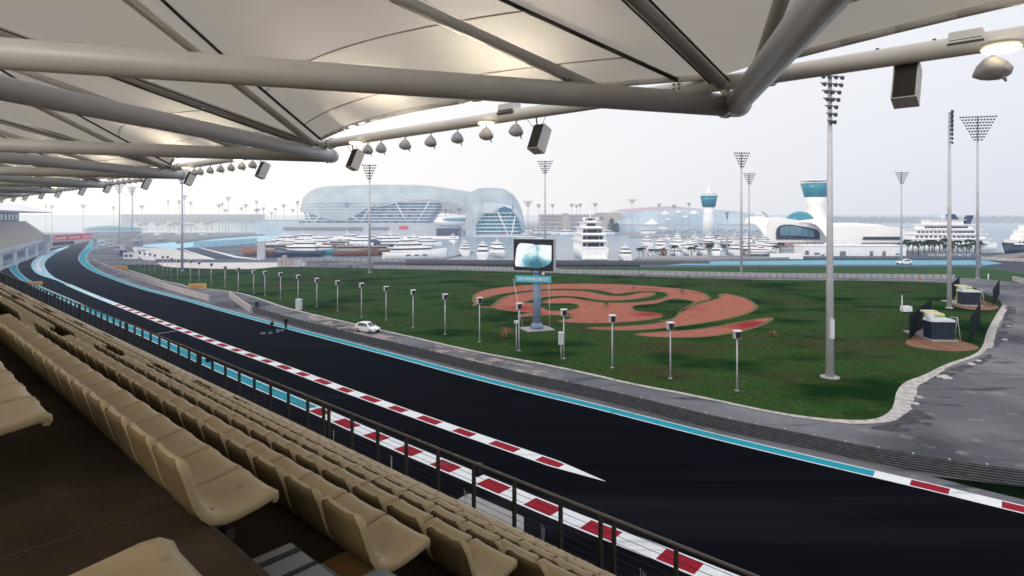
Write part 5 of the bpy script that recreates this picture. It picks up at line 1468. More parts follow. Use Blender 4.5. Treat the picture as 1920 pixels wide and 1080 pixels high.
for q, (wd, x0, x1, th) in enumerate(((11.4, 1.0, 34, 2.7), (10.9, 2.2, 31, 2.6), (10.2, 4.0, 27, 2.6), (8.0, 7, 22, 2.2), (4.6, 10, 18, 1.9))):
    mb = MB(); mb.prism([(x0 + 3.2, -wd * .40), (x1, -wd * .40), (x1 + 3, 0), (x1, wd * .40), (x0 + 3.2, wd * .40)], z, z + th, 0)
    mb.build('deckhouse', M['boatwhite'], r)
    mb = MB(); mb.box((x0 + 3.1, 0, z + th * .45), (.2, wd * .42, th * .62)); mb.build('saloon_door', M['boatglass'], r)
    if q < 3:
        for s_ in (-1, 1):
            mb = MB(); mb.box((x0 + 3.1, s_ * wd * .30, z + th * .5), (.16, wd * .12, th * .5)); mb.build('window', M['boatglass'], r)
            mb = MB(); mb.tube((x0 + .6, s_ * wd * .42, z), (x0 + .6, s_ * wd * .42, z + th), .16, n=8); mb.build('pillar', M['boatwhite'], r)
    mb = MB(); mb.prism([(x0 - .4, -wd * .46), (x1 + 1, -wd * .5), (x1 + 4, 0), (x1 + 1, wd * .5), (x0 - .4, wd * .46), (x0 - 1.0, 0)], z + th - .06, z + th + .24, 0); mb.build('deck_slab', M['boatwhite'], r)
    mb = MB(); mb.box((x0 - .2, 0, z + .45), (.12, wd * .86, .55)); mb.build('bulwark', M['boatwhite'], r)
    z += th
for s_ in (-1, 1):
    mb = MB(); mb.lathe([(.1, 0), (.75, .4), (.8, .9), (.5, 1.4), (.05, 1.6)], (12, s_ * 2.6, z - 1.4), 12); mb.build('satellite_dome', M['boatwhite'], r)
mb = MB(); mb.tube((13, 0, z - .3), (12.4, 0, z + 4.2), .35, .10, 8); mb.box((12.8, 0, z + 1.6), (.5, 3.2, .2)); mb.tube((12.4, 0, z + 4), (12.4, 0, z + 7), .05, n=5); mb.build('radar_mast', M['boatwhite'], r)

# cruise ship, seen nearly side on
g = G(1795, 470); k_ = g.y / F
r = empty('cruise_ship', (g.x, g.y + 4, 0), .0, 'long white multi-deck cruise ship behind the palm trees at right', 'ship')
Lx = 172 * k_; rows = []
for i in range(15):
    t = i / 14; x = -Lx / 2 + Lx * t; w_ = 4.2 * (1 - max(0, t - .6) ** 2 / .16 * .96) * (.8 + .2 * min(1, t * 6)); zd = 3.4 + .6 * max(0, t - .5)
    rows.append([(x, 0, -.5), (x, -w_ * .8, -.4), (x, -w_, zd), (x, 0, zd + .05), (x, w_, zd), (x, w_ * .8, -.4)])
mb = MB(); mb.grid(rows, 0, True, True); mb.face(rows[0]); mb.face(rows[-1][::-1]); mb.build('hull', M['boatwhite'], r)
z = 3.4
for q, (x0, x1) in enumerate(((-.48, .40), (-.46, .36), (-.44, .30), (-.36, .22), (-.28, .12))):
    th = 2.35; a, b = x0 * Lx, x1 * Lx; mb = MB()
    mb.prism([(a, -3.6), (b - 2, -3.6), (b, 0), (b - 2, 3.6), (a, 3.6)], z, z + th - .25, 0); mb.build('deckhouse', M['boatwhite'], r)
    mb = MB(); mb.prism([(a - 1, -4.2), (b - 1, -4.2), (b + 2.2, 0), (b - 1, 4.2), (a - 1, 4.2)], z + th - .25, z + th, 0); mb.build('deck_slab', M['boatwhite'], r)
    if q < 4:
        n_ = 14
        for i in range(n_):
            x = a + 1.2 + (b - a - 5) * i / n_; mb = MB(); mb.box((x, -3.64, z + th * .45), (1.3 if i < 9 else 1.8, .12, th * .38)); mb.build('window', M['boatglass'], r)
    z += th
mb = MB(); mb.prism([(-Lx * .02, -1.6), (Lx * .07, -1.6), (Lx * .07, 1.6), (-Lx * .02, 1.6)], z - .5, z + 2.8, 0, [(-Lx * .04, -1.3), (Lx * .02, -1.3), (Lx * .02, 1.3), (-Lx * .04, 1.3)]); mb.build('funnel', M['boatnavy'], r)
mb = MB(); mb.prism([(Lx * .12, -1.4), (Lx * .19, -1.4), (Lx * .19, 1.4), (Lx * .12, 1.4)], z - 2, z + 2.2, 0, [(Lx * .18, -1.2), (Lx * .23, -1.2), (Lx * .23, 1.2), (Lx * .18, 1.2)]); mb.build('funnel', M['boatnavy'], r)
mb = MB(); mb.tube((-Lx * .1, 0, z - 1), (-Lx * .1, 0, z + 3), .25, .1, 6); mb.box((-Lx * .1, 0, z + 1.5), (.3, 2.6, .2)); mb.build('radar_mast', M['boatwhite'], r)
# dark hulled ship cut by the right edge
g = G(1925, 478); k_ = g.y / F; r = empty('dark_ship', (g.x, g.y, 0), .12, 'dark navy hulled ship with cream superstructure cut by the right edge', 'ship')
rows = []
for i in range(12):
    t = i / 11; x = -12 + 30 * t; w_ = 3.6 * min(1, (t * 2.6 + .03) ** .7); zd = 5.6 - 1.2 * min(1, t * 2)
    rows.append([(x + 2.6 * max(0, 1 - t * 4), 0, -.5), (x + 2 * max(0, 1 - t * 4), -w_ * .8, -.4), (x, -w_, zd), (x, 0, zd), (x, w_, zd), (x + 2 * max(0, 1 - t * 4), w_ * .8, -.4)])
mb = MB(); mb.grid(rows, 0, True, True); mb.face(rows[0]); mb.face(rows[-1][::-1]); mb.build('hull', M['boatnavy'], r)
z = 4.6
for q, (a, b) in enumerate(((-8, 16), (-5, 15), (-3.4, 13), (-1, 10))):
    mb = MB(); mb.prism([(a, -3), (b, -3), (b, 3), (a, 3)], z, z + 2.1, 0); mb.build('deckhouse', M['cream'], r)
    for i in range(7):
        mb = MB(); mb.box((a + 1.4 + i * 1.6, -3.05, z + 1.1), (.8, .12, .7)); mb.build('window', M['boatglass'], r)
    z += 2.1
mb = MB(); mb.tube((1.5, 0, z), (1.5, 0, z + 3.5), .3, .12, 6); mb.build('radar_mast', M['cream'], r)

# ================================================================== HOTEL
def lerp(a, b, t): return a + (b - a) * t
def pix_pt(x, y, Y): return Vector(((x - 960) / F * Y, Y, zat(Y, y)))
def interp(tab, x):
    if x <= tab[0][0]: return tab[0][1]
    for (a, b), (c, d) in zip(tab, tab[1:]):
        if x <= c:
            t = (x - a) / (c - a); t = t * t * (3 - 2 * t) if False else t; return b + (d - b) * t
    return tab[-1][1]
def shell_mat():
    m = bpy.data.materials.new('glass_grid_shell'); m.use_nodes = True
    n, l = m.node_tree.nodes, m.node_tree.links; b = n['Principled BSDF']; out = n['Material Output']
    tc = n.new('ShaderNodeTexCoord')
    ck = n.new('ShaderNodeTexNoise'); ck.inputs['Scale'].default_value = .07; ck.inputs['Detail'].default_value = 4; l.new(tc.outputs['Object'], ck.inputs['Vector'])
    r = n.new('ShaderNodeValToRGB'); r.color_ramp.elements[0].position = .35; r.color_ramp.elements[0].color = (.25, .33, .37, 1); r.color_ramp.elements[1].position = .66; r.color_ramp.elements[1].color = (.44, .52, .56, 1)
    l.new(ck.outputs['Fac'], r.inputs[0])
    mpn = n.new('ShaderNodeMapping'); mpn.inputs['Rotation'].default_value = (0, PI / 4, 0); mpn.inputs['Scale'].default_value = (.42, .42, .42); l.new(tc.outputs['Object'], mpn.inputs[0])
    bk = n.new('ShaderNodeTexBrick'); bk.inputs['Scale'].default_value = 1; bk.inputs['Mortar Size'].default_value = .075; bk.inputs['Brick Width'].default_value = 1; bk.inputs['Row Height'].default_value = 1; bk.offset = 0
    sx = n.new('ShaderNodeSeparateXYZ'); cx = n.new('ShaderNodeCombineXYZ'); l.new(mpn.outputs[0], sx.inputs[0]); l.new(sx.outputs['X'], cx.inputs['X']); l.new(sx.outputs['Z'], cx.inputs['Y']); l.new(cx.outputs[0], bk.inputs['Vector'])
    mx = n.new('ShaderNodeMix'); mx.data_type = 'RGBA'; l.new(bk.outputs['Fac'], mx.inputs['Factor']); l.new(r.outputs[0], mx.inputs['A']); mx.inputs['B'].default_value = (.55, .62, .66, 1)
    l.new(mx.outputs['Result'], b.inputs['Base Color']); b.inputs['Roughness'].default_value = .35
    tp = n.new('ShaderNodeBsdfTransparent'); h = n.new('ShaderNodeGroup'); h.node_tree = HAZE; l.new(b.outputs[0], h.inputs[0])
    ms = n.new('ShaderNodeMixShader'); ms.inputs[0].default_value = .72; l.new(tp.outputs[0], ms.inputs[1]); l.new(h.outputs[0], ms.inputs[2]); l.new(ms.outputs[0], out.inputs[0])
    return m
M['shell'] = shell_mat()
HYd = 520.0
hotel = empty('hotel', (GD(720, HYd).x, HYd, 0), 0, 'long hotel under a wavy blue glass grid shell beyond the yachts', 'hotel')
# floors behind / below the shell
top_t = [(563, 392), (566, 374), (575, 362), (590, 354), (612, 349), (660, 347), (720, 346), (780, 346.5), (820, 350), (860, 356), (885, 360), (905, 362)]
bot_t = [(563, 396), (575, 397), (590, 402), (600, 407), (622, 411), (648, 412), (665, 404), (685, 392), (705, 384), (725, 380), (742, 379), (780, 376), (805, 374.5), (818, 375), (828, 378), (850, 380), (866, 386), (880, 397), (890, 405)]
for q in range(9):
    yy = 379 + q * 5.6
    x0 = 566 + (2 if q < 3 else 0) - (4 if q > 5 else 0); x1 = 817 - (0 if q < 3 else (q - 2) * 4)
    mb = MB(); a, b = pix_pt(x0, yy, HYd), pix_pt(x1, yy, HYd)
    P = [(a.x + 6, HYd - 1), (b.x, HYd - 1), (b.x + 3, HYd + 22), (b.x - 8, HYd + 40), (a.x + 10, HYd + 40), (a.x - 3, HYd + 18)]
    mb.prism(P, a.z - .55, a.z, 0); under(mb.build('floor_slab', M['boatwhite']), hotel)
    if q < 8:
        mb = MB(); P2 = [(x * 1.0, y + 2.2 if y < HYd + 5 else y - 2) for x, y in P]; mb.prism(P2, a.z - .55 - 2.05, a.z - .56, 0)
        under(mb.build('glazing', M['glass']), hotel)
    if q % 2 == 0:
        for j in range(12):
            xx = a.x + 8 + (b.x - a.x - 10) * j / 12; mb = MB(); mb.box((xx, HYd + .6, a.z - 1.6), (1.6 + (j * q % 3), .3, 1.9)); under(mb.build('balcony_window', M['boatglass']), hotel)
rows = []
NU = 72; NVv = 12
for iv in range(NVv + 1):
    v = iv / NVv; row = []
    for iu in range(NU + 1):
        x = 563 + (905 - 563) * iu / NU; yt, yb_ = interp(top_t, x), interp(bot_t, x)
        e = (x - 563) / 30 if x < 593 else 1; e = min(1, max(.0, e)) ** .5
        yy = yt + (yb_ - yt) * (1 - math.cos(v * PI / 2)) ** .8 if True else 0
        dep = (1 - math.sin(v * PI / 2)) * 24 * e + (1 - e) * 18
        Y = HYd - 6 + dep
        row.append(pix_pt(x, yy, Y))
    rows.append(row)
mb = MB(); mb.grid(rows, 0); under(mb.build('grid_shell', M['shell']), hotel)
mb = MB(); mb.path(rows[-1], .45, 6); under(mb.build('shell_rim', M['grey']), hotel)
back = []
for iv in range(5):
    t = iv / 4; back.append([Vector((p.x, p.y + 30 * t, p.z * (1 - t * .55))) for p in rows[0]])
mb = MB(); mb.grid(back, 0); under(mb.build('rear_shell', M['shell']), hotel)
for a, b in (((742, 380), (763, 417)), ((806, 376), (782, 416)), ((574, 398), (585, 417)), ((600, 405), (588, 417)), ((660, 406), (676, 415)), ((692, 391), (678, 415)), ((742, 380), (700, 388))):
    mb = MB(); mb.tube(pix_pt(*a, HYd - 7), pix_pt(*b, HYd - 5), .40, n=6); under(mb.build('raking_column', M['boatwhite']), hotel)
for yy_, xa, xb in ((358, 596, 800), (365, 582, 880), (372, 576, 875), (379, 574, 735), (385.5, 574, 700), (392, 575, 680), (398, 578, 670)):
    mb = MB(); P_ = []
    for i in range(20):
        x = lerp(xa, xb, i / 19); yt, yb_ = interp(top_t, x), interp(bot_t, x)
        if not yt + 2 < yy_ < yb_ + 1: continue
        v = math.acos(max(-1, min(1, 1 - max(0, (yy_ - yt) / (yb_ - yt)) ** 1.25))) / (PI / 2); e = min(1, max(0, (x - 563) / 30)) ** .5
        P_.append(pix_pt(x, yy_, HYd - 6.4 + (1 - math.sin(v * PI / 2)) * 24 * e + (1 - e) * 18))
    mb.path(P_, .17, 4); under(mb.build('shell_rib', M['boatwhite']), hotel)
# podium
fblock('podium', 532, 860, 0, 419, 20, M['grey'], hotel, y=HYd - 12, z0=0)
fblock('podium_glazing', 531, 680, 0, 426, .4, M['dgrey'], hotel, y=HYd - 12.5, z0=zat(HYd - 12, 432.5))
fblock('podium_glazing', 696, 728, 0, 426, .4, M['dgrey'], hotel, y=HYd - 12.5, z0=zat(HYd - 12, 431))
fblock('red_sign', 748, 764, 0, 424, .5, M['redsign'], hotel, y=HYd - 13, z0=zat(HYd - 12, 429))
fblock('terrace', 480, 560, 0, 414, 16, M['slate_blue'], hotel, y=HYd + 4, z0=0)
# oval bridge pod over the track between the halves
mb = MB(); mb.lathe([(.2, -1), (.8, -.75), (1, -.2), (.98, .1), (.75, .6), (.2, .85)], n=24)
v_ = MB(); c = pix_pt(848, 414, HYd - 10)
for p in mb.v: pass
v_.v = [(c.x + x * 15.5, c.y + y * 9, c.z + z * 4.6) for x, y, z in mb.v]; v_.f = mb.f; v_.mi = mb.mi; v_.sm = mb.sm
under(v_.build('bridge_pod', M['boatwhite']), hotel)
v2 = MB(); v2.v = [(c.x + 1.5 + x * 13.2, c.y - 1.2 + y * 8.6, c.z + .9 + z * 2.7) for x, y, z in mb.v]; v2.f = mb.f; v2.mi = mb.mi; v2.sm = mb.sm
under(v2.build('bridge_glazing', M['glass']), hotel)
for x0, x1, y0, y1 in ((818, 864, 428, 441), (868, 892, 433, 446)):
    fblock('ground_floor', x0, x1, 0, y0, 10, M['dgrey'], hotel, y=HYd - 12, z0=0)
# right wing: rounded head
T2 = [(873, 400), (874, 382), (878, 368), (886, 358), (898, 353), (920, 351.5), (945, 354), (962, 364), (972, 378), (978, 392), (982, 410), (985, 432)]
wing = empty('hotel_wing', (GD(925, 500).x, 500, 0), 0, 'rounded hotel wing with glass shell and teal windows right of the long one', 'hotel')
WYd = 500.0
for q in range(7):
    yy = 398.5 + q * 6.9; x0, x1 = 893, 969 + q * 1.9; a, b = pix_pt(x0, yy, WYd), pix_pt(x1, yy, WYd)
    P = [(a.x, WYd), (b.x - 4, WYd), (b.x, WYd + 5), (b.x - 4, WYd + 26), (a.x, WYd + 26)]
    mb = MB(); mb.prism(P, a.z - .7, a.z, 0); under(mb.build('floor_slab', M['boatwhite']), wing)
    if q < 6:
        mb = MB(); mb.prism([(x, y + 1.4 if y < WYd + 3 else y - 1) for x, y in P], a.z - 3.3, a.z - .71, 0); under(mb.build('glazing', M['tealglass'] if q < 5 else M['dgrey']), wing)
    for j in range(8):
        if (j * 3 + q) % 4 == 0: continue
        xx = a.x + 2 + (b.x - a.x - 6) * j / 8; mb = MB(); mb.box((xx, WYd + 1.3, a.z - 1.9), (1.5, .3, 2.0)); under(mb.build('window', M['glass'] if q % 2 else M['boatglass']), wing)
rows = []
for iv in range(11):
    v = iv / 10; row = []
    for iu in range(len(T2) * 3 - 2):
        f = iu / 3; i0 = min(len(T2) - 2, int(f)); t = f - i0; x = lerp(T2[i0][0], T2[i0 + 1][0], t); y = lerp(T2[i0][1], T2[i0 + 1][1], t)
        # inner rim of the opening
        ix = lerp(893, 975, min(1, max(0, (x - 873) / 105))); iy = interp([(873, 420), (893, 400), (922, 398), (930, 390), (945, 386), (958, 389), (968, 398), (978, 412), (985, 434)], x)
        if x > 965: ix = x - 6
        yy = lerp(y, iy, v ** 1.3); xx = lerp(x, ix, v); Y = WYd - 5 + 14 * (1 - math.sin(v * PI / 2))
        row.append(pix_pt(xx, yy, Y))
    rows.append(row)
mb = MB(); mb.grid(rows, 0); under(mb.build('grid_shell', M['shell']), wing)
back = [[Vector((p.x, p.y + 26 * t, p.z * (1 - .3 * t))) for p in rows[0]] for t in (0, .5, 1)]
mb = MB(); mb.grid(back, 0); under(mb.build('rear_shell', M['shell']), wing)
mb = MB()
mb.prism([(pix_pt(873, 0, WYd).x, WYd - 3), (pix_pt(893, 0, WYd).x, WYd - 3), (pix_pt(893, 0, WYd).x, WYd + 16), (pix_pt(873, 0, WYd).x, WYd + 16)], 0, zat(WYd, 398), 0)
under(mb.build('curved_core', M['grey']), wing)
for a, b in (((931, 392), (953, 441)), ((966, 405), (959, 441))):
    mb = MB(); mb.tube(pix_pt(*a, WYd - 3), pix_pt(*b, WYd - 6), .5, n=6); under(mb.build('raking_column', M['boatwhite']), wing)
P_ = [pix_pt(x, y, WYd + 9) for x, y in ((893, 440), (893, 400), (922, 399), (931, 391), (945, 387), (957, 390), (967, 399), (976, 412), (984, 436))]
mb = MB(); mb.face([tuple(p) for p in P_]); under(mb.build('opening_glazing', M['tealglass']), wing)
fblock('terrace', 888, 975, 0, 443, 8, M['boatwhite'], wing, y=WYd - 12, z0=0)

# ================================================================== OTHER BUILDINGS
# beige flats
r = root_at('apartment_block', 1085, 436, 'low beige apartment block along the far quay right of the hotel', 'building'); Y = G(0, 436).y
for x0, x1, yt in ((1012, 1055, 402), (1055, 1066, 400), (1066, 1118, 402), (1118, 1165, 399)):
    fblock('wall', x0, x1 - .15, 436, yt, 14, M['beige'], r)
    fblock('parapet', x0 - .3, x1 - .4, 0, yt - 1.2, 15, M['cream'], r, y=Y - .6, z0=zat(Y, yt) - .1)
for yy in (405, 411, 419, 427):
    windows_row(r, 1014, 1054, yy, yy + 3.4, Y, 11, M['dgrey']); windows_row(r, 1068, 1117, yy, yy + 3.4, Y, 13, M['dgrey'])
windows_row(r, 1124, 1132, 406, 412, Y, 1, M['dgrey'])
# low domed hall with faded red roof and blue sheet roof
def vault(name, x0, x1, tabt, Y, depth, m, parent, yb=None, z0=0.0):
    rows = []; N = 40
    for j in range(7):
        t = j / 6; row = []
        for i in range(N + 1):
            x = lerp(x0, x1, i / N); p = pix_pt(x, interp(tabt, x), Y); row.append(Vector((p.x, Y + depth * (t ** 1.0), z0 + max(.3, (p.z - z0)) * math.sin(PI / 2 * min(1, .12 + t * 1.4)))))
        rows.append(row)
    mb = MB(); mb.grid([[Vector((p.x, p.y, z0)) for p in rows[0]]] + rows, 0); o = mb.build(name, m); under(o, parent); return o
r = root_at('leisure_hall', 1270, 430, 'wide low hall with faded red roof on the skyline right of the flats', 'building', y=1100)
vault('roof', 1165, 1420, [(1165, 398), (1190, 391), (1225, 388), (1260, 385.5), (1290, 385), (1330, 388), (1380, 394), (1420, 398)], 1100, 160, M['pinkroof'], r)
fblock('wall', 1170, 1415, 0, 400, 60, M['grey'], r, y=1105, z0=0)
r = root_at('marina_terminal', 1320, 432, 'long blue sheet roofed building ending in an arch behind the marina', 'building', y=600)
vault('roof', 1150, 1442, [(1150, 401), (1180, 397), (1240, 393), (1270, 390), (1320, 390), (1380, 393), (1420, 396), (1432, 399), (1438, 405), (1442, 416)], 600, 70, M['slate_blue'], r)
fblock('wall', 1160, 1438, 0, 420, 40, M['grey'], r, y=603, z0=0)
mb = MB(); mb.path([pix_pt(x, y, 598) for x, y in ((1442, 448), (1443, 430), (1441, 412), (1436, 402), (1428, 397))], .5, 6); under(mb.build('end_arch', M['dgrey']), r)
for q in range(26):
    x = 1250 + q * 7.4; mb = MB(); p = pix_pt(x, 430 + (q * 5 % 7), 596); mb.box(tuple(p), (1.4 + (q % 3) * .6, .4, 1.3)); under(mb.build('window', M['dgrey']), r)
for i, (x, yt, yb_, w_, t_) in enumerate(((1222, 410, 420, 30, 'largest, above the marina'), (1247, 395, 401, 18, 'left of the small tower, upper'), (1301, 394, 400, 22, 'beside the small tower'), (1272, 394, 398, 14, 'between two others on the blue roof'), (1253, 408, 412, 12, 'small one below the upper left one'), (1285, 403, 407, 14, 'small one in the middle'), (1240, 423, 429, 36, 'flat one in front of the largest'))):
    Y = 560 + i; a = pix_pt(x, yb_, Y); k_ = Y / F
    rr = empty('tent_canopy', a, 0, 'white peaked tent canopy, %s' % t_, 'tent', 'white tent canopies'); mb = MB(); h = (yb_ - yt) * k_
    mb.lathe([(w_ * k_ / 2, -.3), (w_ * k_ / 2, 0), (w_ * k_ * .28, h * .35), (w_ * k_ * .1, h * .75), (.15, h)], n=12); mb.build('canopy', M['boatwhite'], rr)
    mb = MB()
    for s1, s2 in ((-1, -1), (1, -1), (1, 1), (-1, 1)): mb.tube((s1 * w_ * k_ * .3, s2 * w_ * k_ * .3, -a.z), (s1 * w_ * k_ * .3, s2 * w_ * k_ * .3, 0), .15, n=5)
    mb.build('pole', M['mast'], rr)
# quays
def quay(name, pts, h, m, label):
    p = px(*pts); r = empty(name, p[0], 0, label, 'quay'); mb = MB(); q = [(v.x, v.y) for v in p]
    a = sum((q[i][0] * q[(i + 1) % len(q)][1] - q[(i + 1) % len(q)][0] * q[i][1]) for i in range(len(q)))
    if a < 0: q = q[::-1]
    mb.prism(q, .0, h, 0); under(mb.build('deck', m), r); return r
quay('quay', [(990, 441), (1180, 440), (1180, 436), (990, 436)], .9, M['concrete'], 'hazy concrete quay below the beige flats')
quay('quay', [(1180, 446), (1450, 446), (1450, 438), (1180, 438)], .9, M['concrete'], 'concrete quay behind the boats of the right marina')
quay('quay', [(1190, 487.5), (1240, 484.5), (1330, 483), (1480, 482.5), (1480, 486), (1330, 487), (1190, 489)], .8, M['concrete'], 'near edge quay with planting in front of the right marina')
quay('jetty', [(820, 486), (885, 473), (888, 474), (826, 487.5)], .5, M['concrete'], 'thin pale jetty beside the diagonal yacht')
quay('jetty', [(1270, 470.5), (1420, 468.5), (1420, 469.5), (1270, 472)], .5, M['concrete'], 'floating jetty between the rows of moored boats')
quay('quay', [(560, 449), (860, 448), (860, 445), (560, 445)], 1.0, M['cream'], 'pale quay wall in front of the hotel podium')
# round planter, palms and awning on the quay
# control towers
def tower(x, yb, Y, prof, band, label, name='control_tower', roof_=True):
    r = empty(name, (GD(x, Y).x, Y, 0), 0, label, 'tower'); k_ = Y / F
    mb = MB(); mb.lathe([(w_ * k_ / 2, zat(Y, y)) for y, w_ in prof], n=28); mb.build('stem', M['cream'], r)
    mb = MB(); mb.lathe([(w_ * k_ / 2, zat(Y, y)) for y, w_ in band], n=28); g_ = mb.build('cab_glazing', M['tealglass'], r)
    for i in range(14):
        a = 2 * PI * i / 14; (y0, w0), (y1, w1) = band[0], band[-1]; mb = MB()
        mb.tube((math.cos(a) * w0 * k_ / 2 * 1.005, math.sin(a) * w0 * k_ / 2 * 1.005, zat(Y, y0)), (math.cos(a) * w1 * k_ / 2 * 1.005, math.sin(a) * w1 * k_ / 2 * 1.005, zat(Y, y1)), .07, n=4); mb.build('mullion', M['glass'], g_)
    return r, k_
r, k_ = tower(1329, 445, 430, [(440, 22), (412, 21), (400, 19), (388, 20)], [(388, 23), (377, 27), (367.5, 31)], 'smaller round tower with blue glass cab and pointed white top')
mb = MB(); mb.lathe([(32 * k_ / 2, zat(430, 367.4)), (32 * k_ / 2, zat(430, 366)), (20 * k_ / 2, zat(430, 364)), (8 * k_ / 2, zat(430, 359)), (3 * k_ / 2, zat(430, 352)), (.2, zat(430, 346))], n=24); mb.build('pointed_roof', M['boatwhite'], r)
mb = MB(); mb.lathe([(29 * k_ / 2, zat(430, 363.6)), (30 * k_ / 2, zat(430, 362.8))], n=24); mb.build('roof_ring', M['boatwhite'], r)
r, k_ = tower(1529.5, 450, 390, [(425, 60), (410, 44), (400, 33), (385, 31), (370, 39)], [(370, 38), (356, 45), (344, 52)], 'bigger tower with flaring teal glass cab and flat disc roof')
mb = MB(); mb.lathe([(50 * k_ / 2, zat(390, 343.9)), (50 * k_ / 2, zat(390, 343))], n=28); mb.tube((0, 0, zat(390, 344)), (0, 0, zat(390, 339.5)), 1.6, n=10); mb.build('roof_deck', M['boatwhite'], r)
mb = MB(); mb.lathe([(51 * k_ / 2, zat(390, 340)), (54 * k_ / 2, zat(390, 338.9)), (50 * k_ / 2, zat(390, 338))], n=28); mb.build('disc_roof', M['cream'], r)
# yacht club: white blob with dark arched window and teal dome
Yc = 345.0; r = empty('yacht_club', (GD(1500, Yc).x, Yc, 0), 0, 'white curved building with teal dome and dark arched window under the bigger tower', 'building')
tab = [(1439, 420), (1442, 411), (1450, 406), (1462, 406), (1475, 409), (1500, 412.5), (1525, 410), (1538, 407), (1552, 411), (1566, 417), (1600, 426)]
vault('shell', 1439, 1600, tab, Yc, 34, M['cream'], r)
def facepoly(name, pts, Y, m, parent, th=.5):
    P = [pix_pt(x, y, Y) for x, y in pts]; mb = MB(); n_ = len(P)
    mb.face([tuple(p) for p in P]); mb.face([(p.x, p.y + th, p.z) for p in P][::-1])
    for i in range(n_):
        a, b = P[i], P[(i + 1) % n_]; mb.face([(a.x, a.y, a.z), (b.x, b.y, b.z), (b.x, b.y + th, b.z), (a.x, a.y + th, a.z)])
    o = mb.build(name, m); under(o, parent); return o
facepoly('front_wall', [(1439, 455), (1439, 420), (1442, 411.5), (1450, 406.6), (1462, 406.6), (1475, 409.6), (1500, 413), (1525, 410.6), (1538, 407.6), (1552, 412), (1564, 420), (1570, 432), (1572, 455)], Yc - 1, M['cream'], r, 1.5)
facepoly('arched_window', [(1456, 449), (1455.5, 438), (1457, 429), (1462, 423.5), (1470, 421), (1485, 421), (1505, 424.5), (1525, 428.5), (1533, 431), (1537, 438), (1537, 449)], Yc - 1.6, M['boatglass'], r)
facepoly('blue_glazing', [(1464, 441), (1463, 428), (1470, 424), (1490, 424), (1512, 429), (1526, 433), (1527, 445), (1500, 442)], Yc - 1.9, M['glass'], r, .2)
for xx in (1470, 1480, 1492, 1504, 1516): facepoly('mullion', [(xx, 447), (xx, 425), (xx + .8, 425), (xx + .8, 447)], Yc - 2.2, M['tealglass'], r, .1)
mb = MB(); mb.lathe([(1, 0), (.96, .2), (.8, .55), (.5, .85), (.2, .97), (.02, 1)], n=24); c = pix_pt(1500, 412, Yc + 6); v2 = MB(); v2.v = [(c.x + x * 7.9, c.y + y * 6.5, c.z + z * 4.9) for x, y, z in mb.v]; v2.f = mb.f; v2.mi = mb.mi; v2.sm = mb.sm
under(v2.build('teal_dome', M['tealglass']), r)
v3 = MB(); v3.v = [(c.x + x * 9.6, c.y + y * 8.2, c.z - 1.6 + z * 1.9) for x, y, z in mb.v]; v3.f = mb.f; v3.mi = mb.mi; v3.sm = mb.sm; under(v3.build('dome_collar', M['cream']), r)
# long white building
Yl = 320.0; r = empty('long_pavilion', (GD(1640, Yl).x, Yl, 0), 0, 'long low white pavilion with dark strip window right of the teal dome', 'building')
vault('roof', 1556, 1722, [(1556, 420), (1590, 420), (1640, 418.5), (1690, 422), (1708, 428), (1722, 438)], Yl, 30, M['cream'], r)
facepoly('front_wall', [(1556, 460), (1556, 436), (1560, 426), (1590, 424), (1640, 423), (1688, 426), (1700, 434), (1706, 460)], Yl - 1, M['cream'], r, 1)
facepoly('strip_window', [(1620, 444), (1689, 444), (1689, 449.5), (1618, 449.5)], Yl - 1.6, M['boatglass'], r)
facepoly('curved_screen_wall', [(1540, 462), (1555, 450), (1568, 448.5), (1590, 450), (1604, 454), (1620, 461)], Yl - 8, M['boatwhite'], r, .6)
facepoly('slope_wall', [(1699, 464), (1716, 440), (1722, 437), (1714, 466)], Yl - 3, M['grey'], r, .6)
facepoly('recess_panel', [(1612, 460), (1618, 455), (1689, 455), (1689, 460)], Yl - 1.7, M['dgrey'], r, .2)  # flat slate panel on the front wall
# low white service building
Yb = G(0, 484.5).y; r = empty('service_building', (GD(1600, Yb).x, Yb, 0), 0, 'low flat white service building with grey doors beside the cyan run-off', 'building')
fblock('wall', 1507, 1699, 0, 461, 8, M['boatwhite'], r, y=Yb, z0=0)
fblock('roof_edge', 1506, 1700, 0, 460, 9, M['cream'], r, y=Yb - .4, z0=zat(Yb, 461.2))
for x0, x1, y0, y1 in ((1575, 1586, 471, 482), (1631, 1637, 471, 482), (1655, 1661, 471, 482), (1680, 1687, 475, 478), (1527, 1537, 474, 478), (1540, 1546, 477, 481), (1510, 1517, 470, 478)):
    fblock('door' if y1 - y0 > 9 else 'window', x0, x1, 0, y0, .3, M['dgrey'], r, y=Yb - .12, z0=zat(Yb, y1))
Yq = G(0, 486).y; r = empty('white_barrier_wall', (GD(1470, Yq).x, Yq, 0), 0, 'short white panel wall left of the service building', 'wall')
fblock('panel', 1444, 1506, 0, 475, .5, M['boatwhite'], r, y=Yq, z0=0)
Yq = G(0, 484.5).y; r = empty('wall_sign', (GD(1780, Yq).x, Yq, 0), 0, 'long slate wall sign with pale letters below the palms', 'sign')
fblock('board', 1726, 1832, 0, 474, .5, M['dgrey'], r, y=Yq, z0=0)
letter('YAS MARINA CIRCUIT', 1.9, M['whitetext'], r, (0, -.1, 1.15), 0, .95)
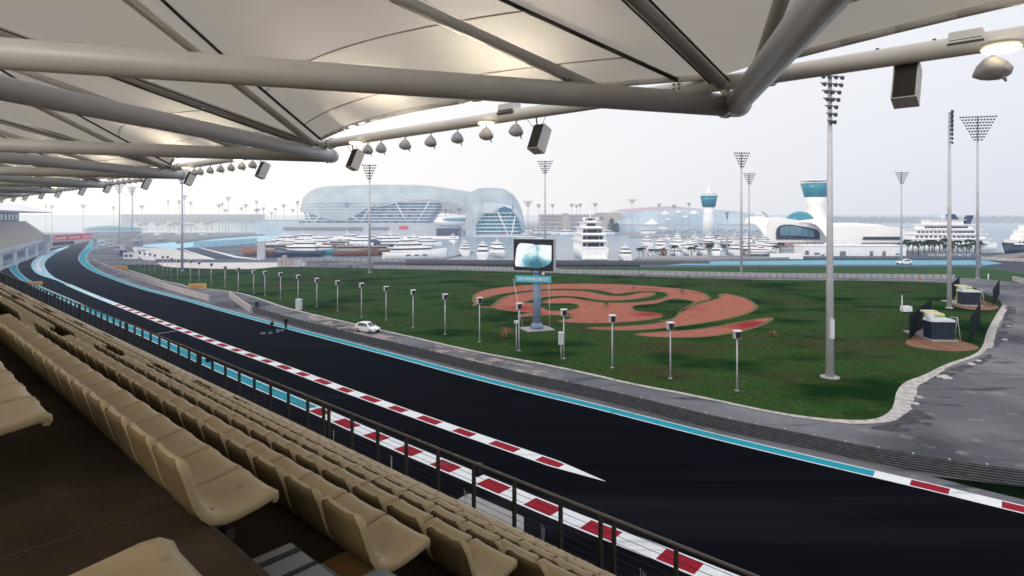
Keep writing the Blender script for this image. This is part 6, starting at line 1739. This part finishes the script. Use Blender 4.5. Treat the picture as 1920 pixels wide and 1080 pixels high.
# red-clothed crowd on the promenade
mb = MB(); rg = random.Random(8)
for i in range(260):
    x = rg.gauss(1488, 34); y = rg.uniform(449, 468); 
    if not 1436 < x < 1560: continue
    g = G(x, y); h = rg.uniform(1.5, 1.85); mb.tube((g.x, g.y, .8), (g.x, g.y, .8 + h * .8), .2, .26, 5); mb.lathe([(.02, 0), (.13, .1), (.02, .24)], (g.x, g.y, .8 + h * .82), 5)
tag(mb.build('crowd', M['crowd']), 'hazy crowd of people on the promenade below the arched window', 'people', kind='stuff')
quay('promenade', [(1430, 470), (1560, 470), (1720, 468), (1720, 455), (1560, 448), (1430, 446)], .8, M['concrete'], 'pale promenade in front of the arched building')

# palms
def palm(h, seed):
    r = empty('palm_tree'); rg = random.Random(seed)
    mb = MB(); mb.tube((0, 0, 0), (.15, 0, h * .8), .26, .17, 7); mb.build('trunk', M['trunk'], r)
    mb = MB()
    for q in range(26):
        a = q * 2.4 + rg.random(); L = rg.uniform(1.7, 2.6); u_ = rg.uniform(-.4, 1.8); pts = []
        for j in range(5):
            t = j / 4; pts.append(Vector((.15 + math.cos(a) * L * t, math.sin(a) * L * t, h * .8 + u_ * t - 1.7 * t * t)))
        for j in range(4):
            d = Vector((-math.sin(a), math.cos(a), 0)) * .28 * (1 - j / 5); mb.face([pts[j] - d, pts[j + 1] - d * .8, pts[j + 1] + d * .8, pts[j] + d])
            mb.face([pts[j] - d + Vector((0, 0, -.35)), pts[j], pts[j + 1], pts[j + 1] - d * .8 + Vector((0, 0, -.35))])
    mb.build('crown', M['palm'], r); return reg(r)
PMs = [palm(7, 1), palm(8, 2), palm(6, 3)]; used = [True, True, True]
pl = [(1692, 476), (1702, 474), (1712, 477), (1722, 476), (1733, 474), (1742, 478), (1752, 475), (1762, 478), (1773, 476), (1786, 478), (1796, 476), (1806, 478), (1818, 475), (1828, 479), (1838, 476), (1722, 480), (1748, 481), (1812, 481), (1778, 481)]
for i, (x, y) in enumerate(sorted(pl)):
    j = i % 3; place(PMs[j], used[j], G(x, y), i * 1.1, rg.uniform(.8, 1.1), 'palm tree in front of the cruise ship, %s from the left' % ORD[i + 1], 'palm tree', 'palms before the cruise ship'); used[j] = False
pl = [(1198, 482), (1206, 483), (1223, 483), (1234, 482), (1264, 481), (1297, 480), (1331, 479), (1374, 478), (1396, 480), (1455, 479), (1464, 476)]
for i, (x, y) in enumerate(sorted(pl)):
    place(PMs[i % 3], False, G(x, y), i * 1.7, rg.uniform(.55, .8), 'palm on the near marina quay, %s from the left' % ORD[i + 1], 'palm tree', 'palms on the marina quay')
pl = [(262, 433), (273, 434), (290, 432), (296, 434), (305, 433), (319, 434), (327, 433), (336, 434), (349, 433), (358, 434), (368, 433), (378, 432), (388, 433), (398, 433), (408, 433)]
for i, (x, y) in enumerate(pl):
    place(PMs[i % 3], False, G(x, y), i * 1.3, rg.uniform(1.4, 1.75), 'hazy tall palm before the grey hall, %s from the left' % ORD[i + 1], 'palm tree', 'palms before the grey hall')
# round shrubs planted on the quay and lawn end
for i, (x, y, s_, t_) in enumerate(((1245, 482, 2.3, 'orange and green flowering shrub on the marina quay'),)):
    rr = empty('flowering_shrub', G(x, y), 0, t_, 'shrub'); mb = MB(); clump(mb, (0, 0, .6), 1.5, 3.2, 260, rg, .5); mb.build('foliage', M['drybush'], rr)
    mb = MB(); mb.tube((0, 0, 0), (0, 0, 1.6), .15, n=6); mb.build('stem', M['trunk'], rr)
for i, (x, y, w_, h) in enumerate(((1147, 437, 6, 9), (1156, 437, 5, 6))):
    rr = empty('dark_tree', G(x, y), 0, ['dark tree on the far quay behind the superyacht', 'smaller dark tree right of the one behind the superyacht'][i], 'tree'); mb = MB(); clump(mb, (0, 0, 1), w_ * .7, h * 1.5, 420, rg, 1.2); mb.build('crown', M['bush'], rr)
    mb = MB(); mb.tube((0, 0, 0), (0, 0, h * .8), .4, .2, 7); mb.build('trunk', M['trunk'], rr)
# far wooded shore: one mass, nobody could count it
mb = MB(); rg = random.Random(21)
for i in range(9000):
    x = rg.uniform(1180, 2150); Y = rg.uniform(1350, 1600)
    hh = 13 + 4.5 * noise.noise(Vector((x * .012, 3.3, 0))) + 4 * noise.noise(Vector((x * .06, 9.1, 0)))
    if x < 1560: hh *= .55
    X = (x - 960) / F * Y; z = rg.random() ** .8 * hh
    d = Vector((rg.uniform(-1, 1), rg.uniform(-.4, .4), rg.uniform(-.6, 1))).normalized() * rg.uniform(2.5, 6); q = Vector((d.z, 0, -d.x)) * .6; p = Vector((X, Y, z))
    mb.face([p - q, p + d, p + q])
tag(mb.build('wooded_shore', M['trees']), 'hazy dark wooded shore across the bay at right', 'trees', kind='stuff')
# faint skyline behind
rg = random.Random(4)
mb = MB(); pts = [(x, 404.2 - 2.4 * abs(noise.noise(Vector((x * .03, 1, 0)))) - .6) for x in range(-100, 2100, 12)]
Yh = 3600
P = [(pix_pt(x, y, Yh)) for x, y in pts]
for a, b in zip(P, P[1:]): mb.face([(a.x, Yh, 0), (b.x, Yh, 0), (b.x, Yh, b.z), (a.x, Yh, a.z)])
struct('far_hills', mb, M['dgrey'])

# ================================================================== LEFT BACKGROUND
# long grey hall
r = root_at('grey_hall', 360, 432, 'long flat grey hall on the skyline behind the palms at left', 'building', y=700); Y = 700
fblock('wall', 227, 470, 0, 402.5, 40, M['dgrey'], r, y=Y, z0=0); fblock('roof_edge', 226, 471, 0, 401.6, 41, M['grey'], r, y=Y - .5, z0=zat(Y, 402.6))
fblock('base_wall', 250, 480, 0, 418, 8, M['grey'], r, y=Y - 12, z0=0)
windows_row(r, 235, 465, 408, 414, Y, 26, M['boatglass'], .5, off=.2)
r = root_at('grey_hall', 520, 432, 'pale low building with thin roof left of the hotel', 'building', y=620); Y = 620
fblock('wall', 400, 565, 0, 418, 30, M['slate_blue'], r, y=Y, z0=0); fblock('roof_edge', 396, 568, 0, 412.5, 34, M['dgrey'], r, y=Y - 2, z0=zat(Y, 415))
# fins sculpture
r = root_at('fin_sculpture', 213, 425, 'pale fan of curved fins left of the grey hall', 'sculpture', y=640)
for q in range(6):
    mb = MB(); a = pix_pt(206 + q * 2.6, 419, 640); b = pix_pt(203 + q * 4.2, 402 - (q % 3) * 1.4, 640); mb.tube(a, b, .5, .2, 5); under(mb.build('fin', M['cream']), r)
# teal roofed oval pavilion
c = pix_pt(213, 431, 480); r = empty('oval_pavilion', (c.x, c.y, 0), 0, 'low oval pavilion with bright teal roof left of the palms', 'building')
base_ = MB(); base_.lathe([(1, 0), (.98, .25), (.8, .6), (.45, .9), (.02, 1)], n=32)
v2 = MB(); v2.v = [(x * 22.5, y * 14, zat(480, 430.5) + z * 3.6) for x, y, z in base_.v]; v2.f = base_.f; v2.mi = base_.mi; v2.sm = base_.sm; v2.build('roof', M['tealglass'], r)
v2 = MB(); v2.v = [(x * 24.5 + 1, y * 16, zat(480, 433) + z * 1.2) for x, y, z in base_.v]; v2.f = base_.f; v2.mi = base_.mi; v2.sm = base_.sm; v2.build('eaves', M['grey'], r)
mb = MB(); mb.lathe([(19, 0), (19, zat(480, 433))], n=28); mb.build('wall', M['dgrey'], r)
# parked vehicles and huts of the paddock beyond the bend
rg = random.Random(31)
def simple_car(m):
    r = empty('parked_car'); mb = MB(); mb.box((0, 0, .62), (4.4, 1.8, .62), taper=.95); mb.box((-.2, 0, 1.16), (2.6, 1.6, .55), taper=.76); mb.build('body', m, r)
    for sx in (-1.35, 1.35):
        for sy in (-.82, .82):
            mb = MB(); mb.lathe([(.2, -.1), (.33, 0), (.2, .1)], (sx, sy, .33), 10, ax=Matrix.Rotation(PI / 2, 3, 'X')); mb.build('wheel', M['tyre'], r)
    mb = MB(); mb.box((-.2, 0, 1.18), (2.64, 1.5, .34), taper=.8); mb.box((-.2, 0, 1.18), (2.2, 1.64, .34), taper=.84); mb.build('window', M['boatglass'], r); return reg(r)
cars = [simple_car(M['carwhite']), simple_car(M['dgrey']), simple_car(M['boatnavy'])]; cu = [True] * 3
cs = [(262, 440), (270, 442), (282, 440), (295, 441), (310, 440), (322, 441), (336, 440), (350, 441), (366, 440), (381, 441), (395, 441), (205, 457), (192, 456), (233, 450)]
for i, (x, y) in enumerate(sorted(cs)):
    j = i % 3; place(cars[j], cu[j], G(x, y), rg.uniform(-.4, .4) + (1.2 if i % 4 == 0 else 0), 1.25, '%s car parked beyond the bend, %s from the left' % (['white', 'grey', 'dark blue'][j], ORD[i + 1]), 'car', 'cars parked beyond the bend'); cu[j] = False
huts = [(246, 262, 462, 451, 'dgrey', 'dark cabin beyond the bend, left one'), (293, 306, 455, 448, 'dgrey', 'dark cabin beyond the bend, right one'), (203, 212, 462, 455, 'beige', 'brownish container beside the bend'), (224, 229, 480, 469, 'boatnavy', 'tall dark cabinet on the paddock apron'),
        (231, 251, 486, 474, 'boatwhite', 'white hoarding panel at the apron corner'), (214, 226, 470, 459, 'grey', 'pale hut behind the thick mast'), (186, 196, 460, 450, 'slate_blue', 'bluish hut right of the gantry'), (256, 275, 474, 468, 'boatwhite', 'long white cabin at the edge of the sand'), (256, 262, 450, 441, 'dgrey', 'narrow grey hut below the palms')]
for x0, x1, yb, yt, m_, t_ in huts:
    r = root_at('site_cabin', (x0 + x1) / 2, yb, t_, 'cabin'); fblock('wall', x0, x1, yb, yt, 3, M[m_], r); Y = G(0, yb).y
    fblock('roof', x0 - .4, x1 + .4, 0, yt - .6, 3.3, M['grey'], r, y=Y - .15, z0=zat(Y, yt)); windows_row(r, x0 + 1, x1 - 1, yt + (yb - yt) * .3, yt + (yb - yt) * .6, Y, 2, M['boatglass'])
# the white board walls by the cyan run-off
p_ = px((363, 465.3), (430, 460.5), (482, 456.5)); r = empty('hoarding_wall', p_[0], 0, 'long pale blue hoarding wall with white lettering by the cyan run-off', 'wall')
mb = MB()
for a, b in zip(p_, p_[1:]): mb.face([(a.x, a.y, 0), (b.x, b.y, 0), (b.x, b.y, 3.4), (a.x, a.y, 3.4)]); mb.face([(a.x, a.y + .4, 3.4), (a.x, a.y, 3.4), (b.x, b.y, 3.4), (b.x, b.y + .4, 3.4)])
under(mb.build('panel', M['palecyan']), r)
d = p_[2] - p_[0]; az = math.atan2(d.y, d.x)
lt = letter('YAS MARINA CIRCUIT', 2.5, M['whitetext'], None, (0, 0, 0), az, 1.25); lt.name = 'lettering'; lt.location = p_[0].lerp(p_[2], .55) + Vector((0, -.6, 1.7)); under(lt, r)
r = root_at('screen_wall', 490, 486, 'tall plain white-grey panel at the end of the hoarding', 'wall'); fblock('panel', 482, 496, 486, 452, 1, M['grey'], r); fblock('frame', 481.6, 496.4, 0, 451.4, 1.2, M['boatwhite'], r, y=G(0, 486).y - .1, z0=zat(G(0, 486).y, 452.2))
r = root_at('tyre_stack', 476, 468, 'small dark tyre stack before the white panel', 'tyre stack'); mb = MB(); g = Vector((0, 0, 0))
for q in range(4): mb.lathe([(.5, 0), (.9, .1), (.9, .5), (.5, .6)], (g.x + (q % 2) * 1.8, 0, (q // 2) * .62), 12)
mb.build('tyre', M['tyre'], r)
# dark edge walls in the middle distance
def longwall(pts, h, m, label, posts=0, name='low_wall'):
    p = px(*pts); r = empty(name, p[0], 0, label, 'wall'); mb = MB()
    for a, b in zip(p, p[1:]):
        mb.face([(a.x, a.y, 0), (b.x, b.y, 0), (b.x, b.y, h), (a.x, a.y, h)]); mb.face([(a.x, a.y, h), (b.x, b.y, h), (b.x, b.y + .35, h), (a.x, a.y + .35, h)]); mb.face([(b.x, b.y + .35, 0), (a.x, a.y + .35, 0), (a.x, a.y + .35, h), (b.x, b.y + .35, h)])
    under(mb.build('panel', m), r)
    if posts:
        L = sum((b - a).length for a, b in zip(p, p[1:])); P_, _ = resample(p, L / posts)
        pm_ = MB(); pm_.box((0, -.06, h / 2 + .1), (.14, .1, h + .3)); pm_ = pm_.mesh('post', M['dgrey'])
        for q in P_: o = obj('post', pm_); o.location = q; under(o, r)
    return r
longwall([(1048, 512), (1220, 515), (1455, 520), (1700, 522), (1790, 523)], 1.15, M['concrete'], 'concrete barrier wall behind the lawn and the far strip of grass', 60)
longwall([(700, 504), (860, 505), (1048, 511)], 1.1, M['concrete'], 'grey barrier wall along the top edge of the lawn', 40)
longwall([(760, 491.5), (1000, 493), (1330, 494.5)], 1.0, M['rail'], 'dark barrier along the harbour road behind the screen')
longwall([(760, 498.5), (1000, 500), (1200, 500.6)], .8, M['backrail'], 'thin dark line of barrier in front of the harbour road')
longwall([(1200, 500.6), (1500, 499.6), (1850, 499.8)], .6, M['dgrey'], 'low dark barrier in front of the cyan run-off')
longwall([(1330, 485.5), (1560, 485), (1850, 485)], 1.0, M['dgrey'], 'slate barrier behind the cyan run-off', 40)
longwall([(1835, 487), (1925, 491)], 1.3, M['stones'], 'pale block wall at the right edge below the ships')
longwall([(1860, 487.5), (1925, 480)], 1.6, M['pinkwall'], 'pinkish low wall beside the dark ship')
longwall([(292, 491), (385, 491.5), (480, 492), (530, 492)], 1.0, M['dgrey'], 'dark barrier between the white sand and the pale strip', 30)
longwall([(330, 457.2), (400, 448.5), (500, 441), (560, 438)], 1.4, M['dgrey'], 'dark barrier at the back of the cyan run-off')
longwall([(520, 490), (620, 489.5), (760, 491.5)], 1.1, M['concrete'], 'pale wall by the harbour in front of the dhows', 20)
longwall([(1900, 527), (1925, 532)], 1.3, M['stones'], 'short stone wall on the service road at the right edge')
for x0, x1, yb, yt, m_, t_ in ((520, 545, 500, 479, 'pinkwall', 'pinkish stack of blocks at the left end of the harbour wall'), (548, 572, 499, 488, 'grey', 'pale grey cabin beside the pinkish blocks'), (600, 612, 498, 493, 'dgrey', 'small dark box on the harbour road')):
    r = root_at('block_stack', (x0 + x1) / 2, yb, t_, 'blocks'); n_ = 3
    for q in range(n_):
        a = lerp(x0, x1, q / n_); fblock('block', a, lerp(x0, x1, (q + .9) / n_), yb, lerp(yb, yt, [.8, 1, .65][q]), 1.5, M[m_], r)
# mesh debris fence standing on the harbour-side barrier
for fx0, fx1, yb_, n_, lab in ((900, 1330, 494, 36, 'debris fence of thin posts behind the screen'), (1335, 1850, 485.5, 34, 'debris fence of thin posts behind the cyan run-off')):
    r = empty('debris_fence', G(fx0, yb_), 0, lab, 'fence'); Y = G(0, yb_).y + .3
    pm_ = MB(); pm_.tube((0, 0, 0), (0, 0, 2.9), .045, n=5); pm_ = pm_.mesh('post', M['mast'])
    for q in range(n_ + 1): o = obj('post', pm_); o.location = (GD(lerp(fx0, fx1, q / n_), Y).x, Y, .9); under(o, r)
    for z in (1.7, 2.6, 3.5):
        mb = MB(); mb.tube((GD(fx0, Y).x, Y, z), (GD(fx1, Y).x, Y, z), .025, n=4); under(mb.build('cable', M['mast']), r)
r = empty('bollard', G(1853, 525), 0, 'thin white marker post at the right end of the grass strip', 'post'); mb = MB(); mb.tube((0, 0, 0), (0, 0, 1.5), .12, n=8); mb.build('shaft', M['white'], r); mb = MB(); mb.lathe([(.14, 0), (.16, .08), (.02, .16)], (0, 0, 1.5), 8); mb.build('cap', M['white'], r)
r = empty('orange_cone_stack', G(1725, 524), 0, 'small orange red heap before the concrete barrier wall', 'barrier'); mb = MB(); mb.lathe([(.6, 0), (.5, .1), (.18, .6), (.08, .8)], n=10); mb.build('cone', M['boatwood'], r)
# gantry over the track
ga, gb = G(87, 474), G(181, 470); Yg = 290
ga = GD(87, 262); gb = GD(179, 300)
gan = empty('gantry', ga, 0, 'pale gantry with red sign bridging the far track bend', 'gantry'); d = gb - ga; az = math.atan2(d.y, d.x)
zt = zat(ga.y, 437.5) ; zt = zat(280, 438); zb_ = zat(280, 451)
mid = (ga + gb) / 2
mb = MB(); mb.box((mid.x, mid.y, (zt + zb_) / 2), (d.length + 2, 1.6, zt - zb_), rz=az); under(mb.build('beam', M['grey']), gan)
for p in (ga, gb):
    mb = MB(); mb.box((p.x, p.y, zt / 2), (1.7, 1.6, zt), rz=az); under(mb.build('leg', M['grey']), gan)
nrm = Vector((d.y, -d.x, 0)).normalized()
c = ga.lerp(gb, .50) + nrm * .86
mb = MB(); mb.box((c.x, c.y, (zt + zb_) / 2), (d.length * .80, .10, (zt - zb_) * .72), rz=az); sg_ = mb.build('sign_panel', M['redsign']); under(sg_, gan)
for t_ in (.22, .50, .78):
    q = ga.lerp(gb, t_) + nrm * .96; lt = letter('Santander', 2.2, M['whitetext'], None, (q.x, q.y, (zt + zb_) / 2), az, 1.0); under(lt, gan)
c = ga.lerp(gb, .3) + nrm * .5
mb = MB(); mb.box((c.x, c.y, zb_ - 1.0), (d.length * .4, .5, 1.6), rz=az); under(mb.build('signal_board', M['black']), gan)
# far grandstand beyond the bend
r = empty('far_grandstand', G(0, 500), 0, 'second grandstand beyond the bend with white roof and tan seating', 'grandstand')
A_, B_ = GD(-150, 118), GD(94, 292)
d = (B_ - A_); dn = d.normalized(); nn = Vector((-dn.y, dn.x, 0))   # away from the track
def ext(name, prof, m, t0=0.0, t1=1.0):
    """profile of (distance back, height) swept along the front line"""
    P0 = A_ + d * t0; P1 = A_ + d * t1; mb = MB(); rows = []
    for P in (P0, P1): rows.append([(P.x + nn.x * o_, P.y + nn.y * o_, z) for o_, z in prof])
    n_ = len(prof)
    for i in range(n_):
        j = (i + 1) % n_; mb.face([rows[0][i], rows[0][j], rows[1][j], rows[1][i]])
    mb.face(rows[0]); mb.face(rows[1][::-1]); o = mb.build(name, m); under(o, r); return o
ext('ground_floor', [(0, 0), (0, 5.6), (12, 5.6), (12, 0)], M['grey'])
ext('balcony_edge', [(-1.2, 5.61), (-1.2, 6.9), (-.8, 6.9), (-.8, 5.61)], M['grey'])
st_ = [(-.79, 5.62)]
for q in range(13): st_ += [(-.79 + q * .82, 6.2 + q * .70), (-.79 + (q + 1) * .82 - .01, 6.2 + q * .70)]
st_ += [(9.9, 5.62)]
ext('seating_tier', st_, M['seat'] if False else mat('far_tan_seating', (.46, .41, .34), .8, .2, noise_s=1.5, c2=(.38, .35, .30)))
ext('suite_wall', [(9.95, 5), (9.95, 18.4), (16, 18.4), (16, 0)], M['dgrey'], 0, .93)
for q in range(22):
    t = q / 22 * .92; ext('suite_window', [(9.80, 15.3), (9.80, 17.7), (9.93, 17.7), (9.93, 15.3)], M['boatglass'], t, t + .026)
for q in range(8):
    t = q / 8; ext('pier', [(-.35, 0), (-.35, 5.5), (-.02, 5.5), (-.02, 0)], M['grey'], t, t + .03)
    ext('window', [(-.14, 1.2), (-.14, 4.4), (-.02, 4.4), (-.02, 1.2)], M['boatglass'], t + .035, t + .12)
ext('roof', [(1, 18.5), (-1, 18.8), (5, 20.6), (12, 22.4), (20, 21.6), (20, 18.45)], M['boatwhite'], 0, 1.04)
